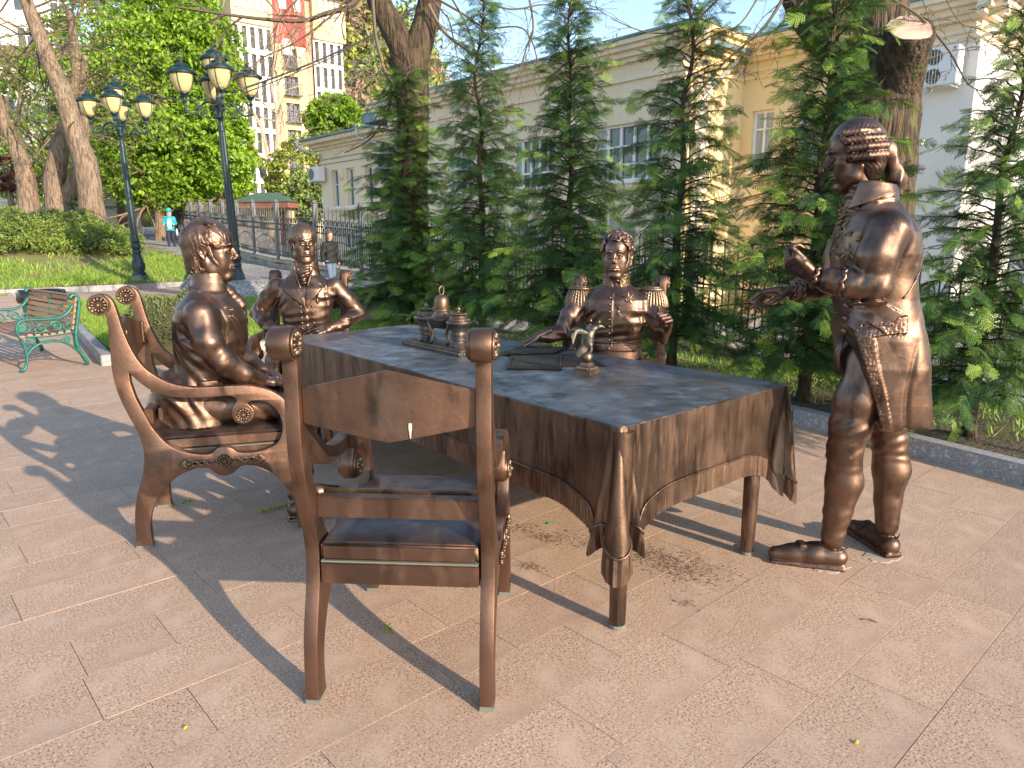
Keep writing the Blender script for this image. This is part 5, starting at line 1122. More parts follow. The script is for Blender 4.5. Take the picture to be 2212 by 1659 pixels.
# ---------------------------------------------------------------- engraved sheets
def sheet(P4, z, label, lines, seed):
    P4 = [np.array(p) for p in P4]; c = sum(P4) / 4; o = None; mb = MB(); V_ = [(*(p - c), 0) for p in P4] + [(*(p - c), .004) for p in P4]; mb.raw(V_, [(0, 3, 2, 1), (4, 5, 6, 7)] + [(i, (i + 1) % 4, 4 + (i + 1) % 4, 4 + i) for i in range(4)])
    o = mb.build('engraved_sheet', M['brpaper'], None, bevel=.0012); o.location = (*c, z); tag(o, label, 'paper', 'bronze paper sheets on the table')
    g = MB(); rr = random.Random(seed); B_ = lambda u, w: ((P4[0] * (1 - u) + P4[1] * u) * (1 - w) + (P4[3] * (1 - u) + P4[2] * u) * w) - c
    for k in range(lines):
        w_ = .90 - .80 * k / lines; u = .07 + rr.random() * .03
        while u < .90:
            l = rr.uniform(.02, .07); a, b = B_(u, w_), B_(min(u + l, .93), w_); e = (b - a) / (np.linalg.norm(b - a) + 1e-9); n_ = np.array([-e[1], e[0]]) * (.0016 + rr.random() * .0014); g.raw([(*(a - n_), .0047), (*(b - n_), .0047), (*(b + n_), .0047), (*(a + n_), .0047)], [(0, 1, 2, 3)]); u += l + rr.uniform(.008, .02)
    for (u0, w0, u1, w1) in ((.03, .04, .97, .04), (.97, .04, .97, .96), (.97, .96, .03, .96), (.03, .96, .03, .04)):
        a, b = B_(u0, w0), B_(u1, w1); e = (b - a) / np.linalg.norm(b - a); n_ = np.array([-e[1], e[0]]) * .0012; g.raw([(*(a - n_), .0046), (*(b - n_), .0046), (*(b + n_), .0046), (*(a + n_), .0046)], [(0, 1, 2, 3)])
    t_ = g.build('handwriting', M['brtext'], o); tag(t_, kind='stuff'); return o
sheet([(-.034, 3.723), (.263, 3.699), (.300, 4.19), (-.005, 4.16)], HT + .006, 'near left engraved bronze sheet between the inkstand and the eagle', 22, 1)
sheet([(.272, 3.80), (.517, 3.819), (.425, 4.255), (.285, 4.215)], HT + .0015, 'engraved sheet lying behind the eagle figurine', 18, 2)
sheet([(-.10, 4.17), (.25, 4.205), (.35, 4.46), (.06, 4.50)], HT + .011, 'far engraved sheet under the writing hand of the officer', 14, 3)
# ---------------------------------------------------------------- bronze figures: shared builders
def head_mesh(h=.0033, jaw=1.0, age=0):
    v = Vol((-.115, -.15, -.27), (.115, .15, .16), h)
    v.add(ell((0, -.022, .046), (.086, .108, .096))); v.add(ell((0, .045, .052), (.066, .052, .056)), .03)
    v.add(ell((0, .028, -.022), (.068 * jaw, .070, .108)), .03)
    for s in (-1, 1):
        v.chain([(s * .062 * jaw, -.012, -.045), (s * .054 * jaw, .012, -.088), (s * .018, .066, -.122)], [.020, .019, .022], .022)
        v.add(ell((s * .047, .058, -.022), (.022, .020, .018)), .022); v.add(ell((s * .040, .046, -.062), (.026, .034, .040)), .03)
    v.add(ell((0, .070, -.117), (.027, .024, .022)), .02); v.add(ell((0, .074, -.074), (.034, .024, .028)), .02)
    v.chain([(0, -.024, -.07), (0, -.036, -.25)], [.062, .066], .03)
    for s in (-1, 1):
        v.add(ell((s * .036, .105, .006), (.018, .0145, .0125)), .010, carve=True)
    v.add(ell((0, .086, -.004), (.015, .020, .036)), .012)
    for s in (-1, 1):
        v.chain([(s * .012, .099, .026), (s * .030, .100, .035), (s * .054, .083, .028)], [.007, .0065, .0045], .009)
        v.add(ell((s * .033, .0815, .006), (.0155, .0155, .0145)), .001)
        v.chain([(s * .0165, .0895, .004), (s * .025, .0975, .0125), (s * .037, .0965, .0130), (s * .049, .083, .004)], [.0032, .0034, .0034, .003], .003)
        v.chain([(s * .018, .090, .001), (s * .028, .0965, -.006), (s * .039, .0945, -.006), (s * .048, .083, .002)], [.002, .0026, .0026, .002], .004)
        v.add(ell((s * .0335, .0985, .0065), (.0042, .004, .0042)), .001, carve=True)
        v.chain([(s * .018, .106, -.040), (s * .028, .098, -.056), (s * .033, .088, -.074)], [.0012, .0014, .0010], .010, carve=True)
    v.chain([(0, .094, .028), (0, .104, .006), (0, .115, -.018), (0, .1195, -.026)], [.0085, .0085, .0095, .0098], .010)
    for s in (-1, 1):
        v.add(ell((s * .0115, .107, -.035), (.0080, .011, .0075)), .006); v.add(ell((s * .0062, .1165, -.0420), (.0036, .006, .0036)), .002, carve=True)
    v.chain([(-.024, .092, -.0705), (-.010, .0995, -.0665), (0, .1005, -.0685), (.010, .0995, -.0665), (.024, .092, -.0705)], [.003, .0058, .0052, .0058, .003], .004)
    v.chain([(-.019, .091, -.078), (0, .0985, -.0815), (.019, .091, -.078)], [.004, .0078, .004], .005)
    v.chain([(-.026, .093, -.0735), (0, .1065, -.0745), (.026, .093, -.0735)], [.0018, .0024, .0018], .002, carve=True)
    v.add(ell((0, .099, -.096), (.02, .006, .006)), .01, carve=True)
    for s in (-1, 1):
        v.add(ell((s * .084, -.014, -.004), (.008, .019, .030)), .008)
        v.chain([(s * .089, .008, .010), (s * .094, .004, .026), (s * .097, -.012, .034), (s * .099, -.028, .024), (s * .097, -.030, .002), (s * .092, -.020, -.020), (s * .087, -.006, -.036)], [.0048, .005, .0055, .0058, .0055, .005, .0065], .003)
        v.add(ell((s * .095, -.010, 0), (.008, .009, .014)), .004, carve=True); v.chain([(s * .093, -.018, .012), (s * .095, -.008, .018)], [.003, .003], .003)
    return v.mesh()
EC_, ER_ = np.array([0, -.022, .046]), np.array([.086, .108, .096])
def hair_mesh(style, seed, h=.0035, fz=None):
    v = Vol((-.135, -.17, -.15), (.135, .14, .19), h); g = random.Random(seed)
    th = {'short': .010, 'curly': .012, 'wig': .013}[style]
    v.add(ell(EC_ + [0, -.004, .002], ER_ + th)); 
    v.chain([(0, -.046, -.01), (0, -.048, -.095)], [.084, .064], .03)                       # nape
    hl = {'short': (.150, .098, -.010), 'curly': (.146, .106, .0), 'wig': (.150, .108, .0)}[style]
    fz = fz or {'short': .074, 'curly': .094, 'wig': .088}[style]
    v.add(rbox((0, .10, fz - .15), (.2, .085, .15), .035), .02, carve=True)                     # open the face below the hairline
    v.add(ell((0, .125, fz - .055), (.082, .085, .070)), .02, carve=True)
    v.add(rbox((0, .02, -.13), (.2, .055, .085), .02), .015, carve=True); v.add(rbox((0, -.08, -.19), (.2, .2, .075), .02), .01, carve=True)
    def proj(p, off=0.0):
        if p[2] > .01: q = (p - EC_) / (ER_ + th); n = np.linalg.norm(q); return EC_ + q / n * (ER_ + th + off)
        k = max(0, min(1, -p[2] / .10)); c = np.array([0, -.032 - .018 * k, 0]); rr = np.array([.089 - .020 * k, .097 - .028 * k]) + off; q = (p - c)[:2] / rr; q = q / (np.linalg.norm(q) + 1e-9); return np.array([c[0] + q[0] * rr[0], c[1] + q[1] * rr[1], max(p[2], -.105)])
    if style == 'short':
        for s in (-1, 1): v.add(ell((s * .078, .072, .030), (.030, .048, .048)), .012, carve=True)
    def ear(p): return abs(p[0]) > .05 and -.050 < p[1] < .035 and p[2] < .044
    def ok(p):
        if ear(p): return False
        if p[1] > .045 and p[2] < fz + .008 - (.0 if style != 'short' else 0): return False
        if p[1] > .0 and p[2] < .030: return False
        if p[1] > -.045 and abs(p[0]) > .05 and p[2] < .020 + max(0, -p[1]) * .2: return False
        return p[2] > -.098
    def walk(p, d, n, st, r, curl=0.0, lift=.0):
        pts = [proj(p)]; rr = [r * .5]
        for k in range(n):
            q = pts[-1]
            if k > 1 and ear(q): break
            nn = unit((q - EC_) / (ER_ ** 2)) if q[2] > .01 else unit((q - np.array([0, -.04, q[2]]))); d = d - nn * (d @ nn); d = unit(d)
            if curl: c, s = math.cos(curl), math.sin(curl); d = d * c + np.cross(nn, d) * s
            pts.append(proj(q + d * st, lift * math.sin(PI * (k + 1) / n))); rr.append(r * (1 - .65 * ((k + 1) / n) ** 1.5))
        if len(pts) > 1: v.chain(pts, rr, .0018, .001)
    N = {'short': 640, 'curly': 150, 'wig': 0}[style]; c = 0; tries = 0
    while c < N and tries < 6000:
        tries += 1; u = np.array([g.gauss(0, 1), g.gauss(0, 1), g.gauss(0, 1)]); u /= np.linalg.norm(u); p = EC_ + u * ER_ * (1, 1, 1.35 if u[2] < -.3 else 1)
        if not ok(p): continue
        c += 1
        if style == 'short':
            top = max(0, min(1, (p[2] - .07) / .05)); bk = max(0, min(1, (-p[1] - .03) / .05)) * (1 - top * .4)
            d = np.array([0.0, .95, -.12]) * top + np.array([0, .42, -.9]) * (1 - top) * (1 - bk) + np.array([0, .12, -1.]) * bk
            d = d + np.array([1 if p[0] > 0 else -1, 0, 0]) * .25 * top + np.array([math.sin(p[1] * 60 + seed), math.sin(p[2] * 50), 0]) * .22
            walk(p, d, 9, .0115, .0055 * g.uniform(.7, 1.25), g.uniform(-.10, .10), .0022)
        else:
            d = np.array([(-.5 if p[0] > 0 else .5) * .4, -.5 if p[2] > .09 else .3, .5 if p[2] > .05 else -.3]) + np.array([g.gauss(0, .8), g.gauss(0, .8), g.gauss(0, .8)])
            walk(p, d, 10, .0085, .0088 * g.uniform(.7, 1.2), g.choice((-1, 1)) * g.uniform(.25, .75), .009)
    for s in (-1, 1):                                                                          # sideburns
        if style != 'wig':
            for k in range(9): z = .03 - k * .0105; y = .012 + k * .0026 + (0 if k < 5 else (k - 5) * .004); v.chain([(s * (.080 - max(0, k - 4) * .0022), y - .006, z), (s * (.0805 - max(0, k - 4) * .0028), y + .007, z - .014)], [.0095, .0065], .004, sq=((1, 0, 0), .5))
    if style == 'short': v.disp(lambda X, Y, Z: (.0008 * np.sin(X * 420 + 3 * np.sin(Z * 70)) * np.sin(Y * 330 + 2 * np.sin(Z * 60))).astype(f32))
    return v
def hand_mesh(W, d, n, side, curls, thumb=(.5, .3), sc=1.12, h=.0034, tdir=None, spread=.06):
    """W wrist, d towards the knuckles, n palm normal, side towards the thumb"""
    W, d, n, side = (np.array(q, float) for q in (W, d, n, side)); d = unit(d); n = unit(n - d * (n @ d)); side = np.cross(d, n) * np.sign(np.cross(d, n) @ side)
    v = Vol(W - .20 * sc, W + .20 * sc, h); r = .0092 * sc
    Ks = []
    for k, (o_, f_) in enumerate(((.031, .090), (.0105, .096), (-.0105, .092), (-.030, .083))):
        K = W + d * f_ * sc + side * o_ * sc - n * (.002 if k in (1, 2) else 0); Ks.append(K)
        v.chain([W + side * o_ * .55 * sc - d * .01, W + d * f_ * .55 * sc + side * o_ * .9 * sc, K], [.0165 * sc, .0160 * sc, .0125 * sc], .012)
    v.add(ell(W + d * .045 * sc + n * .006 * sc, (.034 * sc, .034 * sc, .034 * sc)), .02) if False else None
    for k, K in enumerate(Ks):
        ln = (.96, 1.06, 1.0, .80)[k] * sc; c = curls[k]; a = 0; p = K; pts = [K]; rr = [r * 1.12]; sp = side * spread * (1.5 - k)
        for L_, b in zip((.047, .028, .023), c): a += b; dd = unit(d * math.cos(a) + n * math.sin(a) + sp * math.cos(a)); p = p + dd * L_ * ln; pts.append(p); rr.append(r * (1.0, .92, .78)[len(pts) - 2] * (1 if k < 3 else .88))
        v.chain(pts, rr, .0035, .002)
        v.add(ell(pts[1], (r * 1.12,) * 3), .003)
    T0 = W + d * .018 * sc + side * .026 * sc + n * .008 * sc; td = unit(np.array(tdir, float)) if tdir is not None else unit(d * .75 + side * thumb[0] + n * thumb[1])
    T1 = T0 + td * .048 * sc; t2 = unit(td * .8 + d * .35 + n * .2 - side * .1) if tdir is None else unit(td + d * .3); T2 = T1 + t2 * .034 * sc; T3 = T2 + unit(t2 + d * .3) * .022 * sc
    v.chain([T0 - side * .006, T1, T2, T3], [.0175 * sc, .0125 * sc, .0110 * sc, .0088 * sc], .008, .003)
    v.chain([W - d * .07 * sc, W], [.030 * sc, .026 * sc], .014, sq=(tuple(n), .78))
    return v.mesh()
def ripple(v, c, amp, freq, rad, d, wob=5.0):
    c = np.array(c, float); d = unit(np.array(d, float)); lo = c - rad * 2; hi = c + rad * 2
    def fn(X, Y, Z):
        x, y, z = X - c[0], Y - c[1], Z - c[2]; r2 = x * x + y * y + z * z
        return (amp * np.sin((x * d[0] + y * d[1] + z * d[2]) * freq + wob * np.sin(x * 9 + z * 7) + 2 * np.sin(y * 13)) * np.exp(-r2 / (rad * rad))).astype(f32)
    return v.disp(fn, lo, hi)
def band(v, z0, amp, freq, hw, wob=(3, 9), side=None):
    """creases running round the body near height z0"""
    def fn(X, Y, Z): return (amp * np.sin(Z * freq + wob[0] * np.sin(X * wob[1]) + 2 * np.sin(Y * 11)) * np.exp(-((Z - z0) / hw) ** 2) * (.6 + .4 * np.sin(X * 17 + 1))).astype(f32)
    return v.disp(fn, (v.lo[0], v.lo[1], z0 - 2.2 * hw), (v.ax[0][-1], v.ax[1][-1], z0 + 2.2 * hw))
def seam(v, x0, z0, z1, amp):
    return v.disp(lambda X, Y, Z: (amp * np.exp(-((X - x0 - .012 * np.sin((Z - z0) * 12)) / .0042) ** 2) + 0 * Y + 0 * Z).astype(f32), (x0 - .04, v.lo[1], z0), (x0 + .04, v.ax[1][-1], z1))
def skirt():
    f0, lo, hi = loft([(.695, 0, -.060, .196, .180), (.80, 0, -.045, .208, .185), (.96, 0, -.015, .218, .190), (1.10, 0, .0, .205, .175), (1.20, 0, .0, .175, .140)], 3.6)
    def fn(X, Y, Z): return np.maximum(f0(X, Y, Z), ((Y - (.158 - (1.14 - Z) * .345)) * .945).astype(f32))
    return fn, lo, hi
def soft(v, amp=.0022): return v.disp(lambda X, Y, Z: (amp * np.sin(X * 21 + 2 * np.sin(Z * 9)) * np.sin(Z * 15 + Y * 11)).astype(f32))
def put(P, yaw=0, pitch=0, roll=0, t=(0, 0, 0), s=1.0): return (P * np.array(s)) @ rot(yaw, pitch, roll).T + np.array(t)
def buttons(parent, pts, r=.0105, m='brgold', nrm=(0, 1, 0)):
    Z = np.array(Vector(nrm).to_track_quat('Z', 'Y').to_matrix()); mb = MB(); mb.lathe([(r, -.003), (r, .002), (r * .8, .0055), (r * .3, .007), (.0004, .0073)], (0, 0, 0), 12, Z); me = mb.mesh('button', True); me.materials.append(M[m])
    for p in pts: o = link('button', me, None, parent); o.location = p
def surf_y(v, x, z, sgn=1):
    """outermost surface y of the volume along y at x,z"""
    i = int(round((x - v.lo[0]) / v.h)); k = int(round((z - v.lo[2]) / v.h)); col = v.F[i, :, k] < 0; j = np.nonzero(col)[0]; j = j[-1] if sgn > 0 else j[0]; return float(v.ax[1][j]) + sgn * v.h * .4
def star(parent, c, r, nrm=(0, 1, 0), name='order_star', pts=8, ribbon=False):
    Zm = np.array(Vector(nrm).to_track_quat('Z', 'Y').to_matrix()); mb = MB(); P_ = []
    for k in range(pts * 2): a = PI * k / pts; q = r if k % 2 == 0 else r * .52; P_.append((q * math.cos(a), q * math.sin(a)))
    V_ = [(x, y, 0) for x, y in P_] + [(x * .96, y * .96, .003 if k % 2 else .0015) for k, (x, y) in enumerate(P_)] + [(0, 0, .009)]; n = len(P_)
    mb.raw(np.array(V_) @ Zm.T + np.array(c), [(i, (i + 1) % n, n + (i + 1) % n, n + i) for i in range(n)] + [(n + i, n + (i + 1) % n, 2 * n) for i in range(n)] + [tuple(range(n))[::-1]])
    o = mb.build(name, M['brgold'], parent); g = MB(); g.lathe([(r * .36, .002), (r * .36, .009), (r * .28, .010), (r * .26, .0085), (r * .1, .012), (.0003, .013)], c, 16, Zm); g.build('medallion', M['brgold'], o, smooth=True); return o
def medal(parent, c, r=.024):
    o = star(parent, c, r, name='cross_medal', pts=8); g = MB(); g.lathe([(.011, 0), (.012, .004), (.007, .006)], (c[0], c[1], c[2] + r + .010), 10, np.array([[1, 0, 0], [0, 0, 1], [0, -1, 0.]]))
    g.box((c[0], c[1] + .002, c[2] + r + .032), (.026, .006, .020)); g.build('ribbon_loop', M['brgold'], o); return o
def figure(loc, fwd, label):
    return empty('bronze_statue', (*loc, 0), math.atan2(fwd[1], fwd[0]) - PI / 2, label, 'statue', 'bronze statues at the table')
def legs_seated(v, kx=.13, ky=.50, kz=.635, fy=.53, boots=True):
    for s in (-1, 1):
        v.chain([(s * .10, .0, .645), (s * .115, .25, .650), (s * kx, ky, kz)], [.092, .085, .070], .03)
        v.chain([(s * kx, ky, kz), (s * (kx + .005), ky + .035, .45), (s * kx, ky + .02, .27), (s * kx, fy, .11)], [.070, .066, .052, .045], .02)
        v.chain([(s * kx, fy - .04, .055), (s * (kx + .008), fy + .09, .052), (s * (kx + .016), fy + .19, .040)], [.046, .044, .036], .02)
        v.add(rbox((s * (kx + .006), fy + .07, .008), (.045, .155, .010), .008), .003)
head0 = head_mesh(); sph = []
# ================================================================ D: officer with epaulettes, writing
fg = figure((.70, 4.67), (-.19, -.982), 'seated bronze officer with rope epaulettes, high collar and order star facing us'); X0 = .02
v = Vol((-.42, -.22, .50), (.62, .36, 1.25), .0051)
v.add(loft([(.56, X0, -.01, .19, .15), (.72, X0, .0, .185, .15), (.80, X0, .01, .172, .135), (.86, X0, .015, .176, .130), (.97, X0, .02, .200, .145), (1.06, X0, .02, .212, .148), (1.12, X0, .012, .205, .135), (1.17, X0, .0, .155, .108), (1.205, X0, -.005, .10, .085), (1.22, X0, -.005, .085, .075)], 2.25))
v.chain([(.235, -.005, 1.125), (.315, .06, 1.0), (.365, .12, .905)], [.072, .060, .052], .03); v.chain([(.365, .12, .905), (.43, .165, .888), (.485, .20, .885)], [.054, .048, .038], .02)
v.chain([(-.20, -.005, 1.125), (-.245, .04, 1.02), (-.262, .12, .915)], [.072, .062, .056], .03); v.chain([(-.262, .12, .915), (-.28, .20, .92), (-.295, .255, .945)], [.056, .048, .040], .02)
base = v.F.copy(); sg = lambda z: None
v.relief(base, [(X0 + .012, .80), (X0 + .022, .80), (X0 + .022, 1.17), (X0 + .012, 1.17)], .006, 1, 1, .03)
v.relief(base, [(-.2, .792), (.24, .792), (.24, .832), (-.2, .832)], .006, 1, 1, -.2); v.relief(base, [(-.2, .845), (.24, .845), (.24, .850), (-.2, .850)], .006, 1, 1, -.2)
band(v, .89, .0045, 105, .045, (2.2, 8)); ripple(v, (.33, .10, .94), .006, 90, .08, (.6, .5, -.6)); ripple(v, (-.25, .10, .95), .006, 95, .08, (0, .3, 1)); ripple(v, (.18, .10, 1.0), .005, 80, .08, (.7, 0, .7)); ripple(v, (-.15, .10, 1.0), .005, 80, .08, (-.7, 0, .7)); soft(v); seam(v, X0 - .168, .98, 1.17, .003); seam(v, X0 + .168, .98, 1.17, .003)
vd = v; P_, Q = v.mesh(); link('coat', npmesh('coat', P_, Q), M['br'], fg)
hp, hq = head0; parts = [(put(hp, -7, -2, 0, (X0 + .0, .028, 1.394)), hq)]
v = Vol((-.24, -.2, 0), (.28, .82, .82), .011); v.add(ell((X0, .0, .68), (.17, .13, .12)), .02); legs_seated(v); parts.append(v.mesh())
parts.append(hand_mesh((.500, .212, .888), (.72, .30, -.32), (-.25, .2, -.9), (-.2, .9, .1), ((.75, 1.0, .6), (.9, 1.1, .6), (1.05, 1.2, .6), (1.15, 1.2, .6)), tdir=(.5, .75, -.35)))
parts.append(hand_mesh((-.298, .268, .958), (-.10, .50, .80), (.75, .45, -.35), (.3, -.4, .9), ((1.3, 1.5, .9), (1.4, 1.55, 1.0), (1.45, 1.6, 1.0), (1.5, 1.6, 1.0)), tdir=(.25, .25, .9)))
sdf_obj('body', parts, M['br'], fg)
v = hair_mesh('curly', 4)
P_, Q = v.mesh(); link('hair', npmesh('hair', put(P_, -7, -2, 0, (X0, .028, 1.394)), Q), M['brhair'], fg)
v = Vol((-.12, -.13, 1.14), (.16, .16, 1.33), .004)                                      # embroidered collar with open front, stock inside
v.add(loft([(1.15, X0, .0, .105, .09), (1.19, X0, .0, .094, .086), (1.25, X0, .005, .087, .083), (1.285, X0, .008, .090, .086)], 2.1)); v.add(loft([(1.22, X0, .0, .076, .073), (1.30, X0, .0, .078, .076)], 2.1), 0, carve=True)
v.add(cone((X0, .02, 1.30), (X0, .13, 1.165), .045, .004), .01, carve=True)
v.disp(lambda X, Y, Z: (.0022 * np.sin(X * 260 + 3 * np.sin(Z * 190)) * np.sin(Z * 310 + Y * 150)).astype(f32)); P_, Q = v.mesh(); link('collar', npmesh('collar', P_, Q), M['brgold'], fg)
v = Vol((-.12, -.13, 1.12), (.16, .16, 1.33), .004); v.add(loft([(1.15, X0, .002, .080, .078), (1.22, X0, .004, .074, .074), (1.29, X0, .010, .073, .075)], 2.1)); v.disp(lambda X, Y, Z: (.0035 * np.sin(Z * 190 + 4 * np.abs(X - X0) * 22 + Y * 10)).astype(f32)); P_, Q = v.mesh(); link('neck_stock', npmesh('neck_stock', P_, Q), M['br'], fg)
for s in (-1, 1):                                                                           # epaulettes
    cx = X0 + s * .232; ep = MB(); ep.ball((cx, -.005, 1.178), 1, 20, 10, (.070, .060, .016)); ep.tube([(cx + .064 * math.cos(a), -.005 + .056 * math.sin(a), 1.182 + .003 * (k % 2)) for k, a in enumerate(np.linspace(0, 2 * PI, 41))], [.010 + .0025 * (k % 2) for k in range(41)], 7, cap=False)
    ep.tube([(cx + .050 * math.cos(a), -.005 + .042 * math.sin(a), 1.192 + .003 * (k % 2)) for k, a in enumerate(np.linspace(0, 2 * PI, 33))], [.008 + .002 * (k % 2) for k in range(33)], 6, cap=False)
    e = ep.build('epaulette', M['brgold'], fg, smooth=True); g_ = MB(); g_.box((X0 + s * .135, -.01, 1.186), (.12, .05, .010)); st_ = g_.build('shoulder_strap', M['brgold'], e, bevel=.004); st_.rotation_euler = (0, 0, 0)
    for row, (ra, rb_, zt, zl, n) in enumerate(((.064, .100, 1.176, 1.066, 30),)):
        for k in range(n):
            a = 2 * PI * k / n; 
            c0 = np.array([math.cos(a) * ra, math.sin(a) * ra * .85, 0]); c1 = np.array([math.cos(a) * rb_, math.sin(a) * rb_ * .85, 0]); L_ = 13; g2 = MB()
            P2 = [np.array([cx, -.005, 0]) + c0 + (c1 - c0) * math.sin(u * PI / 2) ** .9 + np.array([0, 0, zt + (zl - zt) * u]) for u in np.linspace(0, 1, L_)]
            g2.tube(P2, [.0088 + .0034 * ((j + k) % 2) for j in range(L_)], 6, twist=.5); g2.build('fringe_rope', M['brgold'], e, smooth=True)
star(fg, (-.062, surf_y(vd, -.062, 1.125) + .002, 1.128), .048, (-.12, 1, .12)); medal(fg, (-.008, surf_y(vd, -.008, 1.045) + .002, 1.040), .024)
buttons(fg, [(X0 + .030, surf_y(vd, X0 + .03, z) + .002, z) for z in (1.135, 1.095, 1.05, 1.0, .955, .91, .865)] + [(X0 + .03, surf_y(vd, X0 + .03, .812) + .004, .812)], .0085)
qm = MB(); wq = lambda p: tuple((rotz(math.atan2(-.982, -.19) - PI / 2) @ np.array(p)) + np.array([.70, 4.67, 0]))
qm.tube([wq((.575, .24, .905)), wq((.53, .30, .875)), wq((.47, .385, .836))], [.0045, .004, .0012], 7); tag(qm.build('quill_pen', M['brgold'], None, smooth=True), 'thin bronze writing pen held in the gloved hand over the sheets', 'pen')
# ================================================================ C: man in a double breasted tail coat, hands at his waist
fg = figure((-1.62, 5.62), (.05, -1), 'seated bronze man in a double breasted coat with wrapped cravat at the far table end')
v = Vol((-.52, -.22, .50), (.52, .34, 1.36), .0051)
v.add(loft([(.56, 0, -.01, .19, .15), (.74, 0, .0, .185, .15), (.80, 0, .005, .178, .137), (.85, 0, .01, .180, .135), (.96, 0, .015, .200, .145), (1.06, 0, .015, .216, .147), (1.13, 0, .008, .214, .135), (1.185, 0, -.005, .17, .110), (1.23, 0, -.012, .115, .092), (1.30, -.005, -.012, .100, .088), (1.335, -.006, -.014, .098, .088)], 2.25))
v.add(loft([(1.24, -.005, -.005, .080, .074), (1.36, -.005, -.005, .088, .080)], 2.1), .0, carve=True); v.add(cone((-.006, .03, 1.36), (-.01, .14, 1.17), .055, .005), .012, carve=True)
for s in (-1, 1):
    v.chain([(s * .225, -.005, 1.135), (s * .315, -.03, 1.03), (s * .395, -.045, .925)], [.074, .064, .058], .035); v.chain([(s * .395, -.045, .925), (s * .31, .08, .865), (s * .215, .175, .828)], [.060, .050, .038], .02)
base = v.F.copy()
for s in (-1, 1):
    v.relief(base, [(s * .062, 1.30), (s * .105, 1.255), (s * .150, 1.165), (s * .125, 1.158), (s * .150, 1.130), (-.035 + s * .005, .985), (-.03, 1.03), (s * .040, 1.17)], .010, 1, 1, .0)
v.relief(base, [(-.022, .80), (-.038, .80), (-.038, .99), (-.010, 1.00)], .006, 1, 1, .02)
v.relief(base, [(-.20, .775), (.20, .775), (.20, .812), (-.20, .812)], -.008, 1, 1, -.2)
band(v, .90, .0050, 95, .06, (2.4, 7)); 
for s in (-1, 1): ripple(v, (s * .37, -.02, .94), .007, 85, .09, (s, .2, -.5)); ripple(v, (s * .19, .08, 1.02), .0055, 75, .09, (s * .7, 0, .7)); ripple(v, (s * .29, -.02, 1.07), .004, 60, .07, (s * .6, 0, -.8))
soft(v); seam(v, -.185, 1.0, 1.20, .003); seam(v, .185, 1.0, 1.20, .003); vc = v; P_, Q = v.mesh(); link('coat', npmesh('coat', P_, Q), M['br'], fg)
HC = (-.008, .018, 1.463); parts = [(put(hp, 27, 0, 0, HC, 1.04), hq)]
v = Vol((-.24, -.2, 0), (.24, .82, .82), .011); v.add(ell((0, .0, .68), (.17, .13, .12)), .02); legs_seated(v); parts.append(v.mesh())
parts.append(hand_mesh((.205, .185, .826), (-.85, .40, -.12), (-.3, -.6, -.55), (-.1, .2, .9), ((.5, .5, .3), (.55, .5, .3), (.6, .5, .3), (.6, .5, .3))))
parts.append(hand_mesh((-.205, .185, .834), (.80, .50, -.10), (.3, -.6, -.55), (.1, .2, .9), ((.4, .4, .3), (.45, .4, .3), (.5, .4, .3), (.5, .4, .3))))
sdf_obj('body', parts, M['br'], fg)
v = hair_mesh('short', 9)
P_, Q = v.mesh(); link('hair', npmesh('hair', put(P_, 27, 0, 0, HC, 1.04), Q), M['brhair'], fg)
v = Vol((-.13, -.13, 1.10), (.13, .16, 1.37), .004); v.add(loft([(1.13, -.02, .05, .055, .06), (1.20, -.006, .02, .074, .082), (1.27, -.006, .004, .078, .080), (1.345, -.006, .002, .076, .078)], 2.1)); v.chain([(-.012, .095, 1.21), (-.02, .118, 1.175), (-.025, .120, 1.12)], [.028, .020, .010], .012)
v.disp(lambda X, Y, Z: (.0040 * np.sin(Z * 150 - Y * 40 + 3.2 * np.sin(X * 26))).astype(f32)); P_, Q = v.mesh(); link('cravat', npmesh('cravat', P_, Q), M['br'], fg)
mb = MB()
for s in (-1, 1): mb.tube([(s * .070 - .006, .030, 1.315), (s * .062 - .008, .085, 1.25), (s * .035 - .015, .128, 1.17), (-.025, .155, 1.04)], [.008, .009, .008, .005], 6, sq=(1, .6))
mb.build('waistcoat_edge', M['br'], fg, smooth=True)
star(fg, (-.176, surf_y(vc, -.176, 1.11) + .003, 1.112), .046, (-.35, 1, .1)); medal(fg, (-.118, surf_y(vc, -.118, 1.03) + .003, 1.030), .026)
buttons(fg, [(x0, surf_y(vc, x0, z) + .002, z) for z in (.995, .952, .908, .866, .825) for x0 in (.008, -.078)], .0100)
# ================================================================ B: young man in profile
fg = figure((-1.66, 3.66), (.957, .29), 'seated bronze young man in profile with tousled hair and tall coat collar')
v = Vol((-.38, -.26, .54), (.38, .42, 1.38), .0049)
v.add(loft([(.562, 0, .01, .215, .170), (.60, 0, .015, .205, .160), (.70, 0, .04, .190, .145), (.80, 0, .065, .180, .145), (.88, 0, .075, .182, .158), (1.0, 0, .085, .205, .178), (1.10, 0, .09, .214, .175), (1.16, 0, .085, .205, .155), (1.21, 0, .090, .148, .112), (1.245, 0, .100, .112, .094), (1.29, 0, .108, .092, .082), (1.335, 0, .110, .088, .084)], 2.25))
v.chain([(0, -.08, .70), (0, -.15, .60), (0, -.17, .575)], [.14, .10, .035], .06, sq=((1, 0, 0), 1.5))
v.add(loft([(1.27, 0, .112, .074, .068), (1.38, 0, .114, .078, .074)], 2.1), 0, carve=True); v.add(cone((0, .13, 1.40), (0, .28, 1.20), .065, .012), .012, carve=True); v.add(rbox((0, .22, 1.40), (.2, .09, .06), .01, np.array([[1, 0, 0], [0, .9, -.43], [0, .43, .9]])), .008, carve=True)
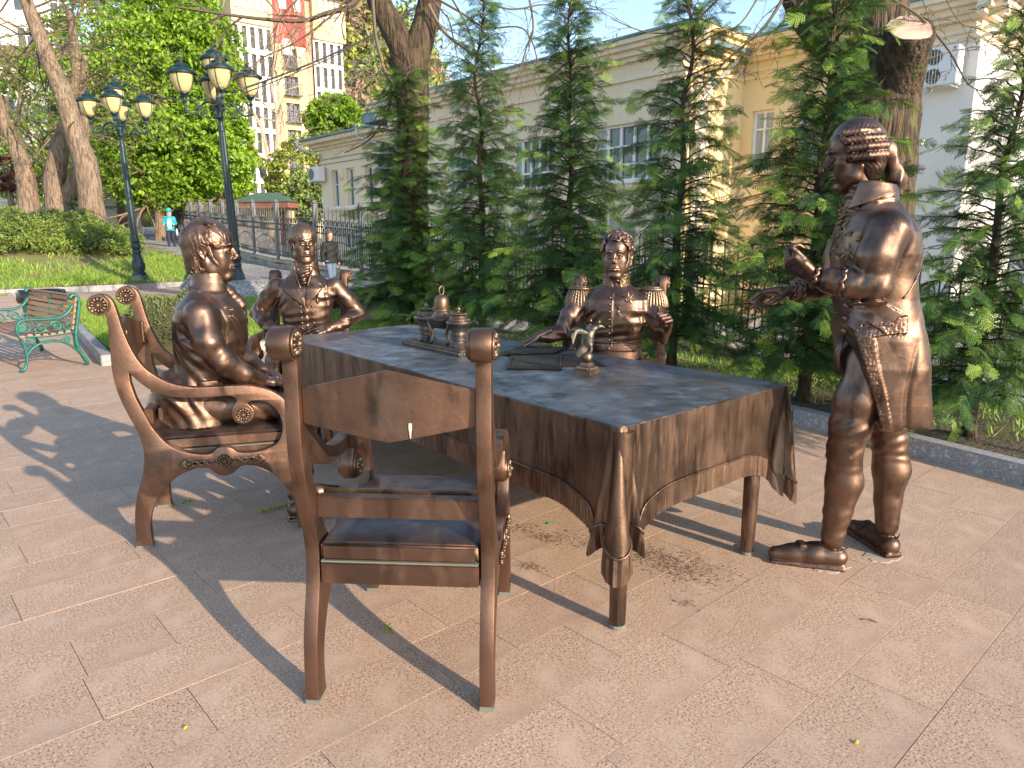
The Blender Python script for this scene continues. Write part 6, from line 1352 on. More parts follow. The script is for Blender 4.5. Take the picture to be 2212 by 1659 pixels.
for s in (-1, 1):
    v.chain([(s * .215, .075, 1.135), (s * .262, .105, 1.01), (s * .262, .165, .905)], [.078, .068, .062], .035); v.chain([(s * .262, .165, .905), (s * .215, .255, .83), (s * .135, .33, .782)], [.062, .052, .040], .022)
base = v.F.copy()
for s in (-1, 1):
    v.relief(base, [(s * .060, 1.24), (s * .120, 1.235), (s * .165, 1.165), (s * .140, 1.155), (s * .168, 1.125), (s * .075, .93), (s * .03, .90), (s * .035, 1.17)], .014, 1, 1, .06)
v.relief(base, [(.03, .80), (.13, .805), (.13, .775), (.03, .770)], .008, 0, 1, .10)
for s in (-1, 1): v.chain([(0, .006, 1.262), (s * .06, .018, 1.258), (s * .102, .065, 1.244), (s * .115, .13, 1.220), (s * .090, .205, 1.180)], [.008, .008, .009, .009, .007], .008); v.chain([(0, .028, 1.33), (s * .07, .06, 1.33), (s * .084, .12, 1.318), (s * .06, .175, 1.285)], [.006, .006, .006, .005], .004)
ripple(v, (.24, .15, .93), .009, 75, .09, (0, .5, -.8)); ripple(v, (.12, -.02, .95), .006, 50, .12, (0, .8, .5)); ripple(v, (.20, .03, .98), .006, 70, .09, (0, .4, .9)); ripple(v, (.24, .09, 1.08), .005, 55, .08, (0, .8, -.5)); ripple(v, (.14, .0, .70), .007, 60, .12, (.3, 1, .2)); soft(v, .003); seam(v, .172, 1.0, 1.19, .0035)
vb = v; P_, Q = v.mesh(); link('coat', npmesh('coat', P_, Q), M['br'], fg)
HB = (0, .130, 1.440); parts = [(put(hp, -14, 0, 0, HB, 1.05), hq)]
v = Vol((-.26, -.2, 0), (.26, .82, .84), .009); v.add(ell((0, .04, .67), (.18, .16, .12)), .02); legs_seated(v, .125, .49, .632, .50); ripple(v, (.13, .45, .60), .008, 60, .12, (.2, 1, .2)); ripple(v, (.12, .49, .30), .006, 70, .12, (0, .2, 1)); ripple(v, (-.12, .49, .30), .006, 70, .12, (0, .2, 1)); parts.append(v.mesh())
parts.append(hand_mesh((.135, .332, .782), (-.62, .72, -.22), (-.1, -.2, -1), (-.6, -.5, 0), ((.35, .4, .2), (.4, .4, .2), (.45, .4, .3), (.5, .4, .3))))
parts.append(hand_mesh((-.135, .332, .782), (.62, .72, -.26), (.1, -.2, -1), (.6, -.5, 0), ((.35, .4, .2), (.4, .4, .2), (.45, .4, .3), (.5, .4, .3))))
sdf_obj('body', parts, M['br'], fg)
v = hair_mesh('short', 3, fz=.084)
for k in range(9):
    x = -.045 + k * .011; a = .4 * (k - 4) / 4; w_ = (k * 37 % 9 - 4) * .0022; v.chain([(x * .7 + w_, -.088 - w_, .105), (x * .9, -.062 + w_, .146 - abs(k - 4) * .004 + w_), (x * 1.2 - w_, -.022, .164 - abs(k - 4) * .005 + w_), (x * 1.8 + w_, .016, .146 - abs(k - 4) * .004), (x * 2.3, .036 + 2 * w_, .128)], [.0075, .0095, .009, .0065, .003], .0012)
P_, Q = v.mesh(); link('hair', npmesh('hair', put(P_, -14, 0, 0, HB, 1.05), Q), M['brhair'], fg)
v = Vol((-.12, -.05, 1.10), (.12, .32, 1.37), .004); v.add(loft([(1.15, 0, .15, .07, .08), (1.22, 0, .115, .074, .088), (1.29, 0, .105, .075, .080), (1.335, 0, .108, .073, .076)], 2.1)); v.chain([(0, .19, 1.24), (0, .245, 1.17), (0, .262, 1.06)], [.034, .030, .018], .02); v.disp(lambda X, Y, Z: (.0022 * np.sin(Z * 120 - Y * 60 + 2 * np.sin(X * 30))).astype(f32)); P_, Q = v.mesh(); link('cravat', npmesh('cravat', P_, Q), M['br'], fg)
mb = MB()
for k in range(18): z = 1.175 - k * .015; mb.ball((.008 + .006 * math.sin(k * 1.7), surf_y(vb, .008, z) + .004, z), 1, 7, 5, (.016, .008, .009))
mb.build('shirt_frill', M['brgold'], fg, smooth=True)
# ================================================================ M: standing man in a court coat and queue wig
fg = figure((1.62, 3.15), (-1, .12), 'standing bronze man in court coat, breeches and rolled wig with a long queue, gesturing')
v = Vol((-.36, -.30, .66), (.36, .34, 1.80), .0051)
v.add(loft([(.695, .0, -.118, .190, .120), (.80, 0, -.098, .200, .134), (.96, 0, -.050, .215, .160), (1.08, 0, -.024, .212, .162), (1.16, 0, -.014, .196, .160), (1.25, 0, .008, .190, .150), (1.34, 0, .030, .198, .160), (1.44, 0, .040, .212, .172), (1.53, 0, .040, .210, .160), (1.58, 0, .045, .185, .132), (1.625, 0, .055, .135, .108), (1.66, 0, .068, .108, .100), (1.715, 0, .078, .104, .104)], 2.25))
v.add(loft([(1.62, 0, .10, .084, .086), (1.75, 0, .12, .094, .098)], 2.1), 0, carve=True); v.add(cone((0, .17, 1.76), (0, .26, 1.56), .080, .02), .014, carve=True); v.add(rbox((0, .03, 1.765), (.2, .2, .05), .01, np.array([[1, 0, 0], [0, .985, .17], [0, -.17, .985]])), .006, carve=True)
v.add(skirt()); v.add(loft([(1.60, 0, .10, .084, .086), (1.76, 0, .12, .094, .098)], 2.1), 0, carve=True); v.add(cone((0, .17, 1.78), (0, .26, 1.56), .085, .02), .008, carve=True)
v.chain([(-.205, .065, 1.535), (-.245, .115, 1.43), (-.252, .118, 1.315)], [.086, .074, .066], .035); v.chain([(-.252, .118, 1.315), (-.232, .20, 1.318), (-.205, .275, 1.332)], [.066, .060, .054], .02)
v.chain([(.205, .065, 1.535), (.235, .10, 1.42), (.225, .125, 1.305)], [.086, .072, .064], .035); v.chain([(.225, .125, 1.305), (.185, .22, 1.275), (.155, .30, 1.267)], [.064, .054, .047], .02)
base = v.F.copy()
v.relief(base, [(-.046, 1.19), (-.046, 1.118), (.117, 1.10), (.117, 1.155)], .008, 0, -1, -.08)
v.relief(base, [(.209, 1.244), (.086, 1.262), (-.021, 1.200), (.043, 1.118), (.170, 1.200)], .016, 0, -1, -.06)
v.relief(base, [(.185, 1.212), (.108, 1.165), (.145, 1.118), (.209, 1.178)], .013, 0, -1, -.04)
v.relief(base, [(.164, 1.165), (.100, .958), (.052, .82), (.006, .70), (-.020, .70), (.008, .84), (.045, .96), (.090, 1.13)], .006, 0, -1, -.05)
v.disp(lambda X, Y, Z: np.where((X < -.10) & (Z < 1.19) & (((Z > 1.10) & (Y < .117) & (Y > -.046) & (Z < 1.16)) | ((Y > (Z - .70) * .24 + .0) & (Z < 1.1))), .0028 * np.sin(Y * 240 + 3 * np.sin(Z * 130)) * np.sin(Z * 210 + 2 * np.sin(Y * 160)), 0).astype(f32))
v.disp(lambda X, Y, Z: (.010 * np.exp(-((Y + .095 - .02 * np.sin(Z * 9)) / .012) ** 2) * np.clip((1.12 - Z) * 4, 0, 1) + .006 * np.sin(Y * 30 + X * 18 + Z * 4) * np.clip((1.08 - Z) * 3, 0, 1)).astype(f32), (-.36, -.3, .66), (.36, .34, 1.14))
ripple(v, (-.23, .15, 1.31), .007, 85, .08, (0, 1, .4)); ripple(v, (-.22, .22, 1.33), .005, 110, .06, (0, 1, 0)); ripple(v, (-.24, .12, 1.45), .005, 50, .10, (0, 1, -.4)); soft(v, .0026); seam(v, -.165, 1.40, 1.60, .0035)
v.chain([(-.10, .145, 1.655), (-.115, .09, 1.655), (-.095, .02, 1.665), (0, -.012, 1.672)], [.006, .007, .007, .007], .01)
vm = v; P_, Q = v.mesh(); link('coat', npmesh('coat', P_, Q), M['br'], fg)
HM = (0, .166, 1.846); parts = [(put(hp, -5, -9, 0, HM, (.97, .93, 1.0)), hq)]
v = Vol((-.24, -.32, 0), (.46, .46, 1.10), .007)
v.add(ell((0, .02, .98), (.16, .13, .14)), .02)
v.chain([(-.080, .030, .96), (-.090, .080, .80), (-.100, .105, .68), (-.102, .118, .585)], [.100, .096, .084, .073], .03); v.chain([(-.105, .118, .585), (-.105, .108, .43), (-.102, .122, .28), (-.095, .133, .15)], [.074, .079, .060, .050], .02)
v.chain([(.09, -.05, .95), (.098, -.11, .72), (.10, -.150, .56)], [.105, .093, .078], .03); v.chain([(.10, -.150, .56), (.10, -.172, .43), (.098, -.170, .28), (.095, -.178, .15)], [.078, .081, .060, .051], .02)
for (hx, hy, tx, ty) in ((-.090, .105, -.045, .365), (.085, -.195, .340, -.120)):
    a = np.array([hx, hy, 0]); b = np.array([tx, ty, 0]); d_ = unit(b - a); sd_ = np.array([-d_[1], d_[0], 0])
    v.chain([a + [0, 0, .058], a + d_ * .10 + [0, 0, .062], a + d_ * .19 + [0, 0, .048], b + [0, 0, .040]], [.047, .050, .045, .034], .022, sq=(tuple(sd_), .95)); v.add(rbox(a + d_ * .125 + [0, 0, .010], (.045, .165, .010), .009, np.array([list(sd_), list(d_), [0, 0, 1]])), .004); v.add(rbox(a + [0, 0, .016], (.038, .040, .016), .012, np.array([list(sd_), list(d_), [0, 0, 1]])), .004)
    q = a + d_ * .155 + [0, 0, .100]; v.add(rbox(q, (.032, .016, .010), .005, np.array([list(sd_), [0, d_[1] * .9, -.4], [0, .4, .9]]) if False else None), .006)
    v.chain([a + [0, 0, .105] - d_ * .045, a + [0, 0, .105] + sd_ * .05, a + d_ * .09 + [0, 0, .115] + sd_ * .02], [.004, .004, .004], .004); v.chain([a + [0, 0, .105] - d_ * .045, a + [0, 0, .105] - sd_ * .05, a + d_ * .09 + [0, 0, .115] - sd_ * .02], [.004, .004, .004], .004)
v.chain([(-.175, .118, .555), (-.105, .045, .560), (-.04, .118, .555), (-.105, .192, .548), (-.175, .118, .555)], [.006] * 5, .008)
ripple(v, (-.12, .14, .645), .0035, 95, .10, (0, .45, 1)); ripple(v, (.08, -.13, .62), .0035, 95, .10, (0, .3, 1)); ripple(v, (-.10, .12, .22), .003, 90, .10, (0, .4, 1)); band(v, .515, .003, 150, .03); soft(v, .002); parts.append(v.mesh())
parts.append(hand_mesh((-.178, .348, 1.352), (.05, .74, .50), (.55, -.42, .62), (-.7, .1, .6), ((.9, 1.25, .8), (.85, 1.2, .8), (.9, 1.2, .9), (1.0, 1.2, .9)), tdir=(-.05, .70, .72)))
parts.append(hand_mesh((.150, .345, 1.264), (-.02, .98, -.06), (-.25, -.1, -1), (-1, 0, .1), ((.22, .35, .2), (.60, .70, .4), (.80, .8, .5), (.95, .9, .5)), tdir=(-.45, .75, -.50)))
sdf_obj('body', parts, M['br'], fg)
v = hair_mesh('wig', 1)
for s in (-1, 1):
    for k, (z, y0, y1, r_, x) in enumerate(((.090, -.080, .052, .0145, .092), (.057, -.096, .042, .0160, .104), (.023, -.105, .032, .0165, .108), (-.014, -.100, .026, .0200, .105))):
        v.chain([(s * (x - .030), y0 - .015, z - .004), (s * x, (y0 + y1) / 2, z), (s * (x - .006), y1, z + .004)], [r_ * .9, r_ * 1.05, r_ * .95], .001)
        v.add(ell((s * (x + .002), y1 + .012, z), (.009, .006, .008)), .002, carve=True)
    v.chain([(s * .075, .055, .100), (s * .084, .058, .070), (s * .088, .048, .045)], [.009, .008, .006], .008)
v.add(ell((0, -.085, .0), (.088, .052, .090)), .03); v.add(ell((0, -.062, -.055), (.082, .058, .050)), .03)
v.disp(lambda X, Y, Z: (.0016 * np.sin(Y * 330 + 5 * np.sin(Z * 60)) * .5 * (np.abs(X) > .07) + .0012 * np.sin(X * 190 + Z * 40) * (Z > .08)).astype(f32))
P_, Q = v.mesh(); hp_ = [(put(P_, -5, -9, 0, HM, (.97, .93, 1.0)), Q)]
v = Vol((-.08, -.14, 1.64), (.08, .10, 1.95), .004); v.chain([(0, .065, 1.88), (0, .030, 1.875), (0, .0, 1.81), (0, -.020, 1.75), (0, -.040, 1.69)], [.034, .032, .030, .036, .012], .02); v.disp(lambda X, Y, Z: (.0035 * np.sin(X * 150 + 4 * np.sin(Z * 18)) + .002 * np.sin(Y * 150 + Z * 30)).astype(f32)); hp_.append(v.mesh()); sdf_obj('hair', hp_, M['brhair'], fg)
vk = Vol((-.17, -.10, 1.60), (.17, .24, 1.78), .0042); vk.add(loft([(1.60, 0, .070, .142, .126), (1.66, 0, .070, .128, .116), (1.70, 0, .078, .112, .106), (1.742, 0, .088, .101, .100)], 2.2)); vk.add(loft([(1.58, 0, .070, .134, .118), (1.66, 0, .070, .118, .106), (1.70, 0, .078, .102, .096), (1.76, 0, .088, .091, .090)], 2.2), 0, carve=True)
vk.add(((lambda X, Y, Z: ((Z - (1.660 + (.10 - Y) * .40)) + .02 * np.abs(X) * 0).astype(f32)), np.array([-.2, -.2, 1.5]), np.array([.2, .3, 1.8])), 0, carve=True); vk.add(cone((0, .20, 1.80), (0, .30, 1.56), .105, .085), 0, carve=True)
vk.add(rbox((0, .06, 1.765), (.2, .2, .03), .005, np.array([[1, 0, 0], [0, .99, .14], [0, -.14, .99]])), 0, carve=True); P_, Q = vk.mesh(); link('collar', npmesh('collar', P_, Q), M['br'], fg)
mb = MB(); mb.lathe([(.036, -.012), (.040, 0), (.036, .012)], (0, .040, 1.878), 14, np.array([[1, 0, 0], [0, 0, 1], [0, -1, 0.]])); mb.build('hair_ribbon', M['br'], fg, smooth=True)
v = Vol((-.13, .0, 1.16), (.13, .30, 1.74), .0045); v.add(loft([(1.18, 0, .09, .11, .09), (1.28, 0, .095, .11, .105), (1.42, 0, .10, .11, .115), (1.56, 0, .095, .085, .095), (1.66, 0, .12, .072, .066), (1.735, 0, .128, .068, .066)], 2.2)); v.disp(lambda X, Y, Z: (.003 * np.sin(Z * 150 + 3 * np.sin(X * 40)) * (Z > 1.6)).astype(f32)); P_, Q = v.mesh(); link('waistcoat', npmesh('waistcoat', P_, Q), M['br'], fg)
mb = MB(); g = random.Random(2)
for k in range(30):
    z = 1.645 - k * .0075; yy = float(np.interp(z, [1.42, 1.56, 1.66], [.222, .203, .196])); mb.ball((g.uniform(-.03, .02), yy - .012 + g.uniform(-.004, .006), z), 1, 7, 5, (.014, .009, .006), rot(g.uniform(-40, 40), g.uniform(-30, 30), g.uniform(-30, 30)))
mb.build('jabot', M['brgold'], fg, smooth=True)
for nm, c, r_, ax_ in (('cuff', (-.222, .232, 1.326), .060, (.30, .93, .15)), ('wrist_frill', (-.186, .330, 1.346), .043, (.25, .93, .25)), ('cuff', (.155, .300, 1.268), .052, (-.3, .95, -.05)), ('wrist_frill', (.151, .330, 1.266), .040, (-.1, .99, 0))):
    Zm = np.array(Vector(ax_).to_track_quat('Z', 'Y').to_matrix()); P2 = []; n = 49
    for k in range(n): a = 2 * PI * k / (n - 1); q = r_ * (1 + .05 * math.sin(a * 13)); P2.append(np.array(c) + Zm @ np.array([math.cos(a) * q, math.sin(a) * q, .005 * math.sin(a * 9 + 1)]))
    mb = MB(); mb.tube(P2, .0085 if nm == 'cuff' else .0075, 7, cap=False); mb.build(nm, M['br'], fg, smooth=True)
sp = []                                                                                     # sash crossing the back
def ray_surf(v, c, d):
    d = unit(np.array(d, float)); last = None
    for t in np.arange(.02, .30, v.h * .5):
        q = np.array(c) + d * t; i, j, k = np.round((q - v.lo) / v.h).astype(int)
        if v.F[i, j, k] >= 0: return q
    return q
for u in np.linspace(0, 1, 26): th = R(8 + 66 * u); q = ray_surf(vm, (0, .03, 1.53 - .27 * u), (-math.sin(th), -math.cos(th), 0)); sp.append(tuple(q))
mb = MB(); mb.tube([(x, y, z) for x, y, z in sp], .0045, 6); mb.build('sash_edge', M['br'], fg, smooth=True)
star(fg, (-.118, .188, 1.445), .042, (-.75, .75, .05)); star(fg, (-.105, .196, 1.530), .026, (-.75, .75, .05), 'order_star', 6)
buttons(fg, [(-.165 + .01 * (k > 1), .165, 1.50 - k * .07) for k in range(3)] + [(-.10, .168, 1.22 - k * .055) for k in range(3)], .012, nrm=(-.75, .65, 0))
mb = MB()
for k in range(5): mb.tube([(-.062 + k * .010, .150, 1.09), (-.064 + k * .011, .168, 1.00), (-.066 + k * .012, .160, .915)], [.006, .007, .008], 6)
mb.build('fob_ribbon', M['br'], fg, smooth=True)
# ---------------------------------------------------------------- street lamps
M['lampg'] = mat('dark_teal_lamp_paint', (.009, .026, .032), .42, 0, noise=(12, (.016, .044, .05), 4, .45, .75), spec=.4)
M['lampglass'] = mat('cream_lamp_glass', (.72, .62, .32), .35, trans=.25, noise=(3, (.62, .52, .27), 3, .4, .7))
def lantern(parent, c, s=1.0):
    o = empty('lantern', tuple(c)); o.parent = parent; o.scale = (s, s, s)
    mb = MB(); mb.lathe([(.085, -.36), (.125, -.33), (.175, -.25), (.215, -.12), (.228, -.02), (.23, .0)], (0, 0, 0), 20); mb.build('glass', M['lampglass'], o, smooth=True)
    mb = MB(); mb.lathe([(.23, .0), (.300, .015), (.302, .035), (.285, .06), (.235, .085), (.175, .125), (.150, .150), (.158, .160), (.150, .172), (.10, .20), (.075, .212), (.072, .225), (.03, .24), (.022, .26), (.034, .285), (.03, .31), (.012, .335), (.003, .38)], (0, 0, 0), 20); mb.build('cap', M['lampg'], o, ang=35)
    mb = MB(); mb.lathe([(.03, -.56), (.045, -.53), (.03, -.50), (.03, -.46), (.06, -.42), (.095, -.385), (.098, -.36), (.09, -.345)], (0, 0, 0), 16); mb.build('holder', M['lampg'], o, ang=35)
    for k in range(4): a = PI / 4 + k * PI / 2 + .3; mb = MB(); mb.tube([(math.cos(a) * r_, math.sin(a) * r_, z) for r_, z in ((.098, -.36), (.182, -.25), (.225, -.12), (.237, .0))], .0085, 5); mb.build('rib', M['lampg'], o, smooth=True)
    return o
def lamp_post(base, H, rz, label, tilt=(0, 0), s=1.0):
    L_ = 1.13
    t = empty('street_lamp', tuple(base), rz, label, 'street lamp', 'cast iron lamp posts with five lanterns'); t.rotation_euler = (tilt[0], tilt[1], rz)
    ha = H - 1.78 * s
    mb = MB(); fl = lambda q, z: 1 + (.05 * math.cos(12 * q) if .95 < z < ha - .25 else 0)
    mb.box((0, 0, .07), (.42, .42, .14)); mb.lathe([(.19, .14), (.20, .20), (.15, .24), (.155, .28), (.185, .34), (.19, .42), (.165, .55), (.12, .70), (.105, .78), (.12, .80), (.12, .86), (.10, .88), (.115, .93), (.135, .98), (.125, 1.03), (.095, 1.09), (.12, 1.12), (.12, 1.16), (.105, 1.20), (.10, 1.3), (.082, ha - .6), (.074, ha - .30), (.075, ha - .27), (.075, ha - .20), (.055, ha - .16), (.055, ha), (.085, ha + .03), (.085, ha + .08), (.05, ha + .12), (.048, ha + .40), (.07, ha + .44), (.05, ha + .48), (.04, ha + .52), (.035, ha + .90)], (0, 0, 0), 36, wav=fl); mb.build('post', M['lampg'], t, ang=50)
    lantern(t, (0, 0, H - .38 * s * L_), s * L_)
    for k in range(4):
        a = k * PI / 2; c, s_ = math.cos(a), math.sin(a); Rm = rotz(a); am = MB(); rd = .76 * s; f = lambda pts: [tuple(Rm @ np.array([x, 0, z])) for x, z in pts]
        am.tube(f(catmull([(.05, ha + .28), (.2, ha + .38), (.36, ha + .33), (.48, ha + .16), (.62, ha + .10), (rd, ha + .2), (rd, ha + .34)], 4)), .026, 7)
        for (cx, cz, r0, n) in ((.17, ha + .22, .085, 1.3), (.34, ha + .16, .075, -1.3), (.50, ha + .26, .055, 1.2)): am.tube(f([(cx + r0 * (1 - u * .75) * math.cos(n * 2 * PI * u + 1), cz + r0 * (1 - u * .75) * math.sin(n * 2 * PI * u + 1)) for u in np.linspace(0, 1, 16)]), .016, 5)
        am.tube(f(catmull([(.05, ha + .02), (.2, ha + .03), (.38, ha + .04), (.52, ha + .12)], 4)), .02, 6); am.lathe([(.035, -.04), (.02, -.08), (.005, -.10)], tuple(Rm @ np.array([rd, 0, ha + .2])), 8)
        am.build('arm', M['lampg'], t, smooth=True); lantern(t, tuple(Rm @ np.array([rd, 0, ha + .34 + .56 * s * L_])), s * L_)
    return t
B1 = at(303, 603, 21.6); lamp_post((B1[0], B1[1], B1[2] - .02), 5.75, R(20), 'left five lantern lamp post standing on the raised lawn', (0, R(-1.7)), .93)
B2 = at(519, 643, 18.2); lamp_post((B2[0], B2[1], B2[2]), 6.05, R(28), 'right five lantern lamp post rising behind the two left statues', (0, R(-1.9)), .98)
# the crown of a third lamp behind the hedge
q = at(155, 459, 29.0); t3 = empty('street_lamp', tuple(q), 0, 'top of a lower teal lantern post showing just over the hedge', 'street lamp'); lantern(t3, (0, 0, 0), .85); mb = MB(); mb.lathe([(.09, -2.4), (.06, -2.2), (.05, -.6), (.03, -.45)], (0, 0, 0), 14); mb.build('post', M['lampg'], t3, smooth=True); 
for o in t3.children: pass
M['teal'] = mat('bright_teal_paint', (.02, .22, .20), .45, noise=(8, (.03, .16, .15), 4, .5, .7))
wl = empty('street_lamp', tuple(at(416, 250, 40)), 0, 'white globe', None) if False else None
gl = MB(); q = at(844, 0, 10); g0 = at((600 + 800 * .5426) * .54004, (800 + 280 * .5426) * .54004, 31); gl.ball(tuple(g0), .26, 16, 10); tag(gl.build('globe_lamp', M['frame'], None, smooth=True), 'white globe lamp low on the grass behind the iron fence', 'lamp')
# ---------------------------------------------------------------- bench
M['slat'] = mat('varnished_slats', (.42, .19, .08), .65, noise=[(6, (.32, .14, .06), 5, .42, .62, (.3, 6, 6)), (30, (.50, .27, .13), 3, .5, .7, (.2, 3, 3))], rand=.10)
M['slatr'] = mat('reddish_slats', (.30, .135, .085), .6, noise=(6, (.36, .20, .15), 5, .42, .62, (.3, 6, 6)), rand=.12)
M['cast'] = mat('green_cast_iron', (.02, .15, .125), .42, .15, noise=[(22, (.015, .10, .085), 4, .45, .65), (60, (.25, .33, .22), 3, .64, .74)], bump=(40, .3, .004))
bf, bb_ = gz(45, 803)[:2], gz(190, 790)[:2]; fwd = unit(np.array([-.66, -.75])); bside = np.array([fwd[1], -fwd[0]])
if bside[0] > 0: bside = -bside
bn = empty('park_bench', (*bb_, 0), math.atan2(fwd[1], fwd[0]), 'brown slatted park bench with ornate green cast iron ends', 'bench'); DP = float(np.linalg.norm(bf - bb_)); LB = 1.75; sgn = 1 if (np.array([-fwd[1], fwd[0]]) @ bside) > 0 else -1
def bench_end(y):
    X = lambda k: k * DP
    mb = MB(); f = lambda pts, y_=y: [(X(x), y_, z) for x, z in pts]
    bar = lambda pts, r_, n=5, sq=(1.5, .7): mb.tube(f(catmull(pts, n)), r_, 8, sq=sq)
    bar([(-.01, .025), (.03, .10), (.12, .24), (.13, .36), (.10, .50), (.045, .66), (.02, .76), (.03, .83), (.10, .855), (.16, .82)], [.026, .028, .032] + [.034] * 43, 5)
    bar([(.99, .03), (.93, .08), (.90, .20), (.93, .33), (.98, .43), (1.0, .50), (.96, .575), (.86, .60), (.6, .595), (.35, .60), (.2, .66), (.12, .74)], .025, 5)
    bar([(.90, .20), (.75, .30), (.5, .335), (.3, .30), (.13, .20), (.03, .08)], .022, 5); bar([(.12, .42), (.4, .405), (.7, .40), (.95, .42)], .022, 4)
    for (cx, cz, r_, n) in ((.86, .50, .065, 1.3), (.64, .50, .070, -1.4), (.40, .50, .068, 1.4), (.22, .50, .055, -1.2), (.80, .35, .05, 1.2), (.28, .345, .045, -1.2)):
        mb.tube([(X(cx) + r_ * (1 - .8 * u) * math.cos(2 * PI * n * u), y, cz + r_ * (1 - .8 * u) * math.sin(2 * PI * n * u)) for u in np.linspace(0, 1, 18)], .013, 6)
    mb.ball((X(.12), y, .83), .025, 8, 6); mb.ball((X(.99), y, .03), .028, 8, 6); mb.ball((X(-.0), y, .03), .028, 8, 6)
    for (cx, cz) in ((.55, .46), (.72, .45), (.34, .45), (.47, .56), (.75, .56)): mb.ball((X(cx), y, cz), 1, 8, 5, (.028, .010, .014), rot(0, cx * 90, 0))
    e = mb.build('cast_end', M['cast'], bn, smooth=True); ro = MB(); ro.lathe([(.048, -.012), (.05, .0), (.048, .012)], (X(.93), y, .515), 14, np.array([[1, 0, 0], [0, 0, -1], [0, 1, 0.]])); ro.build('rosette_disc', M['cast'], e, ang=40)
bench_end(.03 * sgn); bench_end((LB - .03) * sgn)
for k in range(6):
    z = .475 + k * .066; x = DP * (.165 - .10 * k / 5) ; mb = MB(); mb.box((0, 0, 0), (.022, LB + .02, .052)); o = mb.build('back_slat', M['slat'], bn, bevel=.004); o.location = (x, sgn * LB / 2, z); o.rotation_euler = (0, R(-14), 0)
mb = MB(); mb.box((0, 0, 0), (.045, LB + .02, .022)); o = mb.build('back_slat', M['slatr'], bn, bevel=.004); o.location = (DP * .085, sgn * LB / 2, .852); o.rotation_euler = (0, R(-10), 0)
for k in range(7):
    mb = MB(); mb.box((0, 0, 0), (.052, LB + .02, .024)); o = mb.build('seat_slat', M['slatr'], bn, bevel=.004); x = DP * (.25 + .115 * k); o.location = (x, sgn * LB / 2, .435 - .018 * math.sin(PI * k / 6) - (.02 if k == 6 else 0)); o.rotation_euler = (0, R(4 - k * 1.5 + (10 if k == 6 else 0)), 0)
mb = MB(); mb.tube([(DP * .15, sgn * LB / 2, .42), (DP * .13, sgn * LB / 2, .60), (DP * .07, sgn * LB / 2, .84)], .012, 6); mb.build('middle_strap', M['cast'], bn)
# ---------------------------------------------------------------- litter bin with a black bag
bq = gz(18, 735); bin_ = empty('litter_bin', (bq[0], bq[1] + .9, 0), 0, 'low litter bin lined with a black plastic bag behind the bench', 'bin'); mb = MB(); mb.lathe([(.22, 0), (.25, .05), (.30, .62), (.31, .66)], (0, 0, 0), 20); mb.build('bin', M['cast'], bin_, ang=40)
v = MB(); v.lathe([(.335, .50), (.345, .56), (.335, .66), (.32, .70), (.29, .69), (.26, .60), (.2, .5)], (0, 0, 0), 40, wav=lambda t, z: 1 + .025 * math.sin(9 * t + z * 30) + .015 * math.sin(23 * t)); v.build('bag', mat('black_bag', (.012, .012, .014), .3), bin_, smooth=True)
# ---------------------------------------------------------------- planter behind the second seated statue
pq = at(782, 655, 12.2); plt = empty('planter', (pq[0], pq[1], 0), 0, 'pale concrete planter half hidden by conifer branches beyond the far chair', 'planter'); hz = at(782, 622, 12.2)[2]
mb = MB(); mb.lathe([(.22, .0), (.30, .08), (.46, hz - .14), (.52, hz - .06), (.52, hz), (.46, hz), (.44, hz - .05)], (0, 0, 0), 26); mb.build('bowl', mat('pale_concrete', (.50, .47, .42), .85, noise=(6, (.36, .33, .29), 5, .45, .7)), plt, ang=40); mb = MB(); mb.lathe([(.45, hz - .06), (.2, hz - .04), (.001, hz - .03)], (0, 0, 0), 20); mb.build('soil', M['soil'], plt)
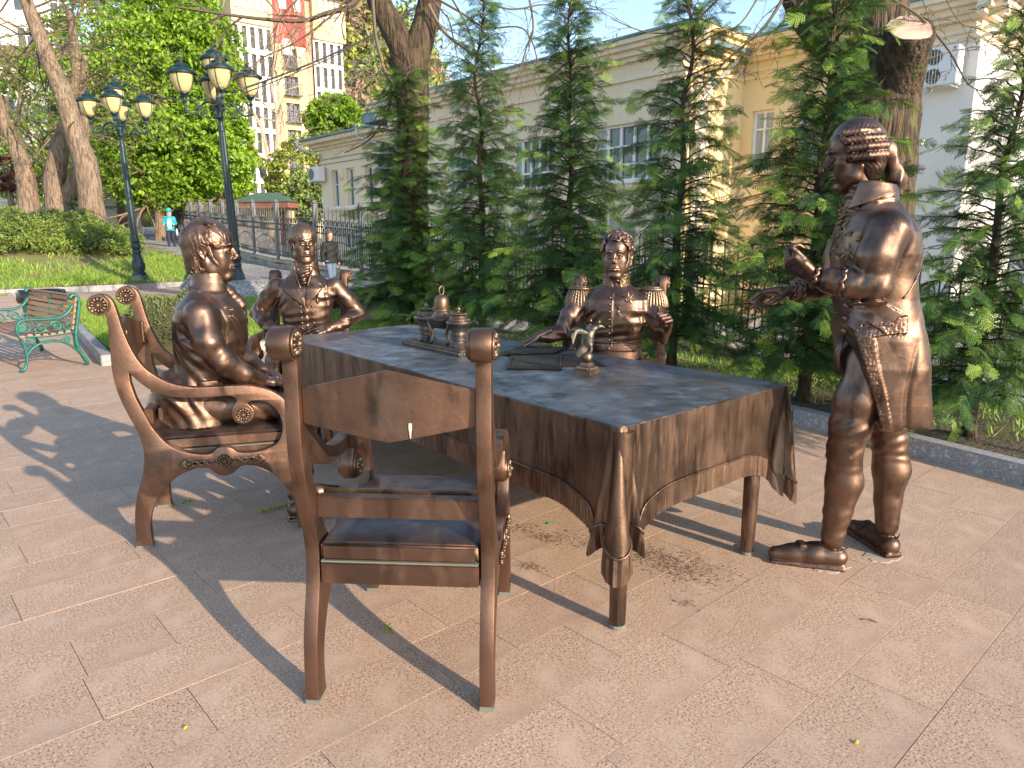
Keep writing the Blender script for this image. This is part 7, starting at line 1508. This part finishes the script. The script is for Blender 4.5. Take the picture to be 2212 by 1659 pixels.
# ---------------------------------------------------------------- people
def person(loc, fwd, label, H, top, legs, hat=None, hair=(.3, .2, .1), walk=0.0, inner=None, bag=None, bun=False, look=0):
    t = empty('person', tuple(loc), math.atan2(fwd[1], fwd[0]) - PI / 2, label, 'person'); k = H / 1.72; skin = mat('skin', (.50, .33, .26), .6)
    v = Vol((-.34 * k, -.3 * k, 0), (.34 * k, .4 * k, 1.75 * k), .0125)
    v.add(ell((0, .01 * k, 1.60 * k), (.074 * k, .092 * k, .115 * k))); v.chain([(0, 0, 1.52 * k), (0, -.01 * k, 1.40 * k)], [.05 * k, .055 * k], .02); v.add(ell((0, .10 * k, 1.585 * k), (.013 * k, .02 * k, .022 * k)), .01); v.add(ell((0, .03 * k, 1.52 * k), (.045 * k, .05 * k, .04 * k)), .02)
    for s in (-1, 1): 
        v.add(ell((s * .20 * k, .25 * k, 1.05 * k), (.035 * k, .05 * k, .04 * k))) if not bun else v.add(ell((s * .27 * k, .02 * k, .80 * k), (.035 * k, .04 * k, .06 * k)))
    P_, Q = v.mesh(); link('body', npmesh('body', P_, Q), skin, t)
    v = Vol((-.36 * k, -.3 * k, .6 * k), (.36 * k, .4 * k, 1.5 * k), .0125); v.add(loft([(.80 * k, 0, 0, .19 * k, .13 * k), (1.0 * k, 0, 0, .17 * k, .12 * k), (1.25 * k, 0, 0, .19 * k, .125 * k), (1.38 * k, 0, 0, .17 * k, .10 * k), (1.45 * k, 0, 0, .07 * k, .07 * k)]))
    for s in (-1, 1):
        if bun: v.chain([(s * .19 * k, 0, 1.36 * k), (s * .25 * k, -.02 * k, 1.10 * k), (s * .27 * k, .02 * k, .86 * k)], [.065 * k, .06 * k, .05 * k], .03)
        else: v.chain([(s * .18 * k, 0, 1.36 * k), (s * .25 * k, .0, 1.10 * k), (s * .21 * k, .22 * k, 1.06 * k)], [.06 * k, .055 * k, .045 * k], .03)
    v.disp(lambda X, Y, Z: (.006 * np.sin(Z * 45 + X * 20)).astype(f32)); P_, Q = v.mesh(); link('jacket', npmesh('jacket', P_, Q), mat('jacket_' + label[:6], top, .75, noise=(9, tuple(c * .6 for c in top), 4, .4, .7)), t)
    if inner: mb = MB(); mb.ball((0, .10 * k, 1.08 * k), 1, 12, 8, (.10 * k, .055 * k, .26 * k)); mb.build('shirt', mat('white_shirt', inner, .8), t, smooth=True)
    v = Vol((-.3 * k, -.4 * k, .02), (.3 * k, .4 * k, .95 * k), .0125); v.add(ell((0, 0, .86 * k), (.165 * k, .12 * k, .11 * k)))
    for s in (-1, 1): v.chain([(s * .09 * k, 0, .85 * k), (s * .095 * k, s * walk * .4 + .02, .48 * k), (s * .10 * k, s * walk, .09 * k)], [.095 * k, .07 * k, .055 * k], .03)
    P_, Q = v.mesh(); link('trousers', npmesh('trousers', P_, Q), mat('trousers_' + label[:6], legs, .85), t)
    for s in (-1, 1): mb = MB(); mb.ball((s * .10 * k, s * walk + .05 * k, .045 * k), 1, 10, 6, (.045 * k, .12 * k, .045 * k)); mb.build('shoe', mat('dark_shoe', (.03, .03, .035), .6), t, smooth=True)
    mh = mat('hair_' + label[:6], hair, .7, noise=(30, tuple(c * .5 for c in hair), 3, .4, .7)); mb = MB(); mb.ball((0, -.018 * k, 1.655 * k), 1, 14, 9, (.090 * k, .105 * k, .095 * k))
    for s in (-1, 1): mb.ball((s * .07 * k, -.005 * k, 1.54 * k), 1, 8, 6, (.03 * k, .055 * k, .12 * k))
    if bun: mb.ball((0, -.03 * k, 1.755 * k), .04 * k, 8, 6); mb.ball((0, -.09 * k, 1.48 * k), 1, 10, 6, (.07 * k, .04 * k, .16 * k))
    mb.build('hair', mh, t, smooth=True)
    if hat: mb = MB(); mb.lathe([(.15 * k, 1.635 * k), (.155 * k, 1.628 * k), (.105 * k, 1.67 * k), (.10 * k, 1.72 * k), (.08 * k, 1.765 * k), (.03 * k, 1.785 * k), (.001, 1.787 * k)], (0, .0, 0), 18); mb.build('hat', mat('hat', hat, .8), t, smooth=True)
    if bag: mb = MB(); mb.ball((-.27 * k, .05, .72 * k), 1, 10, 8, (.05, .09, .16)); mb.build('bag', mat('pale_bag', bag, .6), t, smooth=True)
    return t
q = at(372, 538, 29.6); person(q, (.25, -1), 'person in turquoise jacket and bucket hat over dark trousers, standing up the road', 1.58, (.03, .38, .42), (.02, .03, .06), hat=(.02, .36, .46), hair=(.62, .42, .22), inner=(.8, .8, .8), bag=(.45, .45, .50), walk=.05)
q = at(718, 640, 16.3); q[2] = z_road(q[0], q[1]); HW = at(718, 497, 16.3)[2] - q[2]; person(q, (.75, -.65), 'person with brown bun, black jacket and jeans walking by the fence, looking down', HW * .985, (.012, .012, .013), (.12, .17, .26), hair=(.16, .07, .04), bun=True, walk=.12)
# ---------------------------------------------------------------- litter on the paving
def flake(name, x, y, r, col, label, cat, seed, asp=.6, dome=.003):
    g = random.Random(seed); n = 9; q = gz(x, y); P_ = [(math.cos(2 * PI * k / n) * r * g.uniform(.6, 1), math.sin(2 * PI * k / n) * r * asp * g.uniform(.6, 1), dome * g.uniform(.3, 1)) for k in range(n)] + [(0, 0, dome * 1.6)]; mb = MB(); mb.raw(P_, [(k, (k + 1) % n, n) for k in range(n)]); mb.raw([(x_, y_, -.0) for x_, y_, z_ in P_[:n]], [tuple(range(n))[::-1]])
    o = mb.build(name, mat(name + str(seed), col, .7), None); o.location = (q[0], q[1], .003); o.rotation_euler = (0, 0, g.random() * 3); tag(o, label, cat)
flake('green_scrap', 1187, 1131, .022, (.02, .35, .12), 'small green scrap on the paving under the table', 'scrap', 1)
flake('yellow_leaf', 400, 1574, .012, (.55, .62, .05), 'tiny yellow green leaf on the paving at lower left', 'leaf', 2)
flake('yellow_leaf', 1850, 1605, .012, (.55, .65, .05), 'tiny lime leaf on the paving at lower right', 'leaf', 3)
flake('white_pebble', 728, 1168, .008, (.7, .68, .62), 'white pebble on the paving beside the left armchair foot', 'pebble', 4, 1, .006)
flake('fallen_leaf', 118, 1162, .03, (.50, .22, .03), 'orange fallen leaf under the rear foot of the bench', 'leaf', 5) if False else flake('fallen_leaf', 163, 788, .03, (.50, .22, .03), 'orange fallen leaf by the rear foot of the bench', 'leaf', 5)
q = gz(1478, 1350); p0, p1, p2 = gz(1861, 1340), gz(1880, 1343), gz(1894, 1346); mb = MB(); mb.tube([p0 + [0, 0, .004], p1 + [0, .01, .006], p2 + [0, 0, .004]], [.0025, .003, .002], 5); tag(mb.build('twig', M['twig'], None), 'short dark twig lying on the paving at lower right', 'twig')
# weeds and moss in the joints, soil stains
g = np.random.default_rng(9); pts = []
for (x0, y0, x1, y1, n) in ((560, 1108, 640, 1088, 120), (395, 1087, 415, 1082, 40)):
    for k in range(n): u = g.random(); q = gz(x0 + (x1 - x0) * u, y0 + (y1 - y0) * u); pts.append((q[0] + g.normal(0, .006), q[1] + g.normal(0, .006), 0))
q = gz(838, 1362)
for k in range(26): pts.append((q[0] + g.normal(0, .014), q[1] + g.normal(0, .016), .0))
tag(grass_mesh('joint_weeds', pts, .016, .003, seed=8), 'tiny green weeds growing in the paving joints near the chairs', 'weeds')
M['stain'] = mat('spilt_soil', (.09, .05, .03), .95, noise=(40, (.16, .09, .055), 4, .4, .6)); pts = []
for (x, y, sx, sy, n) in ((1400, 1195, .20, .06, 900), (1450, 1225, .12, .05, 300), (1480, 1245, .10, .06, 240), (1130, 1140, .05, .04, 130), (1240, 1170, .10, .05, 200), (1145, 1225, .04, .02, 120), (1170, 1160, .05, .03, 140), (1478, 1302, .03, .02, 60)):
    q = gz(x, y); s_ = g.normal(0, 1, (n, 2)) * [sx, sy]; c, s = math.cos(-.55), math.sin(-.55); pts.append(np.stack([q[0] + s_[:, 0] * c - s_[:, 1] * s, q[1] + s_[:, 0] * s + s_[:, 1] * c, np.full(n, .0035)], 1))
pts = np.concatenate(pts); n = len(pts); r_ = g.uniform(.001, .0042, (n, 1)); a = g.random(n) * 6; dx = np.stack([np.cos(a), np.sin(a), 0 * a], 1) * r_; dy = np.stack([-np.sin(a), np.cos(a), 0 * a], 1) * r_ * .7; up = np.array([0, 0, 1]) * r_ * .7; i = np.arange(n)
V_ = np.concatenate([pts - dx - up, pts + dy - up, pts + dx - up, pts - dy - up, pts + up]); F = np.concatenate([np.stack([i, i + n, i + 4 * n], 1), np.stack([i + n, i + 2 * n, i + 4 * n], 1), np.stack([i + 2 * n, i + 3 * n, i + 4 * n], 1), np.stack([i + 3 * n, i, i + 4 * n], 1)])
tag(link('soil_crumbs', npmesh('soil_crumbs', V_, F, False), M['stain']), 'dark crumbs of soil spilt on the paving under the near table corner', 'soil', kind='stuff')
M['patch'] = mat('mortar_patch', (.40, .34, .27), .95, noise=(20, (.34, .25, .19), 5, .4, .65))
for k, (x, y, r_, asp) in enumerate(((1790, 1228, .075, .4), (1905, 1205, .07, .5))):
    q = gz(x, y); mb = MB(); mb.lathe([(r_, -.001), (r_ * .9, .0022), (.001, .003)], (0, 0, 0), 30, wav=lambda t, z: 1 + .16 * math.sin(3 * t + k) + .10 * math.sin(7 * t) + .06 * math.sin(13 * t)); o = mb.build('mortar_patch', M['patch'], pav); o.location = (q[0], q[1], .0012); o.scale = (1.3, asp * 1.5, 1)
for nm, (x, y) in (('gully', (0, 0)),): pass
